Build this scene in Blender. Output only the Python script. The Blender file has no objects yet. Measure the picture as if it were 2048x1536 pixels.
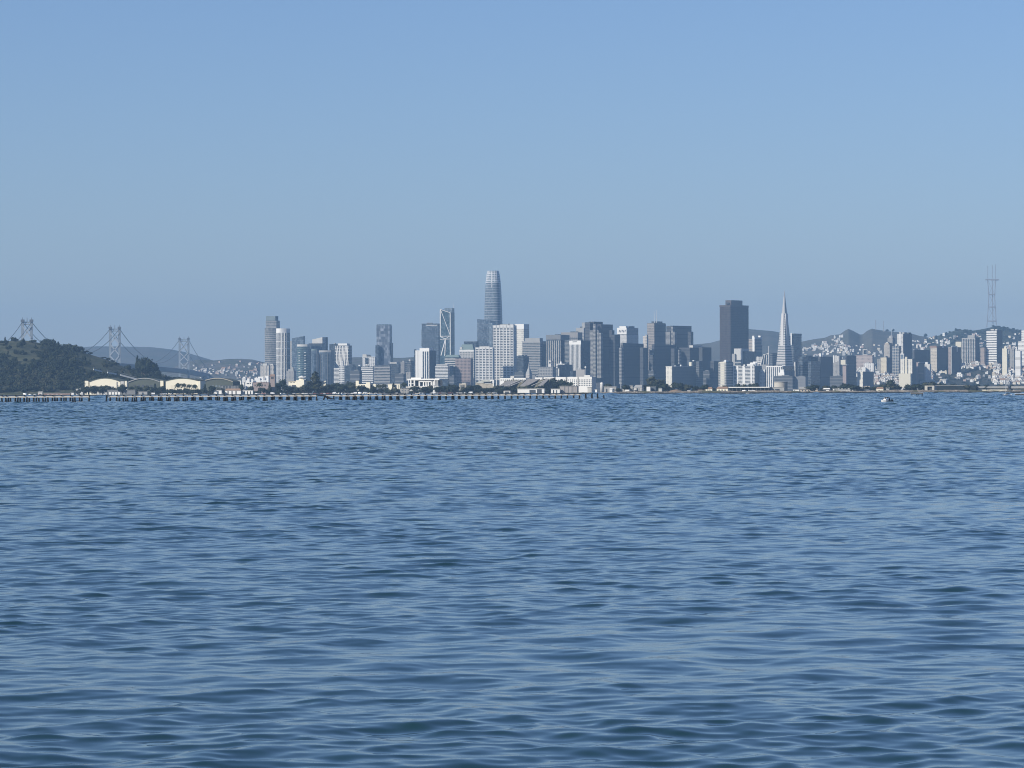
import bpy, bmesh, math, random
import numpy as np
from mathutils import Vector, Matrix

SC = bpy.context.scene
COL = SC.collection
F = 7100.0      # focal length in photo pixels (photo is 2048 wide)
YH = 785.6      # photo row of the horizon in the middle of the frame
ROLL = 0.0034   # the photo was held a touch askew
H = 3.5         # eye height over the water
R = math.radians

def wx(x, d): return (x - 1024.0) / F * d
def wz(y, d, x=1024.0): return H + (YH - (x - 1024.0) * ROLL - y) / F * d

# ------------------------------------------------------------------ camera
cam = bpy.data.cameras.new('camera'); cam_o = bpy.data.objects.new('camera', cam); COL.objects.link(cam_o)
cam.sensor_width = 36.0; cam.lens = 36.0 * F / 2048.0
cam.clip_start = 0.5; cam.clip_end = 90000
cam_o.location = (0, 0, H)
cam_o.rotation_euler = (Matrix.Rotation(R(90) + math.atan((YH - 768.0) / F), 3, 'X') @ Matrix.Rotation(-ROLL, 3, 'Z')).to_euler()
SC.camera = cam_o

# ------------------------------------------------------------------ light
SUN_EL, SUN_LEFT = 31.0, 124.0           # degrees; left of the view direction
sx, sy = -math.sin(R(SUN_LEFT)), math.cos(R(SUN_LEFT))
sdir = Vector((sx * math.cos(R(SUN_EL)), sy * math.cos(R(SUN_EL)), math.sin(R(SUN_EL))))
sun = bpy.data.lights.new('sun', 'SUN'); sun.energy = 5.0; sun.angle = R(0.5); sun.color = (1.0, 0.94, 0.83)
sun_o = bpy.data.objects.new('sun', sun); COL.objects.link(sun_o)
sun_o.location = sdir * 3000; sun_o.rotation_euler = sdir.to_track_quat('Z', 'Y').to_euler()

W = bpy.data.worlds.new('World'); SC.world = W; W.use_nodes = True
nt = W.node_tree; bg = nt.nodes['Background']
sky = nt.nodes.new('ShaderNodeTexSky'); sky.sky_type = 'NISHITA'; sky.sun_disc = False
sky.sun_elevation = R(SUN_EL); sky.sun_rotation = math.atan2(sx, sy)
sky.altitude = 0; sky.air_density = 1.0; sky.dust_density = 0.22; sky.ozone_density = 6.0
tint = nt.nodes.new('ShaderNodeMix'); tint.data_type = 'RGBA'; tint.blend_type = 'MULTIPLY'
tint.inputs[0].default_value = 1.0; tint.inputs[7].default_value = (0.97, 0.965, 1.125, 1)
nt.links.new(sky.outputs[0], tint.inputs[6]); nt.links.new(tint.outputs[2], bg.inputs[0]); bg.inputs[1].default_value = 0.0735

SC.cycles.filter_width = 1.05
VS = SC.view_settings
VS.view_transform = 'Standard'; VS.look = 'None'; VS.exposure = 0.36; VS.gamma = 1.0

# ------------------------------------------------------------------ material helpers
MATS = {}
def mat(name, col, rough=0.7, spec=0.3, metal=0.0):
    if name in MATS: return MATS[name]
    m = bpy.data.materials.new(name); m.use_nodes = True
    b = m.node_tree.nodes['Principled BSDF']
    b.inputs['Base Color'].default_value = (*col, 1); b.inputs['Roughness'].default_value = rough
    b.inputs['Specular IOR Level'].default_value = spec; b.inputs['Metallic'].default_value = metal
    MATS[name] = m
    return m

class NB:
    """tiny node builder"""
    def __init__(s, m): s.t = m.node_tree; s.b = s.t.nodes['Principled BSDF']
    def n(s, typ, **kw):
        nd = s.t.nodes.new(typ)
        for k, v in kw.items():
            if k.startswith('i_'): nd.inputs[int(k[2:]) if k[2:].isdigit() else k[2:].replace('_', ' ')].default_value = v
            else: setattr(nd, k, v)
        return nd
    def l(s, a, b): s.t.links.new(a, b)
    def math(s, op, a, b=None, c=None):
        nd = s.n('ShaderNodeMath', operation=op)
        for i, v in enumerate((a, b, c)):
            if v is None: continue
            if isinstance(v, (int, float)): nd.inputs[i].default_value = v
            else: s.l(v, nd.inputs[i])
        return nd.outputs[0]
    def mix(s, fac, a, b):
        nd = s.n('ShaderNodeMix', data_type='RGBA')
        for i, v in ((0, fac), (6, a), (7, b)):
            if isinstance(v, (int, float)): nd.inputs[i].default_value = v
            elif isinstance(v, tuple): nd.inputs[i].default_value = (*v, 1)
            else: s.l(v, nd.inputs[i])
        return nd.outputs[2]

def tag(o, label=None, cat=None, group=None, kind=None):
    if label: o['label'] = label
    if cat: o['category'] = cat
    if group: o['group'] = group
    if kind: o['kind'] = kind
    return o

# ------------------------------------------------------------------ haze: one closed box of thin even air
me = bpy.data.meshes.new('haze')
X0, X1, Y0, Y1, Z0, Z1 = -9000, 9000, -900, 26000, -4.2, 620
me.from_pydata([(x, y, z) for z in (Z0, Z1) for y in (Y0, Y1) for x in (X0, X1)], [],
               [(0, 2, 3, 1), (4, 5, 7, 6), (0, 1, 5, 4), (2, 6, 7, 3), (0, 4, 6, 2), (1, 3, 7, 5)])
hz = bpy.data.objects.new('haze', me); COL.objects.link(hz)
m = bpy.data.materials.new('haze_air'); m.use_nodes = True
t = m.node_tree
for nd in list(t.nodes): t.nodes.remove(nd)
out = t.nodes.new('ShaderNodeOutputMaterial'); pv = t.nodes.new('ShaderNodeVolumePrincipled')
pv.inputs['Color'].default_value = (0.345, 0.58, 0.89, 1); pv.inputs['Density'].default_value = 4.5e-5
pv.inputs['Anisotropy'].default_value = 0.0
t.links.new(pv.outputs[0], out.inputs['Volume'])
m.cycles.homogeneous_volume = True
me.materials.append(m)
tag(hz, 'thin blue morning haze over the bay', 'haze', kind='stuff')

# ------------------------------------------------------------------ water
def build_water():
    rng = np.random.default_rng(11)
    u = np.concatenate([np.linspace(-0.42, -0.165, 60)[:-1], np.linspace(-0.163, 0.163, 640), np.linspace(0.165, 0.42, 60)[1:]])
    nc = len(u); du = 0.326 / 639
    rr = [22.0]
    while rr[-1] < 4700:
        r = rr[-1]
        rr.append(r + (max(0.042, r * 0.0007) if r < 700 else r * 0.002))
    r = np.array(rr); nr = len(r)
    Yg = np.repeat(r[:, None], nc, 1); Xg = Yg * u[None, :]
    X = Xg.ravel().astype(np.float32); Y = Yg.ravel().astype(np.float32)
    N = 190
    lam = np.exp(rng.uniform(math.log(0.22), math.log(5.5), N))
    th = rng.normal(0, 1.05, N) + R(-90) + R(12)
    k = 2 * math.pi / lam
    # slope per component: broad peak near 2 m
    s = np.exp(-0.5 * (np.log(lam / 0.85) / 0.75) ** 2)
    s *= rng.uniform(0.6, 1.4, N)
    s[lam > 1.5] *= 1.6
    s *= SLOPE / math.sqrt((s ** 2).sum() / 2)
    ph = rng.uniform(0, 2 * math.pi, N)
    # long gentle modulation: slicks and rougher patches
    def lowmod(seed, wl, n=14):
        g = np.random.default_rng(seed); o = np.zeros_like(X)
        for _ in range(n):
            w = wl * g.uniform(0.5, 2); a = g.uniform(0, 2 * math.pi)
            o += np.sin(2 * math.pi / w * (X * math.cos(a) + Y * math.sin(a)) + g.uniform(0, 6.3))
        return o / math.sqrt(n / 2)
    mod1 = np.clip(1 + 0.22 * lowmod(3, 60), 0.35, 1.8)
    mod2 = np.clip(1 + 0.2 * lowmod(5, 15), 0.35, 1.7)
    dr = np.gradient(r); cell = np.repeat(np.maximum(dr, r * du)[:, None], nc, 1).ravel()
    Z = np.zeros_like(X); DX = np.zeros_like(X); DY = np.zeros_like(X); lost = np.zeros_like(X)
    for i in range(N):
        f = np.clip((lam[i] / cell - 2.2) / 2.5, 0, 1)
        md = mod2 if lam[i] < 1.3 else mod1
        lost += (1 - f * f) * (s[i] * md) ** 2 / 2
        if f.max() <= 0: continue
        idx = f > 0
        c, sn = np.float32(math.cos(th[i])), np.float32(math.sin(th[i]))
        p = ((k[i] * (X[idx].astype(np.float64) * c + Y[idx] * sn) + ph[i]) % (2 * math.pi)).astype(np.float32)
        a = s[i] / k[i] * f[idx] * md[idx]
        Z[idx] += a * np.cos(p)
        q = 1.15 * a * np.sin(p)
        DX[idx] -= q * c; DY[idx] -= q * sn
    # farther out the shortest waves give way to longer ones the sheet can still carry, with the same steepness
    M_ = 46; lam2 = np.exp(np.linspace(math.log(2.5), math.log(75), M_)); th2 = rng.normal(0, 0.9, M_) + R(-90) + R(12); ph2 = rng.uniform(0, 6.28, M_)
    Wt = np.zeros_like(X)
    wf = lambda L_: np.exp(-0.5 * (np.log(L_ / (5.0 * cell)) / 0.4) ** 2)
    for L_ in lam2: Wt += wf(L_) ** 2
    amp = np.sqrt(np.maximum(lost, 0) * 2.2 * 2 / np.maximum(Wt, 1e-3)) * (Wt > 0.3)
    for i in range(M_):
        f = wf(lam2[i]); idx = (f > 0.05) & (amp > 0)
        if not idx.any(): continue
        c, sn = math.cos(th2[i]), math.sin(th2[i]); k2 = 2 * math.pi / lam2[i]
        p = ((k2 * (X[idx].astype(np.float64) * c + Y[idx].astype(np.float64) * sn) + ph2[i]) % (2 * math.pi)).astype(np.float32)
        Z[idx] += (amp[idx] * f[idx] / k2 * np.cos(p)).astype(np.float32)
    lost = lost * np.where((Wt > 0.3), 0.45, 1.0)
    co = np.stack([X + DX, Y + DY, Z], 1).astype(np.float32)
    i = np.arange(nr - 1)[:, None] * nc + np.arange(nc - 1)[None, :]
    quads = np.stack([i, i + 1, i + nc + 1, i + nc], -1).reshape(-1, 4)
    base = len(co)
    # the still sheet all round, just under the troughs near the viewer
    ox, oy0, oy1 = 8800.0, -800.0, 25500.0
    ext = np.array([(-ox, oy0, -0.55), (ox, oy0, -0.55), (ox, oy1, -0.55), (-ox, oy1, -0.55)], np.float32)
    co = np.concatenate([co, ext]); quads = np.concatenate([quads, np.array([[base, base + 1, base + 2, base + 3]])])
    lost = np.concatenate([lost, np.full(4, (s ** 2).sum() / 2)])
    me = bpy.data.meshes.new('water')
    me.vertices.add(len(co)); me.vertices.foreach_set('co', co.ravel())
    me.loops.add(quads.size); me.loops.foreach_set('vertex_index', quads.ravel().astype(np.int32))
    me.polygons.add(len(quads)); me.polygons.foreach_set('loop_start', np.arange(0, quads.size, 4, dtype=np.int32))
    me.polygons.foreach_set('use_smooth', np.ones(len(quads), bool))
    me.update(calc_edges=True)
    at = me.attributes.new('chop', 'FLOAT', 'POINT'); at.data.foreach_set('value', np.sqrt(lost).astype(np.float32))
    o = bpy.data.objects.new('water', me); COL.objects.link(o)
    m = mat('bay_water', WATER_COL, 0.06, 0.5); b = NB(m)
    b.b.inputs['IOR'].default_value = 1.333
    geo = b.n('ShaderNodeNewGeometry'); att = b.n('ShaderNodeAttribute', attribute_name='chop')
    vm = b.n('ShaderNodeVectorMath', operation='MULTIPLY'); b.l(geo.outputs['Position'], vm.inputs[0]); vm.inputs[1].default_value = (1, 1, 0)
    acc = None
    # ripples too small for the mesh (always) and the waves the far mesh cannot carry
    for sc_, amp_fix, amp_att in ((9.0, 0.014, 0.0), (0.9, 0.0, 6.5), (0.35, 0.0, 4.5), (0.012, 0.0, 0.0)):
        if sc_ < 0.1: continue
        nz = b.n('ShaderNodeTexNoise', noise_dimensions='2D'); nz.inputs['Scale'].default_value = sc_
        nz.inputs['Detail'].default_value = 1.0
        b.l(vm.outputs[0], nz.inputs['Vector'])
        sub = b.n('ShaderNodeVectorMath', operation='SUBTRACT'); b.l(nz.outputs['Color'], sub.inputs[0]); sub.inputs[1].default_value = (0.5, 0.5, 0.5)
        mul = b.n('ShaderNodeVectorMath', operation='MULTIPLY'); b.l(sub.outputs[0], mul.inputs[0]); mul.inputs[1].default_value = (1, 1, 0)
        sca = b.n('ShaderNodeVectorMath', operation='SCALE'); b.l(mul.outputs[0], sca.inputs[0])
        b.l(b.math('MULTIPLY_ADD', att.outputs['Fac'], amp_att * 2.0, amp_fix), sca.inputs['Scale'])
        if acc is None: acc = sca.outputs[0]
        else:
            ad = b.n('ShaderNodeVectorMath', operation='ADD'); b.l(acc, ad.inputs[0]); b.l(sca.outputs[0], ad.inputs[1]); acc = ad.outputs[0]
    # gusts: broad bands of rougher and smoother water
    gn = b.n('ShaderNodeTexNoise', noise_dimensions='2D'); gn.inputs['Scale'].default_value = 0.02; gn.inputs['Detail'].default_value = 4.0
    gm = b.n('ShaderNodeVectorMath', operation='MULTIPLY'); b.l(vm.outputs[0], gm.inputs[0]); gm.inputs[1].default_value = (0.25, 1.0, 0.0); b.l(gm.outputs[0], gn.inputs['Vector'])
    gust = b.math('MULTIPLY_ADD', gn.outputs[0], 1.6, 0.2)
    sc2 = b.n('ShaderNodeVectorMath', operation='SCALE'); b.l(acc, sc2.inputs[0]); b.l(gust, sc2.inputs['Scale'])
    ad = b.n('ShaderNodeVectorMath', operation='ADD'); b.l(geo.outputs['Normal'], ad.inputs[0]); b.l(sc2.outputs[0], ad.inputs[1])
    no = b.n('ShaderNodeVectorMath', operation='NORMALIZE'); b.l(ad.outputs[0], no.inputs[0])
    b.l(no.outputs[0], b.b.inputs['Normal'])
    me.materials.append(m)
    tag(o, 'choppy blue bay water', 'water', kind='structure')
SLOPE = 0.073
WATER_COL = (0.008, 0.033, 0.033)
build_water()
# ------------------------------------------------------------------ facade materials (object coordinates in metres)
def _vary(b, base_col, var, scale=0.06):
    tc = b.n('ShaderNodeTexCoord'); nz = b.n('ShaderNodeTexNoise'); nz.inputs['Scale'].default_value = scale; nz.inputs['Detail'].default_value = 5
    b.l(tc.outputs['Object'], nz.inputs['Vector'])
    lo = tuple(c * (1 - var) for c in base_col); hi = tuple(min(1, c * (1 + var)) for c in base_col)
    return b.mix(nz.outputs[0], lo, hi), tc

def wall(name, col, var=0.18, rough=0.8, spec=0.2, scale=0.06):
    if name in MATS: return MATS[name]
    m = mat(name, col, rough, spec); b = NB(m)
    c, _ = _vary(b, col, var, scale); b.l(c, b.b.inputs['Base Color']); return m

def glass(name, ca, cb, cell=(3.2, 4.0), rough=0.2, spec=0.38):
    """curtain wall: panes of slightly different tone"""
    if name in MATS: return MATS[name]
    m = mat(name, ca, rough, spec); b = NB(m)
    tc = b.n('ShaderNodeTexCoord'); sp = b.n('ShaderNodeSeparateXYZ'); b.l(tc.outputs['Object'], sp.inputs[0])
    u = b.math('FLOOR', b.math('DIVIDE', b.math('ADD', sp.outputs[0], sp.outputs[1]), cell[0]))
    v = b.math('FLOOR', b.math('DIVIDE', sp.outputs[2], cell[1]))
    cb_ = b.n('ShaderNodeCombineXYZ'); b.l(u, cb_.inputs[0]); b.l(v, cb_.inputs[1])
    wn = b.n('ShaderNodeTexWhiteNoise', noise_dimensions='2D'); b.l(cb_.outputs[0], wn.inputs['Vector'])
    big = b.n('ShaderNodeTexNoise'); big.inputs['Scale'].default_value = 0.03; b.l(tc.outputs['Object'], big.inputs['Vector'])
    f = b.math('MULTIPLY', b.math('MULTIPLY', wn.outputs[0], wn.outputs[0]), b.math('MULTIPLY_ADD', big.outputs[0], 1.6, 0.1))
    b.l(b.mix(f, ca, cb), b.b.inputs['Base Color']); return m

def punched(name, wcol, gcol=(0.05, 0.06, 0.075), cw=4.0, ch=3.6, fw=0.55, fh=0.5, var=0.15, roof=None):
    """masonry wall with rows of windows, plain on top"""
    if name in MATS: return MATS[name]
    m = mat(name, wcol, 0.75, 0.25); b = NB(m)
    c, tc = _vary(b, wcol, var)
    sp = b.n('ShaderNodeSeparateXYZ'); b.l(tc.outputs['Object'], sp.inputs[0])
    uu = b.math('DIVIDE', b.math('ADD', sp.outputs[0], sp.outputs[1]), cw); vv = b.math('DIVIDE', sp.outputs[2], ch)
    inu = b.math('LESS_THAN', b.math('FRACT', uu), fw) if fw < 1 else None
    inv = b.math('LESS_THAN', b.math('FRACT', vv), fh) if fh < 1 else None
    w = inu if inv is None else inv if inu is None else b.math('MULTIPLY', inu, inv)
    cb_ = b.n('ShaderNodeCombineXYZ'); b.l(b.math('FLOOR', uu), cb_.inputs[0]); b.l(b.math('FLOOR', vv), cb_.inputs[1])
    wn = b.n('ShaderNodeTexWhiteNoise', noise_dimensions='2D'); b.l(cb_.outputs[0], wn.inputs['Vector'])
    w = b.math('MULTIPLY', w, b.math('MULTIPLY_ADD', wn.outputs[0], 0.55, 0.45))
    ge = b.n('ShaderNodeNewGeometry'); sn = b.n('ShaderNodeSeparateXYZ'); b.l(ge.outputs['Normal'], sn.inputs[0])
    w = b.math('MULTIPLY', w, b.math('LESS_THAN', b.math('ABSOLUTE', sn.outputs[2]), 0.5))
    b.l(b.mix(w, c, gcol), b.b.inputs['Base Color'])
    b.l(b.math('MULTIPLY_ADD', w, -0.5, 0.75), b.b.inputs['Roughness']); return m

WHITE = wall('white_concrete', (0.68, 0.67, 0.64), 0.07)
OFFW = wall('off_white_concrete', (0.47, 0.46, 0.43), 0.12)
CREAM = wall('cream_render', (0.60, 0.56, 0.45), 0.10)
WARM = wall('warm_stone', (0.40, 0.35, 0.29), 0.15)
PINKST = wall('pinkish_stone', (0.32, 0.26, 0.24), 0.15)
LGREY = wall('light_grey_concrete', (0.30, 0.30, 0.29), 0.15)
GREY = wall('grey_concrete', (0.17, 0.175, 0.18), 0.15)
DGREY = wall('dark_grey_cladding', (0.06, 0.066, 0.072), 0.2)
BROWN = wall('brown_brick', (0.22, 0.15, 0.12), 0.2)
GRANITE = wall('dark_red_granite', (0.075, 0.06, 0.058), 0.2, 0.45, 0.35)
METAL = wall('pale_metal', (0.52, 0.54, 0.56), 0.08, 0.4, 0.4)
ROOF = wall('roof_gravel', (0.20, 0.20, 0.20), 0.2)
BROOF = wall('brown_tile_roof', (0.24, 0.16, 0.11), 0.25)
OLIVE = wall('olive_roof_sheet', (0.085, 0.095, 0.07), 0.25)
TEALROOF = wall('grey_green_roof', (0.16, 0.21, 0.20), 0.15)
G_DARK = glass('dark_glass', (0.020, 0.026, 0.034), (0.10, 0.13, 0.16))
G_BLUE = glass('blue_glass', (0.040, 0.060, 0.085), (0.14, 0.18, 0.23))
G_TEAL = glass('teal_glass', (0.022, 0.048, 0.060), (0.10, 0.15, 0.18))
G_GREY = glass('grey_glass', (0.06, 0.065, 0.07), (0.17, 0.18, 0.19))
G_LITE = glass('pale_glass', (0.09, 0.12, 0.15), (0.24, 0.29, 0.33))

# ------------------------------------------------------------------ mesh kit
CUBE_F = [(0, 1, 2, 3), (7, 6, 5, 4), (0, 4, 5, 1), (1, 5, 6, 2), (2, 6, 7, 3), (3, 7, 4, 0)]
def mesh_obj(name, verts, faces, mats, parent=None, fm=None, smooth=False):
    me = bpy.data.meshes.new(name); me.from_pydata([tuple(v) for v in verts], [], faces); me.update()
    for m_ in (mats if isinstance(mats, (list, tuple)) else [mats]): me.materials.append(m_)
    if fm:
        for p, i in zip(me.polygons, fm): p.material_index = i
    if smooth:
        for p in me.polygons: p.use_smooth = True
    bm = bmesh.new(); bm.from_mesh(me); bmesh.ops.recalc_face_normals(bm, faces=bm.faces); bm.to_mesh(me); bm.free()
    o = bpy.data.objects.new(name, me); COL.objects.link(o)
    if parent is not None: o.parent = parent
    return o
def add_box(V, Fc, x0, x1, y0, y1, z0, z1):
    b = len(V)
    V += [(x0, y0, z1), (x1, y0, z1), (x1, y1, z1), (x0, y1, z1), (x0, y0, z0), (x1, y0, z0), (x1, y1, z0), (x0, y1, z0)]
    Fc += [tuple(b + i for i in f) for f in CUBE_F]
def add_prism(V, Fc, poly, z0, z1, zt=None):
    """poly: xy points; zt: optional top z per point"""
    b, n = len(V), len(poly)
    V += [(p[0], p[1], z0) for p in poly] + [(p[0], p[1], (zt[i] if zt else z1)) for i, p in enumerate(poly)]
    Fc += [tuple(b + n + i for i in range(n)), tuple(b + i for i in reversed(range(n)))]
    Fc += [(b + i, b + (i + 1) % n, b + n + (i + 1) % n, b + n + i) for i in range(n)]
def add_beam(V, Fc, p, q, w, t=None):
    p, q = Vector(p), Vector(q); t = t or w; dirv = (q - p).normalized()
    up = Vector((0, 0, 1)) if abs(dirv.z) < 0.95 else Vector((1, 0, 0))
    s = dirv.cross(up).normalized(); u = s.cross(dirv)
    b = len(V)
    for c in (p, q):
        for a, e in ((-1, -1), (1, -1), (1, 1), (-1, 1)): V.append(tuple(c + s * (a * w / 2) + u * (e * t / 2)))
    Fc += [(b, b + 1, b + 2, b + 3), (b + 7, b + 6, b + 5, b + 4)] + [(b + i, b + 4 + i, b + 4 + (i + 1) % 4, b + (i + 1) % 4) for i in range(4)]
def add_lathe(V, Fc, prof, n=20, cx=0, cy=0, shape=None):
    """prof: (r, z); shape: optional unit outline"""
    b = len(V); out = shape or [(math.cos(2 * math.pi * i / n), math.sin(2 * math.pi * i / n)) for i in range(n)]; n = len(out)
    for r, z in prof: V += [(cx + r * a, cy + r * c, z) for a, c in out]
    for k in range(len(prof) - 1):
        Fc += [(b + k * n + i, b + k * n + (i + 1) % n, b + (k + 1) * n + (i + 1) % n, b + (k + 1) * n + i) for i in range(n)]
    Fc += [tuple(b + i for i in reversed(range(n))), tuple(b + (len(prof) - 1) * n + i for i in range(n))]
def root(name, loc, rz=0, label=None, cat=None, group=None):
    o = bpy.data.objects.new(name, None); COL.objects.link(o); o.location = loc; o.rotation_euler = (0, 0, rz); o.empty_display_size = 1
    return tag(o, label, cat, group)

def base_top_ok(s): return s.h > 32 and s.WL > 12 and s.WR > 12 and s.d > 8800
RECTS = []
LAND = []           # (phrase, photo x, photo y) landmarks used to tell repeats apart
class T:
    """a building laid out by where its left edge, near corner, right edge and top appear in the photo"""
    def __init__(s, name, label, cat, x0, xc, x2, yt, d, a=35, base=1.5, ref=None, group=None, wr=None, wl=None):
        s.d, s.xc, s.base, s.a = d, xc, base, R(a)
        s.e1 = (-math.cos(s.a), math.sin(s.a)); s.e2 = (math.sin(s.a), math.cos(s.a))
        s.C = (wx(xc, d), d)
        s.WL = wl or s._solve(x0, s.e1, s.C); s.WR = wr or (s._solve(x2, s.e2, s.C) if x2 > xc + 0.3 else 26.0)
        s.o = root(name, (s.C[0], s.C[1], base), R(90) - s.a, label, cat, group)
        s.h = s.z(yt)
        RECTS.append((x0, max(x2, xc), yt, d))
        LAND.append((ref, (x0 + x2) / 2, yt)) if ref else None
    def _solve(s, x, e, C):
        t = (x - 1024.0) / F
        return max(2.0, (t * C[1] - C[0]) / (e[0] - t * e[1]))
    def z(s, y): return wz(y, s.d, s.xc) - s.base
    def ly(s, x): return s._solve(x, s.e1, s.C)          # along the left face
    def lx(s, x): return s._solve(x, s.e2, s.C)          # along the right face
    def mk(s, name, boxes, m, parent=None):
        V, Fc = [], []
        for b in boxes: add_box(V, Fc, *b)
        return mesh_obj(name, V, Fc, m, parent or s.o)
    def body(s, m, z0=-1.0, z1=None, name='shaft', ins=0.0):
        if z1 is None and base_top_ok(s) and name == 'shaft':
            rr = random.Random(int(s.xc * 10)); n = rr.choice((0, 1, 1, 2))
            for _ in range(n):
                a, b_ = rr.uniform(.12, .5), rr.uniform(.1, .55); w, l = rr.uniform(.18, .4), rr.uniform(.15, .4)
                s.mk('roof_plant', [(s.WR * a, s.WR * min(.92, a + w), s.WL * b_, s.WL * min(.92, b_ + l), s.h - .2, s.h + rr.uniform(1.6, 3.6))], rr.choice((GREY, DGREY, LGREY)))
        return s.mk(name, [(ins, s.WR - ins, ins, s.WL - ins, z0, s.h if z1 is None else z1)], m)
    def slabs(s, n, z0, z1, frac, m, proud=0.5, name='spandrel', sep=False, one='cladding'):
        st = (z1 - z0) / n; bx = [(-proud, s.WR + proud, -proud, s.WL + proud, z0 + i * st, z0 + i * st + st * frac) for i in range(n)]
        if sep: return [s.mk(name, [b], m) for b in bx]
        return s.mk(one, bx, m)
    def piers(s, face, n, z0, z1, wfrac, m, proud=0.9, name='pier', sep=False, one='cladding', f0=0.0, f1=1.0):
        """n bays -> n+1 piers on the left (L) or right (R) face"""
        L = s.WL if face == 'L' else s.WR; bx = []
        w = L * (f1 - f0) / n * wfrac
        for i in range(n + 1):
            c = L * (f0 + (f1 - f0) * i / n); a, e = max(0.0, c - w / 2), min(L, c + w / 2)
            bx.append((-proud, 0.2, a, e, z0, z1) if face == 'L' else (a, e, -proud, 0.2, z0, z1))
        if sep: return [s.mk(name, [b], m) for b in bx]
        return s.mk(one, bx, m)
    def cap(s, ztop, m, name='parapet', h=1.5, proud=0.7):
        return s.mk(name, [(-proud, s.WR + proud, -proud, s.WL + proud, ztop - h, ztop)], m)
    def pent(s, fx0, fx1, fy0, fy1, zt, m, name='penthouse', z0=None):
        return s.mk(name, [(s.WR * fx0, s.WR * fx1, s.WL * fy0, s.WL * fy1, (s.h if z0 is None else z0) - 0.2, zt)], m)
    def blk(s, name, x0, xc, x2, yt, yb, m, dd=0.0, wr=None, slope=None):
        """another box of the same building, its own near corner dd metres further back"""
        d = s.d + dd; C = (wx(xc, d), d); WL = s._solve(x0, s.e1, C); WR = wr or (s._solve(x2, s.e2, C) if x2 > xc + 0.3 else 20.0)
        dx, dy = C[0] - s.C[0], C[1] - s.C[1]
        ox = dx * s.e2[0] + dy * s.e2[1]; oy = dx * s.e1[0] + dy * s.e1[1]
        z1 = wz(yt, d, xc) - s.base; z0 = -1.0 if yb is None else wz(yb, d, xc) - s.base
        V, Fc = [], []
        if slope is None: add_box(V, Fc, ox, ox + WR, oy, oy + WL, z0, z1)
        else:
            zs = wz(slope, d, x0) - s.base   # top row at the far left end
            add_prism(V, Fc, [(ox, oy), (ox + WR, oy), (ox + WR, oy + WL), (ox, oy + WL)], z0, 0, [z1, z1, zs, zs])
        o = mesh_obj(name, V, Fc, m, s.o)
        return o, (ox, ox + WR, oy, oy + WL, z0, z1)
    def slabs_on(s, box, n, frac, m, proud=0.4, one='cladding', z0=None, z1=None, sep=False, name='spandrel'):
        x0, x1, y0, y1, a, e = box; a = max(a, 0) if z0 is None else z0; e = e if z1 is None else z1; st = (e - a) / n
        bx = [(x0 - proud, x1 + proud, y0 - proud, y1 + proud, a + i * st, a + i * st + st * frac) for i in range(n)]
        if sep: return [s.mk(name, [b], m) for b in bx]
        return s.mk(one, bx, m)
    def piers_on(s, box, face, n, wfrac, m, proud=0.8, one='cladding', z0=None, z1=None, sep=False, name='pier'):
        x0, x1, y0, y1, a, e = box; a = a if z0 is None else z0; e = e if z1 is None else z1; bx = []
        L = (y1 - y0) if face == 'L' else (x1 - x0); w = L / n * wfrac
        for i in range(n + 1):
            c = L * i / n; p, q = max(0, c - w / 2), min(L, c + w / 2)
            bx.append((x0 - proud, x0 + 0.2, y0 + p, y0 + q, a, e) if face == 'L' else (x0 + p, x0 + q, y0 - proud, y0 + 0.2, a, e))
        if sep: return [s.mk(name, [b], m) for b in bx]
        return s.mk(one, bx, m)
    def strut(s, x0, y0, x1, y1, w, m, name='brace', proud=0.6):
        """a straight member on the left face between two photo points"""
        V, Fc = [], []
        add_beam(V, Fc, (-proud, s.ly(x0), s.z(y0)), (-proud, s.ly(x1), s.z(y1)), w, 1.2)
        return mesh_obj(name, V, Fc, m, s.o)
    def mast(s, fx, fy, zt, w=0.8, z0=None, name='antenna', m=None):
        V, Fc = [], []
        add_lathe(V, Fc, [(w / 2, (s.h if z0 is None else z0) - 0.3), (w / 5, zt)], 8, s.WR * fx, s.WL * fy)
        return mesh_obj(name, V, Fc, m or METAL, s.o)
# ================================================================== the city: towers from the bridge end to the hill
def arc_front(s, m, name, bulge, zt, z0=-1.0, n=10, x0=None):
    """a shaft whose left (front) face bulges outward"""
    poly = [(s.WR, 0.0)] + [(-bulge * math.sin(math.pi * i / n), s.WL * i / n) for i in range(n + 1)] + [(s.WR, s.WL)]
    V, Fc = [], []; add_prism(V, Fc, poly, z0, zt); return mesh_obj(name, V, Fc, m, s.o), poly
def arc_slabs(s, n, z0, z1, frac, m, bulge, proud=0.5, name='floor_band', k=10, sep=True):
    out = []; st = (z1 - z0) / n; V, Fc = [], []
    poly = [(s.WR + proud, -proud)] + [(-proud - bulge * math.sin(math.pi * i / k), -proud + (s.WL + 2 * proud) * i / k) for i in range(k + 1)] + [(s.WR + proud, s.WL + proud)]
    for i in range(n):
        add_prism(V, Fc, poly, z0 + i * st, z0 + i * st + st * frac)
        if sep: out.append(mesh_obj(name, V, Fc, m, s.o)); V, Fc = [], []
    if not sep: out.append(mesh_obj('cladding', V, Fc, m, s.o))
    return out

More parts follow.
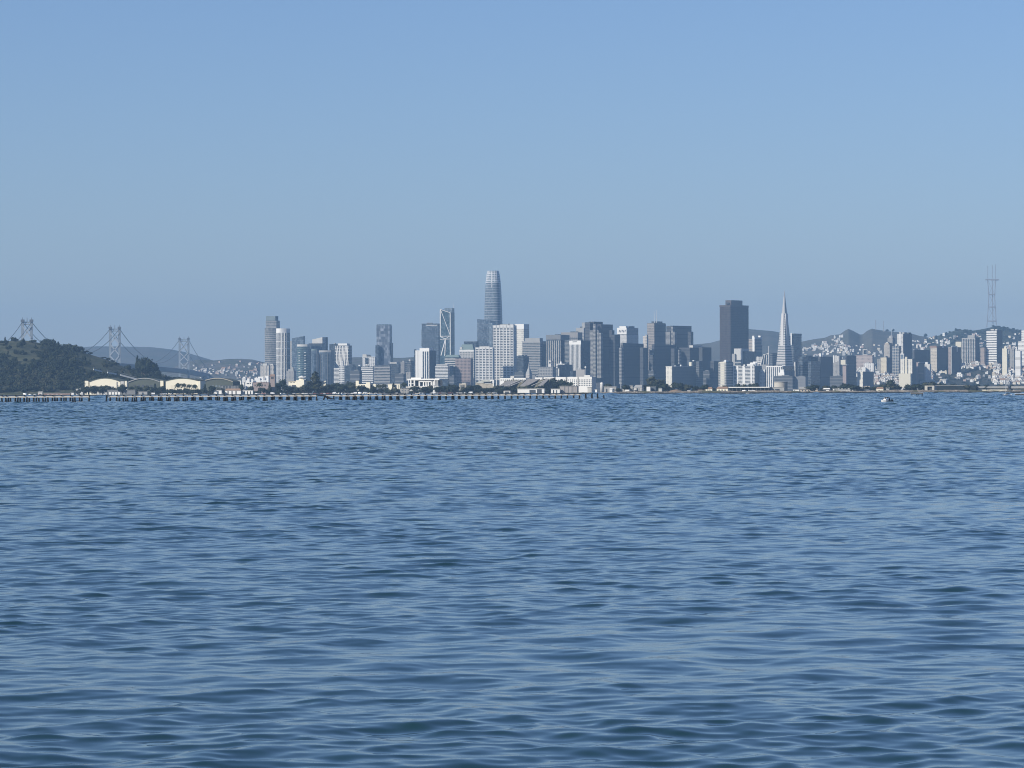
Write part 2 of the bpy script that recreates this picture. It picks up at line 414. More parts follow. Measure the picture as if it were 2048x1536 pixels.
# --- the cluster beside the bridge
t = T('residential_tower', 'tallest grey banded tower beside the bridge, with setbacks and a rounded dark crown', 'tower', 529.8, 553, 560.5, 656, 9900, 18, ref='tall banded tower')
arc_front(t, G_GREY, 'shaft', 5, t.h)
arc_slabs(t, 34, 4, t.h - 1, 0.3, LGREY, 5, sep=True)
u_, b_ = t.blk('upper_shaft', 532, 553, 560, 641, 656, G_GREY, 3)
t.slabs_on(b_, 5, 0.4, LGREY, sep=True, name='floor_band')
t.blk('crown', 532.5, 551, 557, 632, 641, wall('crown_screen', (0.16, 0.20, 0.21)), 4)

t = T('cylindrical_tower', 'round white tower with tall vertical fins and a solid white crown', 'tower', 552.7, 573, 580.5, 665.5, 9500, 18, ref='round white finned tower')
arc_front(t, G_DARK, 'shaft', 7, t.h)
arc_front(t, WHITE, 'crown', 7.6, t.z(656.8), t.h)
arc_slabs(t, 6, t.z(752), t.h - 6, 0.06, WHITE, 7.4, sep=True)
for i in range(9):
    f = i / 8; V, Fc = [], []; yy = t.WL * f; bx_ = -7 * math.sin(math.pi * f)
    add_box(V, Fc, bx_ - 0.9, bx_ + 0.3, max(0, yy - 0.75), min(t.WL, yy + 0.75), 2, t.h); mesh_obj('fin', V, Fc, WHITE, t.o)
t.blk('side_wing', 570, 576, 580.6, 681, None, G_GREY, 25)

t = T('gabled_apartment_house', 'narrow beige apartment building with a stepped gable at the foot of the tall banded tower', 'building', 521, 538, 541, 731, 9300, 18, ref='gabled beige block')
t.body(punched('beige_flats', (0.42, 0.39, 0.35), cw=4.5, ch=3.4, fw=0.5, fh=0.55))
V, Fc = [], []; add_prism(V, Fc, [(0, 0), (t.WR, 0), (t.WR, t.WL), (0, t.WL)], t.h, 0, [t.h + 0.1] * 4)
t.pent(0.05, 0.6, 0.25, 0.75, t.z(726.8), OFFW, 'gable_block'); t.piers('L', 3, 2, t.h, 0.3, OFFW, sep=True)
t = T('apartment_block', 'small beige apartment block squeezed between the gabled block and the round white tower', 'building', 539.5, 547.5, 552.5, 730, 9350, 18)
t.body(punched('beige_flats', (0, 0, 0))); t.pent(0.1, 0.5, 0.2, 0.9, t.z(727.5), OFFW)

t = T('apartment_block', 'grey stepped apartment block at the foot of the round white tower', 'building', 572, 588, 592, 741.5, 9250, 18, ref='grey stepped block')
t.body(punched('grey_flats', (0.28, 0.275, 0.26), cw=4, ch=3.3, fw=0.45)); t.pent(0.1, 0.7, 0.1, 0.75, t.z(738.5), LGREY, 'upper_storey'); t.pent(0.15, 0.6, 0.12, 0.4, t.z(734.5), LGREY, 'stair_tower')

t = T('glass_tower', 'dark blue glass tower with a one-sided sloping roof behind the teal bowed tower', 'tower', 583, 607, 610.5, 672, 9900, 18)
t.blk('shaft', 584, 607, 610.5, 672, None, G_BLUE, 0, slope=676.5); t.slabs(26, 6, t.z(678), 0.22, G_LITE, 0.3)
t.blk('side_slab', 580.5, 584.5, 586, 681.5, None, LGREY, 12)

t = T('bowed_glass_tower', 'teal glass tower with a bowed front, pale balconies and a white rim', 'tower', 594, 615, 620, 693, 9450, 18, ref='teal bowed tower')
arc_front(t, G_TEAL, 'shaft', 8, t.h); arc_front(t, OFFW, 'crown', 5, t.z(688.6), t.h)
arc_slabs(t, 22, 4, t.h - 1, 0.22, TEALROOF, 8)
rb = random.Random(4)
V, Fc = [], []
for i in range(14):
    zz = 18 + i * (t.h - 28) / 14
    for f in (0.16, 0.66):
        yy = t.WL * f; bx_ = -8 * math.sin(math.pi * f)
        t.mk('balcony', [(bx_ - 1.8, bx_ + 0.5, yy - 2.2, yy + 2.2, zz, zz + 1.3)], WHITE)

t = T('office_slab', 'broad dark glass slab behind the slim and bowed towers', 'tower', 618, 644, 649, 686.6, 10000, 18)
t.body(G_BLUE); t.slabs(24, 5, t.h, 0.25, DGREY, 0.3); t.cap(t.h, DGREY, 'parapet', 3)
t = T('stone_tower', 'tower with a sunlit pale slanted top rising over the dark glass slab', 'tower', 624.5, 645, 655.5, 676, 10150, 22, ref='slant-topped pale tower')
t.blk('shaft', 624.5, 645, 655.5, 674.2, None, wall('pale_stone_panels', (0.48, 0.465, 0.43)), 0, slope=679); t.slabs(20, 4, t.z(690), 0.3, DGREY, 0.3)
t.blk('wing_block', 645, 652, 656, 674.5, None, DGREY, 20)

t = T('slim_tower', 'slim grey glass tower with a rounded top between the two bowed towers', 'tower', 622.5, 634, 637, 701, 9600, 18)
arc_front(t, G_BLUE, 'shaft', 4, t.h); arc_front(t, TEALROOF, 'crown', 4, t.z(698), t.h); t.piers('L', 3, 4, t.h, 0.16, LGREY, 0.4, sep=True); t.piers('R', 1, 4, t.h, 0.12, LGREY, 0.4, sep=True)

t = T('bowed_glass_tower', 'dark blue bowed glass tower with a grey rim beside the wavy white tower', 'tower', 638, 662, 669, 704.5, 9400, 18, ref='dark bowed tower')
arc_front(t, G_BLUE, 'shaft', 8, t.h); arc_front(t, LGREY, 'crown', 6, t.z(700.6), t.h); arc_slabs(t, 20, 4, t.h - 2, 0.16, DGREY, 8, 0.3, sep=False)
V, Fc = [], []
t.piers('L', 5, 4, t.h - 3, 0.06, LGREY, 8.2)

t = T('glass_tower', 'dark glass tower standing behind the wavy white tower', 'tower', 659, 671, 676, 688, 9800, 18)
t.body(G_DARK); t.slabs(22, 6, t.h, 0.2, DGREY, 0.3)

t = T('wavy_tower', 'white tower whose columns of bay windows twist in waves, with a dark shaded flank', 'tower', 670.7, 697, 704, 690.8, 9500, 18, ref='wavy white tower')
t.body(G_DARK)
nc_, nr_ = 9, 30
for c in range(nc_):     # each column of bays leans from side to side as it climbs
    V, Fc = [], []
    for r_ in range(nr_):
        sh = 0.035 * math.sin(r_ * 0.33 + c * 0.5)
        y0 = t.WL * min(1, max(0, c / nc_ + sh)); y1 = min(t.WL, y0 + t.WL / nc_ * 0.5); zz = 3 + r_ * (t.h - 4) / nr_
        add_box(V, Fc, -0.9, 0.1, y0, y1, zz, zz + (t.h - 4) / nr_)
    mesh_obj('bay_ribs_cladding', V, Fc, WHITE, t.o)
t.slabs(15, 3, t.h, 0.16, OFFW, 0.6); t.pent(0, 0.8, 0.1, 0.8, t.z(686.8), WHITE, 'crown')
t.blk('wing', 690, 699, 703.8, 692, None, DGREY, 20)

t = T('stepped_office', 'white gridded office with a stepped top and turret before the wavy white tower', 'building', 668, 687, 689.5, 731, 9150, 12, ref='white stepped gridded block')
b_ = t.blk('low_wing', 668, 678.6, 680, 735, None, G_DARK, 4)[1]; t.slabs_on(b_, 12, 0.5, WHITE, 0.4, z0=b_[5] - 40, name='spandrel', sep=True)
b_ = t.blk('main_wing', 678.2, 688.5, 690, 731, None, G_DARK, 0)[1]
t.slabs_on(b_, 9, 0.42, WHITE, 0.4, z0=b_[5] - 42, sep=True); t.piers_on(b_, 'L', 4, 0.35, WHITE, 0.5, sep=True)
t.blk('turret', 681, 686.5, 688, 722, 731.2, punched('turret_wall', (0.66, 0.65, 0.62), cw=3, ch=3), 6); t.blk('turret_roof', 682.5, 685, 686.5, 719.5, 722, OFFW, 8)

t = T('office_slab', 'dark low office with pale bands near its foot, beside the stepped gridded block', 'building', 689, 706, 712, 731, 9350, 20)
t.body(G_DARK); t.slabs(12, 4, 36, 0.3, GREY, 0.4, sep=True); t.pent(0.1, 0.9, 0.1, 0.5, t.z(729), DGREY)
t = T('office_slab', 'plain dark block with a low penthouse behind the striped white office', 'building', 706, 716, 724, 734, 9600, 24); t.body(G_DARK); t.slabs(10, 4, t.h, 0.2, DGREY, 0.3)

t = T('striped_office', 'white office with bold dark window stripes on every floor', 'building', 723, 745.5, 748, 733, 9150, 12, ref='boldly striped white office')
t.body(G_DARK); t.slabs(9, t.z(766), t.h, 0.52, WHITE, 0.6, sep=True)
t = T('framed_office', 'white framed building with a glazed corner, on top of the striped white office', 'building', 725, 750, 752.8, 713.4, 9300, 12, ref='white framed block')
t.body(punched('white_frame', (0.58, 0.58, 0.57), cw=2.8, ch=3.6, fw=0.5, fh=0.62)); t.cap(t.h, WHITE); t.piers('L', 6, t.z(733), t.h, 0.2, WHITE, 0.5, sep=True)
t.mk('corner_glazing', [(-0.7, 0.3, t.WL * 0.5, t.WL * 0.78, t.z(728), t.z(715.5))], G_DARK)
t.pent(0.1, 0.7, 0.68, 1.0, t.z(708.5), OFFW, 'lift_tower'); t.pent(0.1, 0.6, 0.42, 0.66, t.z(709.5), DGREY)

t = T('faceted_tower', 'dark faceted glass tower that narrows upward, standing alone against the sky', 'tower', 749.5, 783, 786, 650.5, 10400, 15, ref='lone faceted glass tower')
V, Fc = [], []
W0, W1, zk = t.WL, t.WL, t.h
lv = [(0, 0, 1, 0), (0.28, 0, 1, 0.02), (0.52, 0.06, 0.95, 0.06), (0.66, 0.10, 0.89, 0.05), (1.0, 0.10, 0.89, 0.02)]
for (f, a_, b2, c_) in lv:
    for (x_, y_) in ((0 + 8 * c_, W0 * (1 - b2)), (26, W0 * (1 - b2)), (26, W0 * (1 - a_)), (0 + 60 * c_, W0 * (1 - a_))): V.append((x_, y_, -1 if f == 0 else f * zk))
for k in range(len(lv) - 1):
    for i in range(4): Fc.append((4 * k + i, 4 * k + (i + 1) % 4, 4 * k + 4 + (i + 1) % 4, 4 * k + 4 + i))
Fc += [(3, 2, 1, 0), tuple(4 * (len(lv) - 1) + i for i in range(4))]
mesh_obj('shaft', V, Fc, glass('facet_glass', (0.06, 0.075, 0.10), (0.26, 0.29, 0.34), (5, 8)), t.o)
t.blk('dark_shoulder', 751, 757, 759, 690, None, G_DARK, -3); t.blk('lower_wing', 779, 783, 786.5, 686, None, G_DARK, 4)
t.mk('crown', [(2, 24, t.WL * 0.13, t.WL * 0.88, t.h - 0.2, t.h + 3)], G_BLUE)

t = T('banded_office', 'low two-part grey office with a dark slot, right of the striped white office', 'building', 748.5, 778, 782, 730.5, 9250, 12)
b_ = t.blk('half_block', 764.2, 779.5, 782, 730.5, None, G_GREY, 0)[1]; t.slabs_on(b_, 10, 0.5, LGREY, 0.4, sep=True)
b_ = t.blk('half_block', 748.5, 763.6, 764, 730.8, None, G_GREY, 6)[1]; t.slabs_on(b_, 10, 0.5, LGREY, 0.4, sep=True)
t = T('office_slab', 'dark blue slab with a sunlit roof edge, behind the two-part grey office', 'building', 777, 797, 801, 727, 9500, 24); t.body(G_DARK); t.slabs(14, 4, t.h, 0.2, DGREY, 0.3); t.mk('roof_box', [(2, 14, t.WL * 0.2, t.WL * 0.9, t.h, t.z(724.7))], OFFW)  # pale box on top paints the sunlit roof edge
t = T('apartment_tower', 'grey apartment tower with slender piers, left of the bright white hotel', 'building', 801, 809, 812, 723.5, 9650, 20); t.body(punched('grey_flats', (0, 0, 0))); t.piers('L', 3, 4, t.h, 0.2, LGREY, 0.6, sep=True); t.pent(0.1, 0.5, 0.1, 0.6, t.z(721.5), LGREY)
t = T('apartment_tower', 'dark apartment tower topped by a pale fin, left of the bright white hotel', 'building', 811, 822, 828, 722, 9600, 24); t.body(G_DARK); t.slabs(16, 4, t.h, 0.24, GREY, 0.4); t.mk('roof_fin', [(0, 1.5, t.WL * 0.1, t.WL * 0.4, t.h - 10, t.z(719))], OFFW)
t = T('apartment_tower', 'mid grey block with a narrower upper storey, left of the bright white hotel', 'building', 812.5, 821, 825, 744, 9300, 20); t.body(punched('grey_flats', (0, 0, 0))); t.blk('upper_block', 814, 820.5, 824, 730, 744.2, G_GREY, 4)

t = T('white_hotel', 'bright white tower with tall dark vertical window strips on half of its front', 'hotel', 831, 858.5, 872, 700.6, 9150, 20, ref='bright white hotel')
t.body(WHITE, name='shaft')
for (xa, xb) in ((845.5, 848), (850, 852), (854, 857)): t.mk('window_strip', [(-0.35, 0.2, t.ly(xb), t.ly(xa), 3, t.h - 3)], G_DARK)
t.mk('grey_joint', [(-0.3, 0.2, t.ly(836.4), t.ly(835.6), 3, t.h - 2)], LGREY)  # thin grey joint line on the white front
t.pent(0.05, 0.6, 0.02, 0.72, t.z(696), WHITE); t.mk('roof_vent', [(3, 8, t.ly(855), t.ly(851), t.z(696) - 0.2, t.z(695.2))], GREY)
t.blk('slab_wing', 828.2, 830.5, 833, 698.5, None, G_DARK, 30); t.mk('shade_toned_wall', [(t.WR * 0.02, t.WR + 0.3, -0.4, 0.2, -1, t.h - 0.5)], DGREY)  # dark sheet paints the shade of the white tower's side face
t = T('office_slab', 'tall dark slab with small balconies along one edge and a white top strip', 'tower', 844, 877, 881, 647, 10000, 15, ref='tall dark slab with balconies')
t.body(G_BLUE); t.slabs(30, 5, t.h, 0.18, DGREY, 0.3); t.mk('sign_band', [(-0.6, 0.2, t.ly(875), t.ly(853), t.z(651.3), t.z(649.6))], OFFW); t.cap(t.h, DGREY, 'parapet', 2)
for k in range(8):
    zz = t.z(661 + k * 4.4); t.mk('balcony', [(0, 6, t.WL - 0.2, t.WL + 2.6, zz, zz + 2.2)], DGREY)

t = T('braced_tower', 'dark glass tower crossed by white diagonal bracing, with a slanted top and thin spire', 'tower', 880.8, 902.4, 909.5, 625, 9800, 22, ref='tower with white diagonal braces')
t.blk('shaft', 880.8, 902.4, 909.5, 625.2, None, G_TEAL, 0, slope=618.4); t.slabs(34, 5, t.z(628), 0.12, G_BLUE, 0.2)
t.mk('glass_screen', [(t.WR * 0.45, t.WR, 0.5, t.WL * 0.75, t.z(626), t.z(615.8))], G_LITE)
t.mast(0.93, 0.03, t.z(604), 1.6, t.z(616), 'spire')
for seg in ((881.6, 618.6, 902, 625.4), (882.4, 620, 901.8, 670.5), (901.9, 625, 902, 710), (881, 672.4, 902, 672), (881, 678.4, 902, 678), (881.2, 673, 891, 677.6), (891, 677.6, 901.8, 671.5), (891, 679, 882.4, 711), (891.4, 679, 890, 712), (881.3, 619, 881.2, 672)):
    t.strut(*seg, 2.1, WHITE)

t = T('green_roofed_office', 'striped office with a sloping grey green roof, in front of the braced tower', 'building', 890, 918, 922, 714.5, 9400, 12, ref='green-roofed striped office')
t.body(G_DARK); t.slabs(11, t.z(765), t.h, 0.5, OFFW, 0.5, sep=True)
V, Fc = [], []; zr = t.h; zt = t.z(709.5)
V += [(-0.6, -0.6, zr), (t.WR, -0.6, zr), (t.WR, t.WL + 0.6, zr), (-0.6, t.WL + 0.6, zr), (5, 3, zt), (t.WR - 5, 3, zt), (t.WR - 5, t.WL - 3, zt), (5, t.WL - 3, zt)]
Fc += [(4, 5, 6, 7), (0, 1, 5, 4), (1, 2, 6, 5), (2, 3, 7, 6), (3, 0, 4, 7), (3, 2, 1, 0)]; mesh_obj('sloped_roof', V, Fc, TEALROOF, t.o)
t = T('striped_office', 'short white striped office with a round roof tank, beside the bright white hotel', 'building', 871, 895.5, 899, 731, 9100, 14, ref='short striped white office')
t.body(G_DARK); t.slabs(9, t.z(757), t.h, 0.5, WHITE, 0.5, sep=True); t.pent(0.1, 0.8, 0.05, 0.95, t.z(728.6), OFFW); t.mast(0.5, 0.1, t.z(727), 5, t.h, 'roof_tank')
t = T('office_slab', 'low blue glass block right of the short striped white office', 'building', 896, 906, 912, 733, 9200, 20); t.body(G_BLUE); t.slabs(9, 4, t.h, 0.2, GREY, 0.4)
t = T('gridded_office', 'pinkish brown office with a fine grid of square windows', 'building', 911, 941, 946, 716.5, 9200, 14, ref='pinkish brown gridded office')
t.body(glass('bronze_glass', (0.035, 0.03, 0.035), (0.09, 0.085, 0.09))); t.slabs(16, t.z(763), t.h, 0.46, PINKST, 0.5, sep=True); t.piers('L', 11, t.z(763), t.h, 0.36, PINKST, 0.55, sep=True); t.piers('R', 5, 4, t.h, 0.4, PINKST, 0.5)
t = T('mansard_office', 'white stone office with a dark mansard roof and gabled dormer', 'building', 919.5, 947.5, 951.5, 700, 9500, 14, ref='white office with dark mansard')
t.body(G_GREY); t.slabs(15, t.z(755), t.h, 0.52, OFFW, 0.5, sep=True); t.piers('L', 9, t.z(755), t.h, 0.34, OFFW, 0.6); t.cap(t.h, WHITE, 'cornice', 4)
V, Fc = [], []; zr, zt = t.h + 0.1, t.z(688.6)
V += [(0, 0, zr), (t.WR, 0, zr), (t.WR, t.WL, zr), (0, t.WL, zr), (6, 5, zt), (t.WR - 4, 5, zt), (t.WR - 4, t.WL - 5, zt), (6, t.WL - 5, zt)]
Fc += [(4, 5, 6, 7), (0, 1, 5, 4), (1, 2, 6, 5), (2, 3, 7, 6), (3, 0, 4, 7), (3, 2, 1, 0)]; mesh_obj('mansard_roof', V, Fc, TEALROOF, t.o)
V, Fc = [], []; yc = t.WL * 0.42; add_prism(V, Fc, [(-0.4, yc - 8), (8, yc - 8), (8, yc + 8), (-0.4, yc + 8)], zr, 0, [zr + 1, zr + 1, zr + 1, zr + 1]); mesh_obj('dormer', V, Fc, OFFW, t.o)
t.mk('corner_pavilion', [(0.5, 8, t.WL - 7, t.WL - 0.5, zr, t.z(694))], OFFW)
t = T('office_slab', 'flat dark roof block rising behind the white office with the mansard', 'building', 928, 953, 957.5, 683.5, 9750, 15); t.body(G_DARK); t.mk('roof_block', [(0, t.WR, 0, t.WL, t.h - 0.2, t.h + 1)], DGREY); t.slabs(12, t.z(735), t.h - 6, 0.25, DGREY, 0.3)

def bay_grid(t, nb, nr, zb, wall_m, pw=0.30, sf=0.40, right=True, top=0.035):
    """white frame of deep bays"""
    t.body(G_DARK); zt = t.h
    t.slabs(nr, t.z(zb), zt - t.h * top, sf, wall_m, 0.5, sep=True); t.piers('L', nb, -1, zt, pw, wall_m, 1.1, sep=True)
    if right: t.piers('R', 3, -1, zt, 0.3, wall_m, 0.9, sep=True)
    t.mk('roof_beam', [(-1.1, t.WR + 0.6, -0.6, t.WL + 0.6, zt - t.h * top, zt + 0.3)], wall_m)
t = T('gridded_tower', 'shorter of the two white gridded towers, five bays wide with a flat penthouse', 'tower', 951.5, 985.5, 988.5, 695, 9060, 10, ref='shorter white gridded tower'); bay_grid(t, 5, 19, 760, WHITE, 0.26, 0.42); t.pent(0.1, 0.8, 0.2, 0.78, t.z(692.5), OFFW)
t = T('gridded_tower', 'taller of the two white gridded towers, six bays wide, before the round-topped skyscraper', 'tower', 986.4, 1027.2, 1033, 650.6, 9130, 10, ref='taller white gridded tower'); bay_grid(t, 6, 32, 760, WHITE, 0.26, 0.42); t.pent(0.1, 0.8, 0.02, 0.66, t.z(648.6), OFFW); t.mk('roof_plant', [(4, 9, t.WL * 0.2, t.WL * 0.28, t.h, t.z(647.2))], GREY)

# --- the round-topped skyscraper
BANDM = wall('pearl_metal', (0.27, 0.30, 0.33), 0.08, 0.5, 0.3)
t = T('round_topped_skyscraper', 'tallest skyscraper, a banded glass tower with rounded corners and a tapering latticed top', 'skyscraper', 968, 995, 1006.5, 541, 10100, 15, ref='tallest round-topped skyscraper')
ctr = (t.WR * 0.5, t.WL * 0.5)
cx_px = 987.0
prof = [(1006.6 - 967.6, 790), (1006.6 - 967.6, 690), (1006.2 - 967.8, 660), (1005.6 - 968, 630), (1004.7 - 968.3, 610), (1003.2 - 968.9, 586), (1001.5 - 969.8, 566), (999.0 - 971.8, 550), (997.2 - 974.3, 540.5)]
def sq(n=40, p=3.4):
    o = []
    for i in range(n):
        a_ = 2 * math.pi * i / n; c_, s_ = math.cos(a_), math.sin(a_)
        o.append((math.copysign(abs(c_) ** (2 / p), c_), math.copysign(abs(s_) ** (2 / p), s_)))
    return o
kpx = t.d / F / 2 / 1.12
rz = [(w * kpx, max(-1.0, t.z(y))) for w, y in prof]
def rad(z):
    for (r0, z0), (r1, z1) in zip(rz, rz[1:]):
        if z <= z1: return r0 + (r1 - r0) * (z - z0) / (z1 - z0)
    return rz[-1][0]
sk = sq(); ccx, ccy = t.WR * 0.5, t.WL * 0.5
# put the axis where the photo shows it
wc = Vector((wx(cx_px, t.d + 25) - t.C[0], 25.0)); ccx = wc.x * t.e2[0] + wc.y * t.e2[1]; ccy = wc.x * t.e1[0] + wc.y * t.e1[1]
zc = t.z(565)
zs = [-1 + (zc + 1) * i / 30 for i in range(31)]
V, Fc = [], []; add_lathe(V, Fc, [(rad(z), z) for z in zs], cx=ccx, cy=ccy, shape=sk); mesh_obj('shaft', V, Fc, glass('sky_glass', (0.06, 0.085, 0.115), (0.16, 0.205, 0.25), (4, 4.4), 0.3, 0.3), t.o, smooth=False)
zs = [zc + (t.h - zc) * i / 8 for i in range(9)]
V, Fc = [], []; add_lathe(V, Fc, [(rad(z) * 0.985, z) for z in zs], cx=ccx, cy=ccy, shape=sk); mesh_obj('crown', V, Fc, glass('crown_glass', (0.10, 0.13, 0.16), (0.26, 0.31, 0.35), (3, 3)), t.o)
nb_ = 42
for i in range(nb_):
    z0_ = 10 + (zc - 10) * i / nb_; hh = (zc - 10) / nb_ * 0.3; V, Fc = [], []
    add_lathe(V, Fc, [(rad(z0_) + 0.7, z0_), (rad(z0_ + hh) + 0.7, z0_ + hh)], cx=ccx, cy=ccy, shape=sk); mesh_obj('floor_band', V, Fc, BANDM, t.o)
for i in range(7):
    z0_ = zc + (t.h - zc) * i / 7; V, Fc = [], []; add_lathe(V, Fc, [(rad(z0_) + 0.4, z0_), (rad(z0_ + 1.8) + 0.4, z0_ + 1.8)], cx=ccx, cy=ccy, shape=sk); mesh_obj('crown_ring', V, Fc, METAL, t.o)
for k in range(16):
    a_ = sk[int(k * len(sk) / 16)]; V, Fc = [], []
    for z0_, z1_ in zip(zs, zs[1:]): add_beam(V, Fc, (ccx + a_[0] * rad(z0_), ccy + a_[1] * rad(z0_), z0_), (ccx + a_[0] * rad(z1_), ccy + a_[1] * rad(z1_), z1_), 0.9)
    mesh_obj('crown_rib', V, Fc, METAL, t.o)
yv = ccy - 2; V, Fc = [], []; add_beam(V, Fc, (ccx - rad(zc - 8) - 0.4, yv, zc - 14), (ccx - rad(t.h) - 0.8, yv + 1, t.h - 3), 1.8); mesh_obj('vertical_slot', V, Fc, WHITE, t.o)

t = T('glass_tower', 'grey blue glass slab with a sloping top directly before the tallest skyscraper', 'tower', 955, 981, 992.5, 641, 9800, 20); t.blk('shaft', 955, 981, 992.5, 641, None, G_BLUE, 0, slope=638); t.slabs(30, 5, t.z(645), 0.15, G_GREY, 0.3); t.blk('wing', 979, 985, 992, 646, None, G_LITE, -6)
t = T('cream_tower', 'cream tower with small square windows and a stepped shaded flank, behind the taller gridded tower', 'tower', 1030, 1048, 1058.7, 648.2, 9600, 30, ref='cream punched tower')
t.body(punched('cream_punched', (0.58, 0.56, 0.50), cw=3.6, ch=5.4, fw=0.5, fh=0.45)); t.mk('blank_crown', [(-0.5, t.WR * 0.85, -0.5, t.WL + 0.5, t.z(658), t.h + 0.3)], WHITE); t.blk('side_step', 1048.2, 1052, 1058.8, 655.5, None, DGREY, 12)  # dark grey step holds the flank's shade in its colour
t = T('office_slab', 'dark windowless-looking block in shade right of the taller gridded tower', 'building', 1033, 1047, 1058, 712, 9300, 30); t.body(G_DARK); t.slabs(13, 4, t.h, 0.25, DGREY, 0.3); t.pent(0.1, 0.6, 0.3, 0.8, t.z(710), GREY)
t = T('banded_office', 'grey beige office with thin window bands and a broad blank penthouse', 'building', 1045, 1080.3, 1093.2, 682.3, 9500, 25, ref='grey beige banded office')
t.body(G_DARK); t.slabs(22, t.z(755), t.h, 0.5, LGREY, 0.5, sep=True); t.mk('top_band', [(-0.7, t.WR + 0.5, -0.7, t.WL + 0.5, t.h - 3, t.h + 0.2)], LGREY); t.pent(0, 0.5, 0.02, 0.86, t.z(676), LGREY); t.blk('side_block', 1080, 1085, 1093.3, 688, None, DGREY, 10); t.mast(0.7, 0.3, t.z(681), 3, name='roof_tank')  # dark side block has the shade of that side in its colour

t = T('spired_tower', 'small grey tower with a steep pointed spire above the long white terrace', 'tower', 1051.5, 1059, 1064.5, 748, 8880, 30, ref='small steep spire')
t.body(punched('spire_wall', (0.42, 0.39, 0.36), cw=3, ch=4)); V, Fc = [], []; V += [(0, 0, t.h), (t.WR, 0, t.h), (t.WR, t.WL, t.h), (0, t.WL, t.h)]
cxx, cyy = t.WR / 2, t.WL / 2; V += [(cxx - 1.6, cyy - 1.6, t.z(735)), (cxx + 1.6, cyy - 1.6, t.z(735)), (cxx + 1.6, cyy + 1.6, t.z(735)), (cxx - 1.6, cyy + 1.6, t.z(735))]
Fc += [(3, 2, 1, 0), (0, 1, 5, 4), (1, 2, 6, 5), (2, 3, 7, 6), (3, 0, 4, 7), (4, 5, 6, 7)]; mesh_obj('roof', V, Fc, LGREY, t.o)
V, Fc = [], []; add_lathe(V, Fc, [(1.8, t.z(735)), (0.2, t.z(723.5))], 8, cxx, cyy); mesh_obj('spire', V, Fc, LGREY, t.o)

t = T('finned_office', 'wide office with bright vertical fins and a plain grey top band', 'building', 1093, 1121.5, 1139, 669.6, 9400, 25, ref='wide finned office')
t.body(G_DARK); t.piers('L', 7, -1, t.z(681), 0.24, OFFW, 1.0, name='fin', sep=True); t.mk('top_band', [(-1, t.WR + 0.5, -0.5, t.WL + 0.5, t.z(679), t.h + 0.2)], GREY); t.slabs(18, 30, t.z(682), 0.18, DGREY, 0.3); t.blk('banded_wing', 1121.3, 1131, 1141, 679.5, None, G_DARK, 6); 
b_ = t.blk('shaded_wing', 1130, 1138, 1142, 679.8, None, G_DARK, 2)[1]; t.slabs_on(b_, 17, 0.34, LGREY, 0.4, z0=b_[5] - 58, sep=True)
t = T('office_slab', 'broad grey slab with a flat top behind the wide finned office', 'building', 1122, 1156, 1165, 664.5, 9700, 25); t.body(wall('grey_granite', (0.24, 0.23, 0.22))); t.slabs(24, 5, t.h - 12, 0.4, DGREY, 0.3); t.piers('L', 9, 5, t.h - 12, 0.3, GREY, 0.5)
t = T('office_slab', 'pale grey stepped slab peeking out left of the big dark serrated tower', 'building', 1152, 1168, 1174, 655.5, 9800, 28); t.body(LGREY); t.blk('tall_part', 1164, 1171, 1176, 645, None, LGREY, 3); t.slabs(20, 5, t.h - 8, 0.35, GREY, 0.3)

# --- the four dark serrated slabs
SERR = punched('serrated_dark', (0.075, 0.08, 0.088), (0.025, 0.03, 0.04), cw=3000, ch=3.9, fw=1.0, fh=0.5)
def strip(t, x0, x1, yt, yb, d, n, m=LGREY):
    """a sunlit sliver of the stepped plan: a shallow slab end, the sun painted as paler floor bands"""
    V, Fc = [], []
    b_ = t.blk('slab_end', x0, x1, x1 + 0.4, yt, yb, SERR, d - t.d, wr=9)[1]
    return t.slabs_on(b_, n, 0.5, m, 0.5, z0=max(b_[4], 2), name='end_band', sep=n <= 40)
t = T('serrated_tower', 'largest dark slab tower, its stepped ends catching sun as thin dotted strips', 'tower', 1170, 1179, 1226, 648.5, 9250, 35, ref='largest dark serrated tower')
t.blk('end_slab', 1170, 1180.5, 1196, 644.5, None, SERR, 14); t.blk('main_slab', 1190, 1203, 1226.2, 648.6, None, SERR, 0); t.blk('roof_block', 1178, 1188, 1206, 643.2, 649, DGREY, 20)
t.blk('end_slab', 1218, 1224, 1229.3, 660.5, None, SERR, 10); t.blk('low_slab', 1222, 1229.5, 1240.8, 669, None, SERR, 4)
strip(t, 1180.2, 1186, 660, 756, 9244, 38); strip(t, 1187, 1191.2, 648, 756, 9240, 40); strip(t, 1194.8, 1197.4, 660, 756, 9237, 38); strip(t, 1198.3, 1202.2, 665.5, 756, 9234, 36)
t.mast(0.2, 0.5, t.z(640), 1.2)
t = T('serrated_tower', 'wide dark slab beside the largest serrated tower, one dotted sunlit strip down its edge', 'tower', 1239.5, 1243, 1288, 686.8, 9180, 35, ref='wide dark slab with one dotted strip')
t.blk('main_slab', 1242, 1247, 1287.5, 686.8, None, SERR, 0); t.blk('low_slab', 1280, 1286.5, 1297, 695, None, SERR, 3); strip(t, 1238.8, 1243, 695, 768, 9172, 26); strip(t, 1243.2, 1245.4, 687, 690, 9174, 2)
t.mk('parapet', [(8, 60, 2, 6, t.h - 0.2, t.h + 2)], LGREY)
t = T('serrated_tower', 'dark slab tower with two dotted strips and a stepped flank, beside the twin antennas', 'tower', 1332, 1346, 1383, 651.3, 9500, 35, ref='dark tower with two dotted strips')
t.blk('main_slab', 1340, 1346, 1383.4, 651.3, None, SERR, 0); t.blk('end_slab', 1376, 1382, 1387, 663.3, None, SERR, 4); t.blk('end_slab', 1333, 1340, 1347, 652, None, SERR, 12)
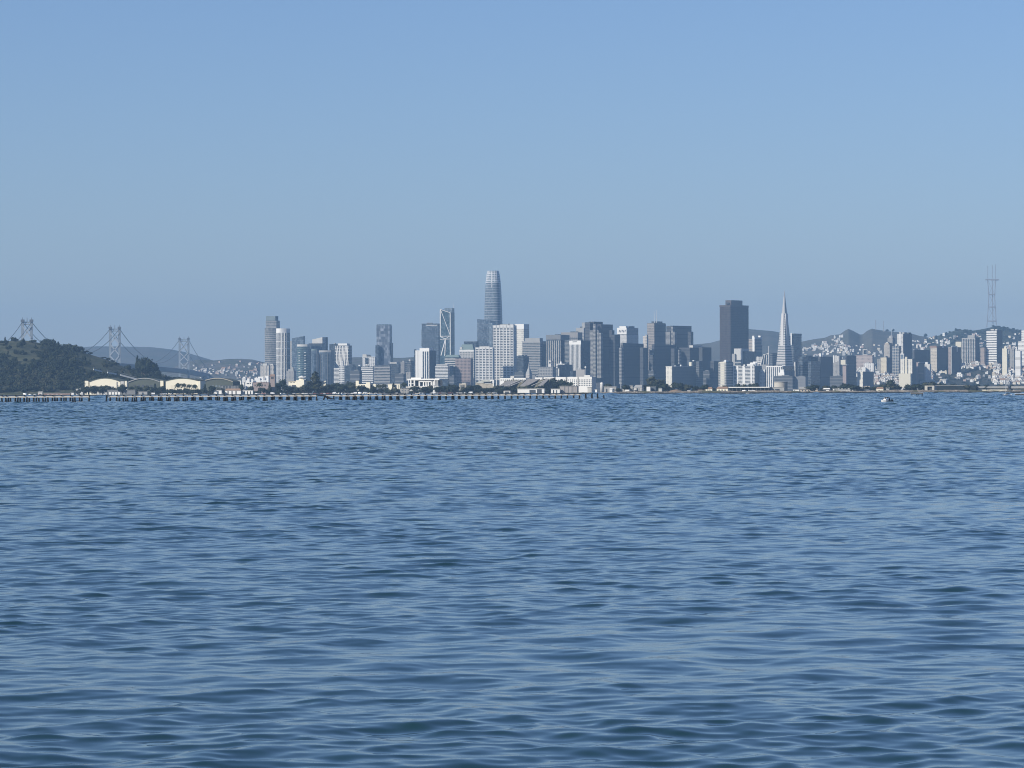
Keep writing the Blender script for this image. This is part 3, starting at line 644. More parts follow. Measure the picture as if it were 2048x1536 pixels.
strip(t, 1332, 1340.6, 663, 700, 9490, 16); strip(t, 1343.2, 1346, 653, 700, 9488, 18); strip(t, 1346.4, 1349.6, 663, 700, 9486, 16)
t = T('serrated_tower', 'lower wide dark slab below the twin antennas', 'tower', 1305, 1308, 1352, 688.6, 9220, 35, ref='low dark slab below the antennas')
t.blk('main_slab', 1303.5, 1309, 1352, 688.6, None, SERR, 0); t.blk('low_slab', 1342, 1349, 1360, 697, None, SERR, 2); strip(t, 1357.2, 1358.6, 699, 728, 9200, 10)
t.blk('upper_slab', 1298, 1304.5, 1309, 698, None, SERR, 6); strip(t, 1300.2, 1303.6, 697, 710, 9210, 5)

t = T('logo_office', 'white office with tight vertical ribs and a blank crown bearing a small dark mark', 'building', 1139.2, 1162, 1180.5, 681, 9130, 30, ref='white ribbed office with dark mark')
t.body(G_DARK); t.mk('crown', [(-0.7, t.WR + 0.4, -0.4, t.WL + 0.5, t.z(689), t.h)], WHITE)
t.piers('L', 9, -1, t.z(688.5), 0.42, WHITE, 0.9, name='rib', sep=True); t.piers('R', 7, -1, t.z(689), 0.2, DGREY, 0.5); t.mk('shade_toned_crown', [(0.5, t.WR + 0.6, -0.7, -0.3, t.z(689), t.h + 0.2)], DGREY)  # dark ribs and crown sheet paint shade on the side face
V, Fc = [], []; yl, zl = t.ly(1146.5), t.z(683.2)
for i in range(7):
    a_, c_ = R(60 + i * 40), R(60 + (i + 1) * 40); add_beam(V, Fc, (-0.9, yl + 1.3 * math.cos(a_), zl + 1.3 * math.sin(a_)), (-0.9, yl + 1.3 * math.cos(c_), zl + 1.3 * math.sin(c_)), 0.55)
mesh_obj('logo_ring', V, Fc, DGREY, t.o)
t.mk('logo_lettering', [(-1.0, -0.5, t.ly(1148.4 + i * 0.95), t.ly(1147.8 + i * 0.95), zl - 0.9, zl + (1.0 if i % 2 else 0.6)) for i in range(7)], DGREY)
t = T('clock_tower', 'slim pale tower with an open belfry and flagpole before the wide finned office', 'tower', 1096.5, 1102.5, 1105.2, 721.5, 8950, 25, ref='slim belfry tower')
t.body(punched('belfry_wall', (0.55, 0.53, 0.50), cw=3, ch=4, fw=0.3)); t.mk('belfry_opening', [(-0.4, 0.3, t.WL * 0.2, t.WL * 0.8, t.z(727), t.z(723.6))], DGREY); t.pent(0.1, 0.9, 0.1, 0.9, t.z(719.5), LGREY, 'cap'); t.mast(0.5, 0.5, t.z(713), 0.9, t.z(719.7), 'flagpole')
t = T('classical_office', 'low grey classical building with columns beneath the slim belfry tower', 'building', 1076, 1105, 1111, 733.5, 8930, 18); t.body(GREY); t.slabs(3, t.z(752), t.h, 0.4, LGREY, 0.6, sep=True); t.piers('L', 9, t.z(752), t.h - 2, 0.35, LGREY, 0.8, name='column', sep=True); t.piers('R', 2, 0, t.h, 0.3, LGREY, 0.8, name='column', sep=True)
t = T('white_banded_block', 'small block of two bright white bands with a domed roof tank', 'building', 1113, 1129.5, 1133, 727.5, 9050, 18, ref='two-band white block'); t.body(G_DARK); t.mk('white_band', [(-0.5, t.WR, 0, t.WL, t.z(731.5), t.h)], WHITE); t.mk('white_band', [(-0.5, t.WR, 0, t.WL, t.z(735.8), t.z(733.2))], WHITE); t.mast(0.5, 0.55, t.z(722.8), 8, t.h, 'roof_tank', WHITE)
t = T('shed_roof_block', 'dark blue block with a steep side roof and white window strip', 'building', 1115, 1119, 1152, 730, 9000, 35); t.blk('hall', 1115, 1119, 1146, 729, None, G_DARK); t.blk('lean_to', 1140, 1146, 1156, 741, None, G_DARK, 2); t.mk('window_strip', [(-0.5, 0.4, 0.5, t.WL * 0.75, t.z(752), t.z(737))], OFFW)
t = T('blank_block', 'plain beige block with tapering side next to the white sphere', 'building', 1152, 1169.5, 1172, 739, 8990, 15); t.body(wall('plain_beige', (0.36, 0.34, 0.315)))
t = T('water_sphere', 'small white ball tank on a stem beside the plain beige block', 'water tank', 1171, 1172.5, 1174, 739, 8980, 15); V, Fc = [], []; add_lathe(V, Fc, [(0.3, t.z(732.6)), (2.0, t.z(733.1)), (2.7, t.z(734.8)), (2.0, t.z(736.6)), (0.5, t.z(737.2))], 14, 2, 2); mesh_obj('ball', V, Fc, WHITE, t.o, smooth=True); V, Fc = [], []; add_lathe(V, Fc, [(0.6, -1), (0.6, t.z(737))], 8, 2, 2); mesh_obj('stem', V, Fc, LGREY, t.o)

t = T('slot_topped_tower', 'tower with a white cap of slanted dark slots, half hidden by the dark serrated slabs', 'tower', 1235, 1253.5, 1277, 655.5, 9700, 30, ref='white-capped slotted tower')
t.body(punched('slot_wall', (0.30, 0.30, 0.30), cw=4, ch=3.9, fw=0.5)); t.mk('white_cap', [(-0.8, 1.5, -0.3, t.WL + 0.4, t.z(668), t.h)], WHITE)
t.slabs(9, t.z(686), t.z(669), 0.5, WHITE, 0.4, sep=True)
for i in range(5):
    V, Fc = [], []; xx = 1238.5 + i * 2.9; add_beam(V, Fc, (-1.0, t.ly(xx), t.z(664.5)), (-1.0, t.ly(xx + 1.6), t.z(659.8)), 1.9, 0.8); mesh_obj('slot', V, Fc, G_DARK, t.o)
t.pent(0.02, 0.25, 0.1, 0.8, t.z(652.2), WHITE); t.pent(0.3, 0.75, 0.1, 0.8, t.z(652), GREY, 'plant_block')
t = T('antenna_tower', 'brown tower with a finely gridded sunlit face and twin roof antennas', 'tower', 1295, 1309, 1331.5, 646, 9900, 35, ref='twin antenna tower')
t.body(G_DARK); t.slabs(30, 60, t.h, 0.45, wall('tan_stone', (0.33, 0.30, 0.27)), 0.4); t.piers('L', 10, 60, t.h, 0.42, wall('tan_stone', (0, 0, 0)), 0.6); t.mk('shade_toned_flank', [(0.6, t.WR + 0.5, -0.7, -0.3, -1, t.h - 3)], SERR); t.pent(0.25, 0.85, 0.2, 0.8, t.z(642.5), DGREY); t.mast(0.10, 0.1, t.z(623), 1.8); t.mast(0.26, 0.1, t.z(620), 2.0)  # dark sheet added to paint the flank's shade, as on later flanks
t = T('office_slab', 'short tan gridded block tucked left of the twin antenna tower', 'building', 1286, 1294, 1297, 672, 9850, 30); t.body(punched('tan_grid', (0.48, 0.44, 0.39), cw=4, ch=4.4)); t.mk('roof_step', [(1, 10, 1, t.WL * 0.5, t.h - 0.2, t.z(669))], LGREY)
t = T('office_slab', 'wide dark office with a pale flat roof box, right of the low serrated slab', 'building', 1358, 1380, 1422.5, 695, 9240, 35, ref='wide dark office with pale roof box'); t.body(SERR); t.blk('roof_box', 1379, 1386, 1404, 690.6, 695.2, OFFW, 12); t.blk('wing', 1398, 1405, 1423, 694.6, None, DGREY, 6); t.mk('slit', [(-0.6, 0.2, t.WL - 3, t.WL - 1.5, 20, t.h - 6)], LGREY)
t = T('apartment_slab', 'apartment slab with one bright cream end and a long shaded side, low by the shore', 'building', 1332, 1344.3, 1393, 732.3, 8950, 35, ref='slab with bright cream end')
t.body(wall('shade_toned_slab', (0.12, 0.12, 0.125))); t.mk('end_wall', [(-0.5, 0.1, 0, t.WL, -1, t.h)], punched('cream_end', (0.64, 0.61, 0.53), (0.12, 0.11, 0.10), cw=4.2, ch=3.2, fw=0.38)); t.cap(t.h, OFFW, 'parapet', 1.2)  # dark body colour carries the long side's shade; the sunlit end stays cream
t.slabs(17, 3, t.h, 0.2, GREY, 0.25); t.blk('stair_head', 1376, 1381, 1390, 722, 733, G_DARK, 6); t.blk('plant_room', 1378, 1383, 1386, 724.3, 732, CREAM, 3); t.blk('water_tank', 1360, 1362.5, 1364.6, 729.4, 732.5, WHITE, 4); t.blk('roof_vent', 1349, 1351, 1353, 731, 732.6, WHITE, 3); t.blk('roof_light', 1385, 1388, 1391, 720.6, 722.2, WHITE, 8)
t = T('office_slab', 'dark block with faintly lighter ribs right of the slab with the bright cream end', 'building', 1392, 1398, 1406, 722, 9020, 35); t.body(DGREY); t.slabs(14, 3, t.h, 0.25, GREY, 0.3); t.piers('R', 4, 3, t.h, 0.3, GREY, 0.5)
t = T('office_slab', 'plain dark block left of the narrow cream apartment tower', 'building', 1421, 1428, 1441, 722, 9050, 35); t.body(SERR)
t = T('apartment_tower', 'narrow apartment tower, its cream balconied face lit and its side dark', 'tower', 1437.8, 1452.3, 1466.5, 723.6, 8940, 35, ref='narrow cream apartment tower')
t.body(wall('shade_toned_slab', (0, 0, 0))); t.mk('lit_wall', [(-0.5, 0.1, 0, t.WL, -1, t.h)], CREAM); t.slabs(18, 4, t.h, 0.3, OFFW, 0.9, name='balcony_band', sep=True)
for f in (0.12, 0.86): t.mk('window_strip', [(-0.7, 0.1, t.WL * f - 1.6, t.WL * f + 1.6, 2, t.h - 2)], G_DARK)
t.pent(0.05, 0.4, 0.05, 0.3, t.z(719.8), WHITE, 'roof_tank')

t = T('granite_skyscraper', 'tall dark granite skyscraper with a fine bay grid and a recessed flat crown', 'skyscraper', 1440.3, 1461, 1497, 609.9, 9900, 35, ref='tall dark granite skyscraper')
t.body(GRANITE); t.slabs(50, 5, t.h - 4, 0.42, G_DARK, 0.35); t.piers('L', 13, 5, t.h, 0.34, GRANITE, 1.0, sep=True); t.piers('R', 22, 5, t.h, 0.34, GRANITE, 1.0, sep=True); t.mk('top_band', [(-1, t.WR + 1, -1, t.WL + 1, t.h - 5, t.h)], GRANITE)
t.blk('crown', 1451.5, 1463, 1485.5, 600.3, 610.2, GRANITE, 16); t.blk('crown_louvre', 1452, 1458, 1458.4, 604.6, 607.6, DGREY, 15)
t = T('stepped_office', 'pale stepped office with a rounded white stair edge before the dark granite skyscraper', 'building', 1464, 1481.5, 1498, 697, 9500, 35, ref='pale stepped office')
t.blk('tall_block', 1468.3, 1481.5, 1498, 697, None, wall('pale_grey_panels', (0.45, 0.45, 0.43)), 0); t.blk('low_block', 1464, 1470, 1472, 707.5, None, LGREY, 4); t.mk('stair_edge', [(1, 5, -0.9, 0.2, t.z(718), t.h + 0.5)], WHITE)
b_ = t.blk('base_block', 1465.5, 1482, 1484, 720, None, G_DARK, -6)[1]; t.slabs_on(b_, 8, 0.4, LGREY, 0.4, z0=20, sep=True); t.blk('shaded_wing', 1483, 1489, 1512, 702.5, None, G_DARK, 8)
t = T('banded_tower', 'banded tower with white roof tanks, right of the dark granite skyscraper', 'tower', 1497, 1509.5, 1524.5, 677.5, 10300, 35, ref='banded tower with white roof tanks')
t.body(GREY); t.slabs(9, t.z(704), t.h, 0.5, WARM, 0.5, sep=True); t.mk('white_pier', [(-0.8, 0.3, 0, 7, 2, t.h)], WHITE); t.mk('roof_rail', [(0, t.WR, 0, 3, t.h, t.z(674.3))], WHITE); t.mk('roof_tank', [(-0.5, 6, 1, 8, t.h, t.z(671.5))], WHITE); t.mk('roof_tank', [(t.WR - 9, t.WR - 1, 0, 8, t.h, t.z(671))], WHITE); t.mk('side_pier', [(t.WR - 4, t.WR - 1, -0.7, 0.2, t.z(690), t.h)], WHITE)
t = T('gridded_office', 'small white gridded block beside the leaning glass wedge', 'building', 1512.5, 1523.5, 1526, 713, 9450, 25); t.body(G_DARK); t.slabs(4, t.z(728), t.h, 0.4, WHITE, 0.5, sep=True); t.piers('L', 4, 3, t.h, 0.35, WHITE, 0.7, sep=True)
t = T('wedge_building', 'leaning glass wedge with white edges and a sharp corner spike', 'building', 1524, 1538.8, 1540, 709, 9400, 15, ref='leaning glass wedge')
V, Fc = [], []; yL, yR, yl_, yr_ = t.ly(1521.5), t.ly(1539), t.ly(1527), t.ly(1539)
V += [(0, yR, t.z(729)), (0, yL, t.z(729)), (0, yl_, t.z(709)), (0, yr_, t.z(707))]; V += [(22, y, z) for (_, y, z) in V[:4]]
Fc += [(0, 1, 2, 3), (7, 6, 5, 4), (0, 4, 5, 1), (1, 5, 6, 2), (2, 6, 7, 3), (3, 7, 4, 0)]; mesh_obj('wedge', V, Fc, G_DARK, t.o)
t.body(LGREY, -1, t.z(729), 'plinth')
for sg in ((1521.6, 729, 1527, 709.4), (1527.2, 729, 1529.4, 709.4), (1532.4, 729, 1533.6, 710), (1539, 729, 1539, 706), (1526.8, 709.4, 1538.8, 707)): t.strut(*sg, 1.3, WHITE, 'edge_beam')
t.strut(1535, 709, 1538.8, 704, 1.2, WHITE, 'spike'); t.strut(1538.8, 706, 1539, 692, 1.0, WHITE, 'spike')
t = T('office_slab', 'dark low block between the leaning wedge and the pyramid tower', 'building', 1539, 1545, 1556, 706, 9750, 35); t.body(G_DARK); t.slabs(8, t.z(735), t.h, 0.3, GREY, 0.3)
t = T('balcony_slab', 'wide white apartment slab gridded with balconies and dark windows', 'building', 1467, 1508.8, 1522, 731.5, 8940, 25, ref='wide balconied white slab')
t.body(G_DARK); t.slabs(14, t.z(770), t.h, 0.42, WHITE, 1.0, name='balcony_band', sep=True)
for f0, f1 in ((0.0, 0.03), (0.10, 0.18), (0.44, 0.56), (0.76, 0.85), (0.97, 1.0)): t.mk('wall_strip', [(-1.2, 0.2, t.WL * f0, t.WL * f1, -1, t.h)], WHITE)
t.mk('shade_toned_flank', [(0.6, t.WR + 1.2, -1.3, -0.9, -1, t.h)], wall('shade_toned_slab', (0, 0, 0)))
for (xa, xb, y_) in ((1494, 1508, 727.8), (1500, 1512, 725), (1506, 1515, 723.2), (1487, 1491, 729)): t.blk('roof_house', xa, xb - 1, xb, y_, 731.7, WHITE, 6 + (xa - 1487) * 0.4)
t = T('stepped_office', 'small white stepped building with a dark side, right of the wide balconied slab', 'building', 1519, 1530, 1538.5, 744, 8960, 30)
t.body(punched('white_small', (0.60, 0.59, 0.57), cw=4, ch=3.6, fw=0.45)); t.blk('upper_block', 1521, 1529.6, 1537.5, 739, 744.2, WHITE, 3); t.mk('shade_toned_flank', [(0.4, t.WR + 0.3, -0.6, -0.2, -1, t.h)], DGREY)
t = T('column_fronted_block', 'white block with tall dark slots between columns at the foot of the pyramid', 'building', 1533, 1565, 1589, 732, 8930, 28, ref='white block with tall slots')
t.body(G_DARK); t.piers('L', 8, -1, t.h, 0.45, WHITE, 1.0, name='column', sep=True); t.mk('cornice', [(-1.2, t.WR * 0.1, -0.3, t.WL + 0.5, t.z(734), t.h + 0.2)], WHITE); t.mk('shade_toned_flank', [(0.8, t.WR + 0.4, -0.8, -0.4, -1, t.z(741))], punched('shade_toned_rib', (0.17, 0.17, 0.18), cw=4, ch=4000, fw=0.5, fh=1.0))  # ribbed dark sheet paints the shade on the side of the white block
b_ = t.blk('annex', 1555.5, 1568.5, 1570, 745, None, WHITE, -6)[1]; t.slabs_on(b_, 5, 0.4, OFFW, 0.3, sep=True); t.blk('annex_top', 1560, 1567.5, 1569, 739, 745.2, WHITE, -4)

# --- the pyramid
d_ = 9600; a_ = 45
t = T('pyramid_tower', 'slender white pyramid skyscraper with banded floors, side wings and a needle point', 'skyscraper', 1546.5, 1571.2, 1592, 584, d_, a_, base=1.5, ref='white pyramid tower')
S0 = (t.WL + t.WR) / 2; zA = t.z(580)
def pyr(z): return S0 * (1 - z / zA)            # side length at height z
def pyr_box(V, Fc, z0, z1, grow=0.0):
    a0, a1 = pyr(z0) / 2 + grow, max(0.02, pyr(z1) / 2 + grow); c = S0 / 2; b = len(V)
    V += [(c - a0, c - a0, z0), (c + a0, c - a0, z0), (c + a0, c + a0, z0), (c - a0, c + a0, z0), (c - a1, c - a1, z1), (c + a1, c - a1, z1), (c + a1, c + a1, z1), (c - a1, c + a1, z1)]
    Fc += [(b + 3, b + 2, b + 1, b), (b + 4, b + 5, b + 6, b + 7)] + [(b + i, b + (i + 1) % 4, b + 4 + (i + 1) % 4, b + 4 + i) for i in range(4)]
zs_ = t.z(628)
V, Fc = [], []; pyr_box(V, Fc, -1, zs_); mesh_obj('shaft', V, Fc, G_DARK, t.o)
V, Fc = [], []; pyr_box(V, Fc, zs_, zA, 0.15); mesh_obj('spire', V, Fc, wall('spire_metal', (0.36, 0.36, 0.36), 0.06, 0.5, 0.4), t.o)
QUARTZ = wall('white_quartz', (0.50, 0.49, 0.475), 0.06)
nb_ = 46
for i in range(nb_):
    z0_ = 4 + (zs_ - 4) * i / nb_; V, Fc = [], []; pyr_box(V, Fc, z0_, z0_ + (zs_ - 4) / nb_ * 0.58, 0.4); mesh_obj('floor_band', V, Fc, QUARTZ, t.o)
c = S0 / 2
def wing(face):
    zb, zt_ = t.z(692), t.z(626.5); out = pyr(zb) / 2 * 1.0
    V, Fc = [], []; h0, h1 = 5.2, 4.0
    if face == 'L': pts = [(c - out - 0.3, c - h0), (c - out - 0.3, c + h0), (c, c + h0), (c, c - h0)]; tp = [(c - out * 0.70, c - h1), (c - out * 0.70, c + h1), (c, c + h1), (c, c - h1)]
    else: pts = [(c - h0, c - out - 0.3), (c + h0, c - out - 0.3), (c + h0, c), (c - h0, c)]; tp = [(c - h1, c - out * 0.70), (c + h1, c - out * 0.70), (c + h1, c), (c - h1, c)]
    V += [(p[0], p[1], zb) for p in pts] + [(p[0], p[1], zt_) for p in tp]
    Fc += [(3, 2, 1, 0), (4, 5, 6, 7)] + [(i, (i + 1) % 4, 4 + (i + 1) % 4, 4 + i) for i in range(4)]
    mesh_obj('wing', V, Fc, QUARTZ, t.o)
wing('L'); wing('R')
t = T('banded_tower', 'dark banded tower just right of the pyramid, one bright sliver on its edge', 'tower', 1583, 1587, 1603.3, 667, 9900, 30, ref='dark tower beside the pyramid'); t.body(G_DARK); t.slabs(26, 5, t.h, 0.34, GREY, 0.4); t.blk('bright_edge', 1581.5, 1583.8, 1584.4, 665.8, 690, WHITE, -4); t.cap(t.h, GREY, 'parapet', 3)  # white sliver paints sunlight on the tower's edge
t = T('office_slab', 'dark glass office with pale floor lines, right of the foot of the pyramid', 'building', 1597, 1605, 1640, 713.5, 9220, 35); t.body(G_DARK); t.slabs(14, 4, t.h, 0.16, GREY, 0.3, sep=True); b_ = t.blk('wing', 1616, 1622, 1640, 722, None, G_DARK, -8)[1]; t.slabs_on(b_, 12, 0.16, GREY, 0.3)
t.blk('lit_end', 1588.5, 1591, 1594, 724, None, G_DARK, 4); t.mk('sun_toned_edge', [(-16, -14, t.WL, t.WL + 4, 8, t.z(724))], OFFW)  # off-white strip paints a sunlit edge on the dark end
t = T('office_slab', 'plain dark cube office with white roof clutter, right of the dark glass office', 'building', 1636, 1641, 1666, 713, 9260, 35, ref='plain dark cube office'); t.body(SERR); t.mk('roof_tank', [(8, 14, 3, 8, t.h, t.z(707))], WHITE); t.mk('roof_box', [(20, 30, 3, 8, t.h, t.z(710.5))], WHITE)
t = T('apartment_tower', 'grey apartment tower with bright vertical edges, right of the plain dark cube', 'building', 1666, 1679, 1684, 712, 9650, 30); t.body(punched('grey_flats', (0, 0, 0)))
for f in (0.2, 0.5, 0.85): t.mk('bright_edge', [(-0.7, 0.2, t.WL * f - 1.4, t.WL * f + 1.4, t.z(722 + 4 * f), t.h + 3 * f)], WHITE)
t = T('slab_tower', 'narrow pinkish tower with a wider yellow head, lit edge-on', 'tower', 1685.5, 1692.3, 1694, 729, 9060, 20, ref='narrow pinkish tower'); t.body(PINKST); t.blk('head', 1681.5, 1691, 1692.6, 719.8, 729, CREAM, -2); t.blk('head_shelf', 1684, 1694, 1698, 729, 730.2, OFFW, -3)
t = T('office_slab', 'dark slab behind the narrow pinkish tower', 'building', 1690, 1693, 1712.5, 711.3, 9100, 30); t.body(SERR); t.slabs(13, 4, t.h, 0.2, DGREY, 0.3)
t = T('grand_hotel', 'wide pinkish hotel with many small windows on the hill crest', 'hotel', 1712, 1745, 1748.5, 710.3, 10050, 12, base=25, ref='wide pinkish hotel'); t.body(punched('pink_hotel', (0.44, 0.38, 0.35), cw=3.4, ch=4, fw=0.5, fh=0.45)); t.cap(t.h, PINKST, 'cornice', 2)
t = T('frame_tower', 'white square frame tower top open around a dark centre, above the pinkish hotel', 'tower', 1725.5, 1735, 1736.6, 698.2, 10100, 12, base=25); t.body(wall('pale_grey_panels', (0, 0, 0))); t.mk('dark_centre', [(-0.6, 0.3, t.WL * 0.18, t.WL * 0.8, t.z(708), t.z(700.2))], G_DARK)
t = T('apartment_block', 'white apartment block with slim window columns below the pinkish hotel', 'building', 1727.5, 1747.5, 1751, 726.5, 9500, 15, base=12, ref='white block below the pinkish hotel'); t.body(punched('white_small', (0, 0, 0))); t.piers('L', 5, 2, t.h, 0.3, WHITE, 0.5, sep=True); t.blk('lower_wing', 1724, 1731, 1733, 734.5, None, WHITE, -6)
t = T('apartment_tower', 'cream apartment tower with a long shaded side, low beside the dark slab', 'building', 1714.5, 1726, 1747.5, 743, 9080, 32, base=4, ref='low cream tower with shaded side'); t.body(wall('shade_toned_slab', (0, 0, 0))); t.mk('lit_wall', [(-0.5, 0.1, 0, t.WL, -1, t.h)], punched('cream_end', (0, 0, 0))); t.blk('balcony_stack', 1712, 1714.6, 1716, 741, 754, OFFW, -3)
t = T('apartment_tower', 'yellowish cream tower with a dark side, below the arched-top tower', 'tower', 1761.5, 1773.4, 1784.5, 714.8, 9500, 32, base=12, ref='yellowish cream tower'); t.body(wall('shade_toned_slab', (0, 0, 0))); t.mk('lit_wall', [(-0.5, 0.1, 0, t.WL, -1, t.h)], punched('yellow_flats', (0.52, 0.47, 0.36), (0.14, 0.12, 0.1), cw=3.4, ch=3.4, fw=0.4)); t.mk('base_block', [(-2, 20, -8, 2, -1, 20)], WARM)
t = T('apartment_tower', 'greyish block just left of the yellowish cream tower', 'building', 1754.3, 1760.8, 1763, 717.7, 9650, 25, base=14); t.body(punched('grey_flats', (0, 0, 0)))
t = T('arched_tower', 'brownish tower with rounded shoulders on the hill', 'tower', 1768, 1779.8, 1787, 689, 10000, 32, base=30, ref='round-shouldered tower'); t.body(punched('warm_flats', (0.36, 0.335, 0.30), cw=3.4, ch=3.6, fw=0.45)); V, Fc = [], []
add_prism(V, Fc, [(0, t.WL * 0.2), (t.WR, t.WL * 0.2), (t.WR, t.WL * 0.85), (0, t.WL * 0.85)], t.h, t.z(686)); mesh_obj('shoulder', V, Fc, WARM, t.o); t.mk('crown', [(2, 12, t.WL * 0.35, t.WL * 0.7, t.z(686), t.z(684.2))], OFFW)
t = T('domed_tower', 'dark tower with a domed top and thin mast behind the round-shouldered tower', 'tower', 1775.5, 1785.5, 1791, 676, 10200, 32, base=32); t.body(punched('grey_flats', (0, 0, 0))); V, Fc = [], []; add_lathe(V, Fc, [(min(t.WL, t.WR) * 0.5, t.h - 0.2), (min(t.WL, t.WR) * 0.42, t.z(672.6)), (1.0, t.z(670.5))], 16, t.WR / 2, t.WL / 2); mesh_obj('dome', V, Fc, LGREY, t.o); t.mast(0.5, 0.5, t.z(656), 1.2, t.z(670.8))
t = T('apartment_tower', 'tallest hill tower, pale lit face with a central fin and a broad dark side', 'tower', 1794.8, 1806.6, 1824.3, 667.8, 9950, 32, base=28, ref='tallest hill tower'); t.body(wall('shade_toned_slab', (0, 0, 0))); t.mk('lit_wall', [(-0.5, 0.1, 0, t.WL, -1, t.h)], punched('pale_flats', (0.54, 0.53, 0.50), cw=3.6, ch=3.6, fw=0.42)); t.mk('central_fin', [(-1.0, 3, t.WL * 0.42, t.WL * 0.58, -1, t.z(663.5))], WHITE); t.mk('roof_house', [(t.WR * 0.2, t.WR * 0.5, 2, 10, t.h - 0.2, t.z(664.4))], LGREY); t.mk('roof_house', [(t.WR * 0.7, t.WR, 2, 10, t.h - 0.2, t.z(664.6))], DGREY)
t = T('glazed_tower', 'gable-topped tower with a busy glass grid before the tallest hill tower', 'tower', 1785, 1798, 1802.5, 691.5, 9600, 25, base=14, ref='busy gridded tower'); t.body(G_BLUE); t.slabs(14, 2, t.h, 0.3, LGREY, 0.6, name='balcony_band', sep=True); t.piers('L', 4, 2, t.h, 0.22, OFFW, 0.7, sep=True); t.mk('gable_block', [(0, 10, t.WL * 0.25, t.WL * 0.6, t.h - 0.2, t.z(688))], OFFW)
t = T('frame_tower', 'little glass box with a white frame at the foot of the tallest hill tower', 'building', 1801, 1807.6, 1809, 707.2, 9560, 20, base=14); t.body(G_LITE); t.cap(t.h, WHITE, 'frame_top', 2.5); t.piers('L', 1, 0, t.h, 0.2, WHITE, 0.5, sep=True)
t = T('apartment_tower', 'cream twin-winged apartment tower with a raised middle, on a bright base among houses', 'tower', 1801, 1824.6, 1832.5, 718, 9200, 22, base=8, ref='cream twin-winged tower'); t.body(punched('cream_end', (0, 0, 0))); t.mk('middle_bay', [(-0.9, 8, t.WL * 0.44, t.WL * 0.60, -1, t.z(713.5))], CREAM); t.mk('window_strip', [(-0.4, 0.1, t.WL * 0.36, t.WL * 0.40, 4, t.h - 1)], G_DARK); t.mk('window_strip', [(-0.4, 0.1, t.WL * 0.64, t.WL * 0.68, 4, t.h - 1)], G_DARK); t.blk('podium', 1797.5, 1821, 1824, 747, None, CREAM, -14); t.mk('shade_toned_flank', [(0.3, t.WR + 0.3, -0.5, -0.2, -1, t.h)], wall('shade_toned_slab', (0, 0, 0)))
t = T('office_slab', 'wide dark slab with a round roof tank, left of the brown-topped hotel', 'building', 1826, 1829, 1860, 699.5, 9800, 30, base=20, ref='wide dark hill slab'); t.body(SERR); t.mk('roof_strip', [(2, t.WR * 0.4, 1, 4, t.h - 0.2, t.h + 1)], WHITE)
V, Fc = [], []; add_lathe(V, Fc, [(0.5, t.z(697.5)), (3.2, t.z(696)), (3.4, t.z(691)), (2.4, t.z(688.6)), (0.3, t.z(687.8))], 14, t.WR * 0.32, 6); mesh_obj('water_tank', V, Fc, OFFW, t.o); t.mast(0.32, 0.2, t.z(696.5), 1.6, t.h, 'tank_stem')
t = T('hill_hotel', 'tan hotel flaring outward under a brown attic storey, with a wide dark side', 'hotel', 1861.5, 1874.2, 1896.5, 695.5, 9700, 30, base=20, ref='brown-topped tan hotel'); t.body(wall('shade_toned_slab', (0, 0, 0))); t.mk('lit_wall', [(-0.5, 0.1, 0, t.WL, -1, t.h)], punched('tan_hotel', (0.50, 0.45, 0.37), cw=3, ch=4, fw=0.45)); t.blk('attic', 1859.5, 1873.5, 1893, 691.5, 696.5, BROWN, 2); t.mk('shade_toned_flank', [(0.3, t.WR + 0.2, -0.4, -0.2, -1, t.h)], SERR); t.mk('roof_frame', [(t.WR * 0.5, t.WR * 0.65, 1, 4, t.h, t.z(690.5))], WHITE)
t = T('apartment_tower', 'brown brick tower with a white roof frame, between the tan hotel and the ribbed slab', 'building', 1897, 1904, 1922.5, 694, 9600, 32, base=18, ref='brown tower with white roof frame'); t.body(wall('shade_toned_slab', (0, 0, 0))); t.mk('lit_wall', [(-0.5, 0.1, 0, t.WL, -1, t.h)], punched('brown_flats', (0.30, 0.25, 0.22), cw=3.2, ch=3.6)); t.mk('edge_pier', [(-0.9, 2, 0, 2.5, -1, t.h)], LGREY); t.mk('roof_frame', [(2, t.WR * 0.6, 0, 2, t.h, t.z(691.6))], WHITE); t.mk('frame_leg', [(t.WR * 0.52, t.WR * 0.6, -0.6, 1.5, t.z(703), t.h)], WHITE)
t = T('ribbed_slab', 'tall grey apartment slab with five dark vertical ribs and a roof block', 'tower', 1924, 1950.6, 1959, 675.4, 9800, 22, base=24, ref='ribbed grey apartment slab'); t.body(punched('grey_slab', (0.40, 0.395, 0.38), cw=3000, ch=3.6, fw=1, fh=0.35))
for f in (0.1, 0.28, 0.46, 0.64, 0.82): t.mk('window_rib', [(-0.5, 0.2, t.WL * f, t.WL * f + 2.6, 6, t.h - 3)], G_DARK)
t.pent(0.05, 0.5, 0.05, 0.58, t.z(670.4), LGREY); t.mk('shade_toned_flank', [(0.3, t.WR + 0.3, -0.5, -0.2, -1, t.h)], wall('shade_toned_slab', (0, 0, 0)))
t = T('apartment_block', 'low cream block on the slope left of the ribbed slab', 'building', 1911.5, 1923, 1926, 683.5, 10000, 22, base=50); t.body(CREAM); t.mk('roof_house', [(2, 8, t.WL * 0.3, t.WL, t.h, t.z(681.2))], DGREY)
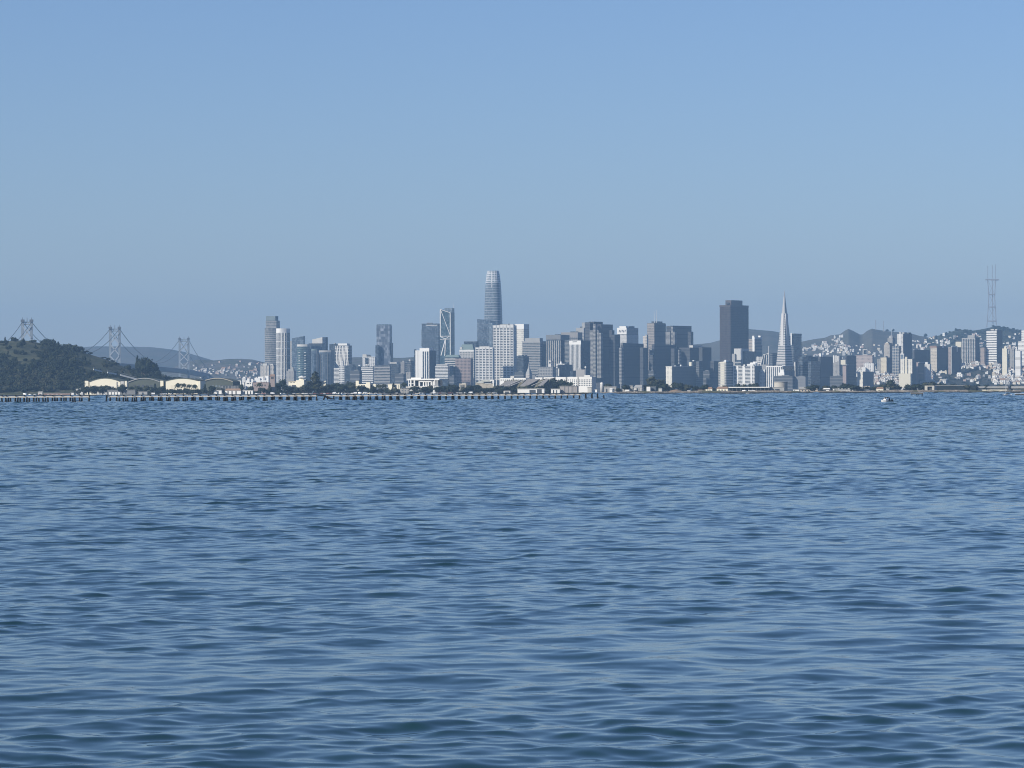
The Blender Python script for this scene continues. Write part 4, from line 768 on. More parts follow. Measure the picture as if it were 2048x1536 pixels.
t = T('striped_tower', 'bright white striped tower below the tall mast', 'tower', 1974, 1993.2, 2004, 660.6, 9700, 25, base=40, ref='bright white striped tower'); t.body(G_GREY); t.slabs(20, 0, t.h, 0.62, WHITE, 0.9, name='balcony_band', sep=True); t.mk('shade_toned_flank', [(0.6, t.WR + 1.0, -1.2, -0.9, -1, t.h)], wall('shade_toned_slab', (0, 0, 0))); t.mk('roof_house', [(3, 9, t.WL * 0.3, t.WL * 0.6, t.h, t.z(658))], OFFW); t.mk('roof_house', [(6, 14, 0, 6, t.h, t.z(658.6))], WHITE)
t = T('apartment_block', 'brownish block with dark roof between the ribbed slab and the striped tower', 'building', 1961, 1969, 1975, 694, 9700, 30, base=36); t.body(punched('brown_flats', (0, 0, 0))); t.cap(t.h, DGREY, 'roof_edge', 1.5)
t = T('stepped_tower', 'stepped white tower cut by the frame edge on the hill', 'tower', 2036.5, 2056, 2064, 682, 9650, 22, base=40, ref='stepped white edge tower'); t.body(punched('pale_flats', (0, 0, 0))); t.slabs(8, 6, t.h, 0.5, WHITE, 0.4, sep=True); b_ = t.blk('upper_block', 2043.5, 2056, 2062, 660.5, 682.2, punched('pale_flats', (0, 0, 0)), 4)[1]; t.slabs_on(b_, 6, 0.5, WHITE, 0.4, sep=True)
t = T('apartment_block', 'cream stepped block among houses right of the striped tower', 'building', 2004.5, 2014, 2017, 697, 9500, 25, base=36); t.body(CREAM); t.mk('roof_house', [(1, 8, 2, 8, t.h, t.z(692.8))], CREAM)
t = T('apartment_block', 'twin-gabled grey block near the stepped edge tower', 'building', 2019.5, 2028.5, 2031, 698, 9600, 25, base=40); t.body(punched('grey_flats', (0, 0, 0))); t.mk('gable_block', [(0, 8, 1, t.WL * 0.4, t.h, t.z(694.6))], LGREY); t.mk('gable_block', [(0, 8, t.WL * 0.6, t.WL - 1, t.h, t.z(694.6))], LGREY)
t = T('apartment_block', 'white square block at the foot of the stepped edge tower', 'building', 2030.5, 2041, 2044, 701.5, 9450, 20, base=34); t.body(WHITE); t.slabs(3, 4, t.h, 0.3, OFFW, 0.3)
t = T('apartment_block', 'light grey block with white upper frames below the wide dark hill slab', 'building', 1849.5, 1859.5, 1862.5, 728, 9250, 20, base=10, ref='light grey framed block'); t.body(punched('pale_flats', (0, 0, 0))); t.mk('roof_house', [(0, 10, t.WL * 0.4, t.WL * 0.9, t.h, t.z(724))], WHITE); t.piers('L', 3, 0, t.h, 0.25, WHITE, 0.4, sep=True)
t = T('apartment_block', 'dark block with a reddish end wall and a pale roof line beside the twin-winged tower', 'building', 1832.5, 1836.5, 1850, 724.8, 9260, 30, base=10); t.body(SERR); t.mk('end_wall', [(-0.5, 0.2, 0, t.WL, -1, t.h)], PINKST); t.mk('roof_strip', [(6, t.WR, 0, 3, t.h - 0.3, t.h + 1.2)], WHITE)
# ================================================================== hills and ground
def interp(pts, x):
    if x <= pts[0][0]: return pts[0][1]
    for (a, b), (c, d) in zip(pts, pts[1:]):
        if x <= c: return b + (d - b) * (x - a) / (c - a)
    return pts[-1][1]
def ground_mat(name, ca, cb, cc=None, scale=0.012, sc2=0.09):
    if name in MATS: return MATS[name]
    m = mat(name, ca, 0.95, 0.05); b = NB(m)
    geo = b.n('ShaderNodeNewGeometry'); nz = b.n('ShaderNodeTexNoise'); nz.inputs['Scale'].default_value = scale; nz.inputs['Detail'].default_value = 6
    b.l(geo.outputs['Position'], nz.inputs['Vector'])
    n2 = b.n('ShaderNodeTexNoise'); n2.inputs['Scale'].default_value = sc2; n2.inputs['Detail'].default_value = 4; b.l(geo.outputs['Position'], n2.inputs['Vector'])
    r = b.n('ShaderNodeValToRGB'); r.color_ramp.elements[0].position = 0.42; r.color_ramp.elements[1].position = 0.58; b.l(nz.outputs[0], r.inputs[0])
    c = b.mix(r.outputs[0], ca, cb)
    if cc:
        r2 = b.n('ShaderNodeValToRGB'); r2.color_ramp.elements[0].position = 0.55; r2.color_ramp.elements[1].position = 0.66; b.l(n2.outputs[0], r2.inputs[0]); c = b.mix(r2.outputs[0], c, cc)
    b.l(c, b.b.inputs['Base Color']); return m
def hill(name, label, pts, d0, dr, d1, m, zb=1.5, rough=0.0, nx=180, ny=26, seed=1, shape=1.0):
    """a ridge whose crest line has the given photo profile; foot at d0, crest at dr, back at d1"""
    rng = random.Random(seed); ph = [(rng.uniform(0, 6.3), rng.uniform(0, 6.3), rng.uniform(0.5, 1.8)) for _ in range(8)]
    xa, xb = pts[0][0], pts[-1][0]; V, Fc = [], []
    def zat(x, d):
        zr = wz(interp(pts, x), dr, x)
        f = (d - d0) / (dr - d0) if d <= dr else 1 - (d - dr) / (d1 - dr)
        f = max(0, min(1, f)); f = f ** shape if d <= dr else f
        g = f * f * (3 - 2 * f) * 0.5 + f * 0.5
        X = wx(x, d); n = sum(math.sin(X / 90 * k + a) * math.sin(d / 110 * k + b) / k for a, b, k in ph) if rough else 0
        return zb + (zr - zb) * g + n * rough * math.sin(math.pi * min(1, max(0, f))) 
    for j in range(ny + 1):
        d = d0 + (d1 - d0) * j / ny
        if j and abs(d - dr) < (d1 - d0) / ny / 2: d = dr
        for i in range(nx + 1):
            x = xa + (xb - xa) * i / nx; V.append((wx(x, d), d, zat(x, d) if 0 < j < ny else zb - 3))
    for j in range(ny):
        for i in range(nx):
            a = j * (nx + 1) + i; Fc.append((a, a + 1, a + nx + 2, a + nx + 1))
    o = mesh_obj(name, V, Fc, m, smooth=True); tag(o, label, 'hill', kind='structure'); return zat
FOREST = ground_mat('forest_floor', (0.030, 0.040, 0.022), (0.050, 0.058, 0.030), (0.09, 0.085, 0.05))
GRASS = ground_mat('dry_grass_hill', (0.072, 0.078, 0.048), (0.048, 0.056, 0.034), (0.10, 0.094, 0.065), 0.02)
FAR = ground_mat('far_hill_ground', (0.070, 0.076, 0.062), (0.092, 0.090, 0.072), (0.12, 0.112, 0.095), 0.004, 0.03)
CITYG = ground_mat('city_ground', (0.10, 0.10, 0.095), (0.06, 0.07, 0.05), (0.14, 0.13, 0.12), 0.01, 0.05)

V, Fc = [], []; add_box(V, Fc, -3600, 3800, 8780, 25600, -3, 1.5)
tag(mesh_obj('city_ground', V, Fc, CITYG), 'low flat ground under the far city', 'ground', kind='structure')
hill('mountain_ridge', 'broad hazy mountain behind the bridge towers', [(-300, 720), (60, 703), (150, 696), (190, 692.5), (240, 693), (300, 694), (340, 698.5), (365, 703), (400, 713), (430, 722), (560, 745), (640, 770)], 14500, 17500, 21000, FAR, nx=120)
ZL = hill('city_hill', 'house covered hill of the far city right of the bridge', [(250, 760), (330, 741), (380, 722), (400, 719), (430, 721), (455, 718), (480, 717.5), (505, 719), (530, 725), (620, 728), (700, 715), (745, 713.5), (800, 716), (830, 714), (900, 722), (1000, 735), (1100, 750), (1200, 770)], 10300, 12600, 14200, CITYG, rough=5, nx=160, seed=4)
hill('wooded_hill', 'long wooded hill behind the granite skyscraper and the pyramid', [(1180, 760), (1300, 712), (1387, 689), (1420, 686), (1442, 680), (1470, 666), (1496, 657.8), (1520, 660), (1545, 662), (1570, 667), (1605, 684), (1640, 705), (1680, 740)], 12600, 15200, 17500, FAR, nx=120, rough=6, seed=5)
ZT = hill('twin_peaked_hill', 'hazy grassy hill with two rounded summits under the radio masts', [(1440, 765), (1520, 720), (1600, 684), (1630, 678), (1650, 675.5), (1662, 670.5), (1677, 669), (1681, 668), (1689, 662), (1697, 657.6), (1706, 661.5), (1720, 669), (1726, 668.8), (1734, 662), (1744, 657.2), (1756, 659.5), (1770, 661.8), (1788, 663.5), (1805, 664.5), (1824, 667.2), (1840, 672), (1852, 673.5), (1870, 680), (1930, 720), (1990, 765)], 11700, 14300, 16500, FAR, nx=220, rough=4, seed=6)
ZS = hill('wooded_hill', 'dark tree covered hill below the tall three legged mast', [(1780, 765), (1830, 700), (1860, 676), (1878, 671), (1890, 668), (1905, 663), (1912, 660), (1926, 659.5), (1938, 662), (1955, 660), (1972, 657), (1985, 654), (1996, 653), (2010, 655), (2030, 658.5), (2048, 664), (2090, 676), (2200, 720), (2300, 765)], 11300, 13600, 15800, ground_mat('far_forest', (0.030, 0.040, 0.026), (0.045, 0.052, 0.034), (0.085, 0.08, 0.065), 0.006, 0.03), nx=180, rough=8, seed=7)
ZH = hill('house_hill', 'steep hill crowded with white houses and dark trees', [(1560, 784), (1640, 768), (1690, 748), (1720, 738), (1760, 733), (1800, 738), (1840, 730), (1870, 720), (1900, 717), (1930, 714), (1960, 708), (1990, 702), (2020, 697), (2048, 694), (2100, 690), (2200, 712), (2300, 760)], 8980, 10150, 11000, ground_mat('garden_slope', (0.030, 0.036, 0.026), (0.055, 0.055, 0.045), (0.085, 0.08, 0.07), 0.012, 0.06), nx=220, ny=40, rough=4, seed=8)

# --- the near wooded island on the far side of the bay
YB = [(-420, 745), (-250, 700), (-80, 684), (0, 683.5), (20, 682), (45, 680.5), (60, 682), (85, 687), (100, 688.5), (118, 692), (135, 697), (150, 700), (165, 704), (180, 709), (195, 713.5), (210, 718), (225, 724), (240, 731), (255, 736), (270, 740), (290, 745), (318, 752), (340, 758), (370, 762), (400, 766), (450, 773), (490, 778), (540, 783), (600, 790)]
ZY = hill('island_hill', 'steep island hill with a grassy top above dense trees', YB, 5080, 5750, 6300, GRASS, zb=2.0, rough=3.5, nx=200, ny=40, seed=2, shape=0.8)

# --- the flat island with its shore of broken rock
def shore():
    m = mat('shore_rock', (0.2, 0.18, 0.15), 0.95, 0.1); b = NB(m)
    geo = b.n('ShaderNodeNewGeometry'); sp = b.n('ShaderNodeSeparateXYZ'); b.l(geo.outputs['Position'], sp.inputs[0])
    vo = b.n('ShaderNodeTexVoronoi'); vo.inputs['Scale'].default_value = 0.55; b.l(geo.outputs['Position'], vo.inputs['Vector'])
    nz = b.n('ShaderNodeTexNoise'); nz.inputs['Scale'].default_value = 0.03; nz.inputs['Detail'].default_value = 6; b.l(geo.outputs['Position'], nz.inputs['Vector'])
    sepc = b.n('ShaderNodeSeparateColor'); b.l(vo.outputs['Color'], sepc.inputs[0])
    dry = b.mix(sepc.outputs[0], (0.10, 0.085, 0.068), (0.26, 0.23, 0.19)); dry = b.mix(b.math('GREATER_THAN', nz.outputs[0], 0.56), dry, (0.085, 0.085, 0.05))
    wet = b.mix(sepc.outputs[0], (0.010, 0.013, 0.014), (0.030, 0.032, 0.030))
    tide = b.math('GREATER_THAN', b.math('MULTIPLY_ADD', nz.outputs[0], 1.4, sp.outputs[2]), 3.8)
    b.l(b.mix(tide, wet, dry), b.b.inputs['Base Color'])
    rng = random.Random(3); V, Fc = [], []; n = 900
    for i in range(n + 1):
        X = -2600 + 5200 * i / n; x = X / 4600 * F + 1024
        top = 2.8 + 2.2 * max(0, min(1, (x - 1160) / 90)) + 0.4 * math.sin(X / 37) + 0.3 * math.sin(X / 13 + 1) + rng.uniform(-0.35, 0.35)
        e = rng.uniform(-1.2, 1.2)
        V += [(X, 4598 + e, -1.5), (X, 4600 + e, 0.1 + rng.uniform(-.1, .1)), (X, 4603.5 + e, 1.9 + rng.uniform(-.4, .4)), (X, 4608 + e, top), (X, 4616, top - 0.1), (X, 4630, 2.7), (X, 5400, 2.7), (X, 5405, -1.5)]
    for i in range(n):
        for k in range(7): a = 8 * i + k; Fc.append((a, a + 1, a + 9, a + 8))
    o = mesh_obj('island_shore', V, Fc, m); tag(o, 'low rocky shore of the flat island across the bay', 'shore', kind='structure')
    V, Fc = [], []; add_box(V, Fc, -2600, 2600, 4612, 5398, 1.5, 2.85)
    tag(mesh_obj('island_ground', V, Fc, ground_mat('island_grass', (0.07, 0.075, 0.045), (0.10, 0.09, 0.065), (0.15, 0.135, 0.11), 0.03, 0.2)), 'flat scrubby ground of the island', 'ground', kind='structure')
shore()

# ================================================================== the bridge
BT = [(54.5, 8000, 643.5, 9.0), (230, 8806, 657.5, 9.3), (368.3, 10617, 679, 8.9)]
br = root('suspension_bridge', (wx(230, 8806), 8806, 0), 0, 'grey suspension bridge with three cross braced towers running to the city', 'bridge')
BO = br.location.copy()
STEEL = wall('bridge_steel', (0.20, 0.23, 0.26), 0.06, 0.5, 0.3); DSTEEL = wall('dark_steel', (0.10, 0.11, 0.125), 0.08, 0.6, 0.3)  # second, darker steel for deck, cables and fittings
def bl(p): return Vector(p) - BO
tops = []
for (px, d, yt, hw) in BT:
    X, zt = wx(px, d), wz(yt, d, px); half = hw / F * d
    tops.append((X, d, zt, half))
    for sgn in (-1, 1):
        V, Fc = [], []
        a, b_ = bl((X + sgn * half * 1.0, d, -1)), bl((X + sgn * half * 0.98, d, zt))
        add_beam(V, Fc, a, b_, 4.6, 6); mesh_obj('tower_leg', V, Fc, STEEL, br)
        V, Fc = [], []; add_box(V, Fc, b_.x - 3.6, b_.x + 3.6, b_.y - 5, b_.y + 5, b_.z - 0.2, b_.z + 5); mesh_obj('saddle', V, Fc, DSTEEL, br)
    z0 = 68; lv = [zt - 10 - i * (zt - 12 - z0) / 3 for i in range(4)]
    for k in range(3):
        for sgn in (-1, 1):
            V, Fc = [], []; add_beam(V, Fc, bl((X - sgn * half * 0.97, d - 2, lv[k])), bl((X + sgn * half * 0.97, d - 2, lv[k + 1] + 2)), 3.4, 2.4); mesh_obj('cross_brace', V, Fc, wall('brace_steel', (0.32, 0.35, 0.38), 0.05, 0.5, 0.3), br)
    for zz in (zt - 6, zt - 1):
        V, Fc = [], []; add_beam(V, Fc, bl((X - half, d, zz)), bl((X + half, d, zz)), 2.0, 2.2); mesh_obj('portal_strut', V, Fc, STEEL, br)
    for k in range(4):
        V, Fc = [], []; xx = X - half + 2 * half * (k + 0.5) / 4; add_beam(V, Fc, bl((xx - 1.5, d, zt - 5.5)), bl((xx + 1.5, d, zt - 1)), 1.2); mesh_obj('portal_brace', V, Fc, STEEL, br)
    for fx_ in (-1, 0, 1):
        V, Fc = [], []; add_lathe(V, Fc, [(0.8, zt + (4 if fx_ else 0)), (0.3, zt + 10)], 6, bl((X + fx_ * half, d, 0)).x, bl((X, d, 0)).y); mesh_obj('beacon', V, Fc, DSTEEL, br)
# deck: double level truss, straight between the towers and bending down into the city
deck = [(-1150, 7300, 74), (tops[0][0], tops[0][1], 78), (tops[1][0], tops[1][1], 80), (tops[2][0], tops[2][1], 76), (wx(420, 11531), 11531, 66), (wx(452, 12000), 12000, 56), (wx(492, 12500), 12500, 42)]
for (a, b_) in zip(deck, deck[1:]):
    V, Fc = [], []; A, B = bl(a), bl(b_)
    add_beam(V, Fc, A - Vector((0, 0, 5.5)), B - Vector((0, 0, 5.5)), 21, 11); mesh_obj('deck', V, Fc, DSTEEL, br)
    V, Fc = [], []; add_beam(V, Fc, A + Vector((0, 0, 0.6)), B + Vector((0, 0, 0.6)), 22, 1.2); mesh_obj('roadway_edge', V, Fc, STEEL, br)
def cable(p, q, sag, n=24):
    for sgn in (-1, 1):
        V, Fc = [], []; pts = []
        for i in range(n + 1):
            f = i / n; P = Vector(p).lerp(Vector(q), f); P.z -= sag * 4 * f * (1 - f); half = p[3] + (q[3] - p[3]) * f if len(p) > 3 else 12; P.x += sgn * half; pts.append(bl(P))
        for a, b_ in zip(pts, pts[1:]): add_beam(V, Fc, a, b_, 1.3)
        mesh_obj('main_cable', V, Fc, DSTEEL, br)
class P4(tuple): pass
def c4(t, f=1): return (t[0], t[1], t[2])
mid = ((tops[1][0] + tops[2][0]) / 2, 9700, 86)
def cab(p, q, sag, hp, hq):
    n = 22
    for sgn in (-1, 1):
        V, Fc = [], []; pts = []
        for i in range(n + 1):
            f = i / n; P = Vector(p).lerp(Vector(q), f); P.z -= sag * 4 * f * (1 - f); P.x += sgn * (hp + (hq - hp) * f); pts.append(bl(P))
        for a, b_ in zip(pts, pts[1:]): add_beam(V, Fc, a, b_, 1.0)
        mesh_obj('main_cable', V, Fc, DSTEEL, br)
T0, T1, T2 = tops
cab(T0[:3], (wx(15, 7560), 7560, 108), 4, T0[3], T0[3]); cab(T0[:3], T1[:3], 70, T0[3], T1[3]); cab(T1[:3], mid, 14, T1[3], 12); cab(mid, T2[:3], 16, 12, T2[3]); cab(T2[:3], (wx(420, 11531), 11531, 68), 12, T2[3], 12)
V, Fc = [], []; m_ = bl(mid); add_box(V, Fc, m_.x - 14, m_.x + 14, m_.y - 20, m_.y + 20, -mid[2] * 0 - 1, 84); mesh_obj('anchorage', V, Fc, wall('anchorage_concrete', (0.40, 0.40, 0.39)), br)

# ================================================================== the three legged mast and small masts
d_ = 15500
st = root('radio_mast_tower', (wx(1984, d_), d_, wz(655, d_, 1984)), 0, 'huge three legged lattice mast on the hill, with a wide crossbar and three antennas', 'radio tower')
MR = wall('mast_red', (0.25, 0.25, 0.27), 0.1)
def sl(x, y, dy=0): return Vector((wx(x, d_ + dy) - st.location.x, dy, wz(y, d_, x) - st.location.z))
lg = [([(1974, 655), (1976.4, 625), (1978.2, 596), (1977.3, 575), (1975.8, 560)], -14), ([(1993.4, 655), (1991.8, 625), (1990, 596), (1991, 575), (1992.6, 560)], -14), ([(1986.6, 655), (1986, 625), (1985.6, 596), (1985.4, 575), (1985.2, 560)], 26)]
for pts, dy in lg:
    V, Fc = [], []
    for a, b_ in zip(pts, pts[1:]): add_beam(V, Fc, sl(*a, dy), sl(*b_, dy), 3.0)
    mesh_obj('mast_leg', V, Fc, MR, st)
for y, xa, xb, th in ((642.4, 1974.8, 1993, 5), (614.2, 1977, 1991.2, 4), (589, 1978, 1990.6, 4), (559.6, 1971.4, 1998.4, 5)):
    V, Fc = [], []; add_beam(V, Fc, sl(xa, y, -14), sl(xb, y, -14), 5, th); mesh_obj('crossbar', V, Fc, MR, st)
    V, Fc = [], []; add_beam(V, Fc, sl((xa + xb) / 2 - 2, y, 24), sl(xb - 1, y, -12), 4, th + 1); mesh_obj('platform', V, Fc, MR, st)
for k in range(4):
    ys = (642.4, 614.2, 589, 560); 
    if k < 3:
        V, Fc = [], []; add_beam(V, Fc, sl((1975, 1977, 1978)[k], ys[k], -14), sl((1991, 1990, 1992)[k], ys[k + 1], -14), 1.2); mesh_obj('stay', V, Fc, MR, st)
        V, Fc = [], []; add_beam(V, Fc, sl((1993, 1991, 1990)[k], ys[k], -14), sl((1977, 1978, 1976)[k], ys[k + 1], -14), 1.2); mesh_obj('stay', V, Fc, MR, st)
for x, y in ((1976.4, 532), (1985.4, 530.5), (1991.4, 529)):
    V, Fc = [], []; add_beam(V, Fc, sl(x, 560, -10), sl(x, y, -10), 2.2); mesh_obj('antenna', V, Fc, MR, st)
for (x, yt, lab) in ((1752, 640, 'taller of two thin radio masts beside the second rounded summit'), (1767.5, 642, 'fainter thin radio mast right of the second rounded summit')):
    d2 = 14200; rt = root('radio_mast', (wx(x, d2), d2, wz(662, d2, x)), 0, lab, 'radio mast', 'radio masts'); hh = wz(yt, d2, x) - rt.location.z
    V, Fc = [], []; add_beam(V, Fc, (0, 0, 0), (0, 0, hh), 2.2 if x < 1760 else 1.6); mesh_obj('mast_pole', V, Fc, MR, rt)
    V, Fc = [], []; add_box(V, Fc, -3, 3, -3, 3, -6, 3); mesh_obj('mast_base', V, Fc, LGREY, rt)
# ================================================================== the flat island: sheds, houses, trees, cars
CITY_LAND = list(LAND); LAND.clear()
IB = 2.7
def B(name, label, x0, x2, yt, d, m, cat='building', ref=None, a=16, side=1.5, pat=None):
    t = T(name, label, cat, x0, x2 - side, x2, yt, d, a, base=IB, ref=ref); t.body(m, name='wall_block'); return t
def flat_roof(t, m=ROOF, h=0.5, proud=0.5): return t.mk('roof', [(-proud, t.WR + proud, -proud, t.WL + proud, t.h, t.h + h)], m)
def gable_roof(t, ytop, m, over=0.6):
    V, Fc = [], []; zt = t.z(ytop); w, l, o = t.WR, t.WL, over
    V += [(-o, -o, t.h), (w + o, -o, t.h), (w + o, l + o, t.h), (-o, l + o, t.h), (w / 2, l * 0.08, zt), (w / 2, l * 0.92, zt)]
    Fc += [(0, 1, 4), (2, 3, 5), (0, 4, 5, 3), (1, 2, 5, 4), (3, 2, 1, 0)]
    return mesh_obj('roof', V, Fc, m, t.o)
def door(t, x0, x1, y0, m=G_DARK, name='door', yb=None): return t.mk(name, [(-0.3, 0.2, t.ly(x1), t.ly(x0), 0 if yb is None else t.z(yb), t.z(y0))], m)

def hangar(label, x0, x2, ye, yt, d, wall_m, roof_m, ref, depth=36, rim=None, drop=0.0):
    t = T('hangar', label, 'hangar', x0, x2, x2, ye, d, 12, base=IB, ref=ref, wr=depth)
    n = 18; zt = t.z(yt); ze = t.h
    arc = [(t.WL * i / n, ze + (zt - ze) * math.sin(math.pi * i / n) ** 0.9 - drop * 0) for i in range(n + 1)]
    V = [(0, y, z) for y, z in arc] + [(0, t.WL, -1), (0, 0, -1)]; V += [(depth, y, z) for _, y, z in V[:]]; k = n + 3
    Fc = [tuple(range(k)), tuple(reversed(range(k, 2 * k)))] + [(i, k + i, k + (i + 1) % k, (i + 1) % k) for i in range(n, k)]
    mesh_obj('wall', V, Fc, wall_m, t.o)
    V, Fc = [], []
    for xx in (-0.8, depth + 0.5):
        for y, z in arc: V += [(xx, y, z + 0.05), (xx, y, z + 0.7)]
    for i in range(n):
        a, b_, c_, e = 2 * i, 2 * i + 2, 2 * (n + 1) + 2 * i, 2 * (n + 1) + 2 * i + 2
        Fc += [(a + 1, b_ + 1, e + 1, c_ + 1), (a, c_, e, b_), (a, b_, b_ + 1, a + 1), (c_, c_ + 1, e + 1, e)]
    mesh_obj('roof', V, Fc, roof_m, t.o)
    if rim:
        V, Fc = [], []
        for (y0, z0), (y1, z1) in zip(arc, arc[1:]): add_beam(V, Fc, (-1.0, y0, z0 + 0.4), (-1.0, y1, z1 + 0.4), 0.5, 1.1)
        mesh_obj('roof_rim', V, Fc, rim, t.o)
    return t
HCREAM = wall('hangar_cream', (0.74, 0.69, 0.55), 0.04)
t = hangar('cream arch-roofed hangar whose front is half hidden by a dark flat-topped tree row', 179, 240, 763.5, 756.4, 4960, HCREAM, OLIVE, 'hangar behind the tree row')
t.mk('wall_joint', [(-0.25, 0.2, 3.5, 5, 0, t.h)], GREY); t.mk('hangar_door', [(-0.2, 0.1, t.WL * 0.2, t.WL * 0.8, 0, t.z(772))], OFFW)
t.blk('annex', 169.5, 176.5, 178.4, 761.6, None, HCREAM, 10); t.blk('annex', 241, 247.5, 249, 762.5, None, OFFW, -3); t.blk('annex', 249.5, 253.6, 255, 762, None, HCREAM, -4)
for zz in (765.5, 769): t.mk('window', [(-12.5, -12.0, t.WL + 1, t.WL + 4, t.z(zz + 1.2), t.z(zz))], DGREY)
t = hangar('cream arch-roofed hangar with palms standing before its front', 331.5, 396, 762, 756.8, 4980, HCREAM, OLIVE, 'hangar behind the palms')
t.mk('hangar_door', [(-0.25, 0.1, t.WL * 0.15, t.WL * 0.85, 0, t.z(770))], wall('door_cream', (0.68, 0.63, 0.50))); t.blk('annex', 396.2, 400.6, 402, 762, None, HCREAM, -4); t.blk('annex', 320.5, 326, 327.5, 761.4, None, HCREAM, 14)
t = hangar('dark green arch-roofed shed with a thin pale rim between the two cream hangars', 257, 320, 764.5, 757, 5060, wall('shed_green', (0.085, 0.095, 0.075)), OLIVE, 'green shed between hangars', rim=LGREY)
for i in range(6): t.mk('window_bay', [(-0.3, 0.2, t.WL * (0.12 + 0.13 * i), t.WL * (0.19 + 0.13 * i), t.z(774), t.z(769.5))], DGREY)
t = hangar('dark green arch-roofed shed with a pale rim, right of the palm hangar', 403, 466, 764, 757, 5060, wall('shed_green', (0, 0, 0)), OLIVE, 'green shed beside palms', rim=wall('pale_rim', (0.36, 0.33, 0.27)))
for i in range(6): t.mk('window_bay', [(-0.3, 0.2, t.WL * (0.05 + 0.11 * i), t.WL * (0.12 + 0.11 * i), t.z(774.5), t.z(770.5))], wall('shed_glazing', (0.14, 0.17, 0.18)))

t = B('low_shed', 'long low grey shed with white garage doors below the hangars', 215, 272, 780.3, 4720, GREY, 'shed', 'low grey shed'); flat_roof(t, LGREY)
for i in range(4): door(t, 218 + i * 6, 222 + i * 6, 784.2, WHITE, 'garage_door')
t = B('low_shed', 'low pale shed end between the round tree and the parked van', 277, 296, 783.5, 4700, LGREY, 'shed'); flat_roof(t, ROOF); door(t, 284, 287, 785)
t = B('beach_cabin', 'tiny white cabin with a slanted white roof left of the tree row', 160, 166.5, 778, 4800, WHITE, 'cabin'); gable_roof(t, 775.6, WHITE); door(t, 161.5, 163, 779)
t = B('beach_cabin', 'smaller white hut with a blunt roof, left of the slanted white cabin', 152, 157, 779, 4800, WHITE, 'cabin'); gable_roof(t, 777.6, OFFW)
t = B('low_shed', 'row of low brown sheds with pale roofs at the foot of the wooded island hill', 88, 142, 787.3, 4690, BROWN, 'shed', 'low brown sheds'); flat_roof(t, PINKST); [door(t, 94 + i * 9, 98 + i * 9, 789, OFFW) for i in range(4)]
t = B('low_shed', 'low white shed at the end of the brown shed row', 142, 149, 785.5, 4700, WHITE, 'shed'); flat_roof(t)
t = B('low_shed', 'cluster shed with white gable under the wooded island hill', 76, 86, 784.4, 4690, OFFW, 'shed'); gable_roof(t, 783.4, WHITE); 
t = B('low_house', 'long low white house under dark eaves right of the green shed', 427.5, 444.5, 780.6, 4700, WHITE, 'house'); flat_roof(t, OFFW); door(t, 434, 437, 782)
t = B('low_house', 'longest low white house, under a brown roof, right of the green shed', 450, 483, 780.8, 4700, WHITE, 'house', 'long brown-roofed house'); gable_roof(t, 777, BROOF); [door(t, 455 + 8 * i, 457 + 8 * i, 782, DGREY, 'window') for i in range(3)]
t = B('low_house', 'plain low white house beside the longest brown-roofed house', 484, 507, 781, 4700, WHITE, 'house'); flat_roof(t, OFFW); [door(t, 488 + 6 * i, 490 + 6 * i, 782.4, DGREY, 'window') for i in range(3)]
t = B('office_block', 'dim glazed two-storey block with pale posts behind the long brown-roofed house', 440, 482, 771.5, 4850, G_GREY, 'building'); t.piers('L', 7, 0, t.h, 0.1, LGREY, 0.4, sep=True); flat_roof(t, DGREY)
for (x0, x2, yt, lab) in ((464, 471, 761.6, 'small white box house at the tail of the green shed'), (475, 483.5, 761.4, 'small white house with a ragged roof right of the box house'), (485.5, 489.5, 765, 'narrow white stair house beside the windowed white block')):
    t = B('white_house', lab, x0, x2, yt, 5150, WHITE, 'house'); t.mk('roof', [(0, t.WR, 0, t.WL, t.h, t.h + 0.5)], LGREY); door(t, x0 + 1.5, x0 + 3, yt + 2, DGREY, 'window')
t = B('white_house', 'white block with two long dark windows over the pink building', 491, 506, 764.8, 5100, WHITE, 'house'); t.mk('window', [(-0.3, 0.2, t.ly(498), t.ly(493.5), t.z(768), t.z(766.2))], G_DARK); t.mk('window', [(-0.3, 0.2, t.ly(504), t.ly(499.5), t.z(768), t.z(766.2))], G_DARK)
PINKW = wall('faded_pink_wall', (0.26, 0.215, 0.205), 0.15)
t = B('pink_building', 'wide faded pink building with palms and dark bushes before it', 506, 539, 765.3, 4860, PINKW, 'building', 'faded pink building'); flat_roof(t, BROWN); [t.mk('window', [(-0.3, 0.2, t.ly(511 + 5 * i), t.ly(509 + 5 * i), t.z(772), t.z(769))], DGREY) for i in range(5)]
t = B('pink_tower', 'square faded pink tower at the end of the wide pink building', 539.5, 551, 752, 4870, PINKW, 'tower', 'faded pink tower'); gable_roof(t, 748.6, BROWN); t.mk('louvre', [(-0.3, 0.2, t.WL * 0.25, t.WL * 0.75, t.z(757.5), t.z(754))], DGREY)
t = B('mission_building', 'bright cream mission style building with a wide arched porch and small cupola', 577, 613, 762.6, 4880, HCREAM, 'building', 'cream mission building'); flat_roof(t, WARM); t.blk('middle_wing', 592, 608, 611, 760.2, None, HCREAM, -4); t.blk('cupola', 598, 607, 608.5, 756.8, 760.4, HCREAM, 4)
V, Fc = [], []; q = t.blk('cupola_neck', 600.5, 605.5, 606.5, 755, 757, WHITE, 6)[1]; add_lathe(V, Fc, [(6, q[5] - 0.1), (3, q[5] + 1.2), (0.4, q[5] + 2.6)], 8, (q[0] + q[1]) / 2, (q[2] + q[3]) / 2); mesh_obj('cupola_roof', V, Fc, WHITE, t.o)
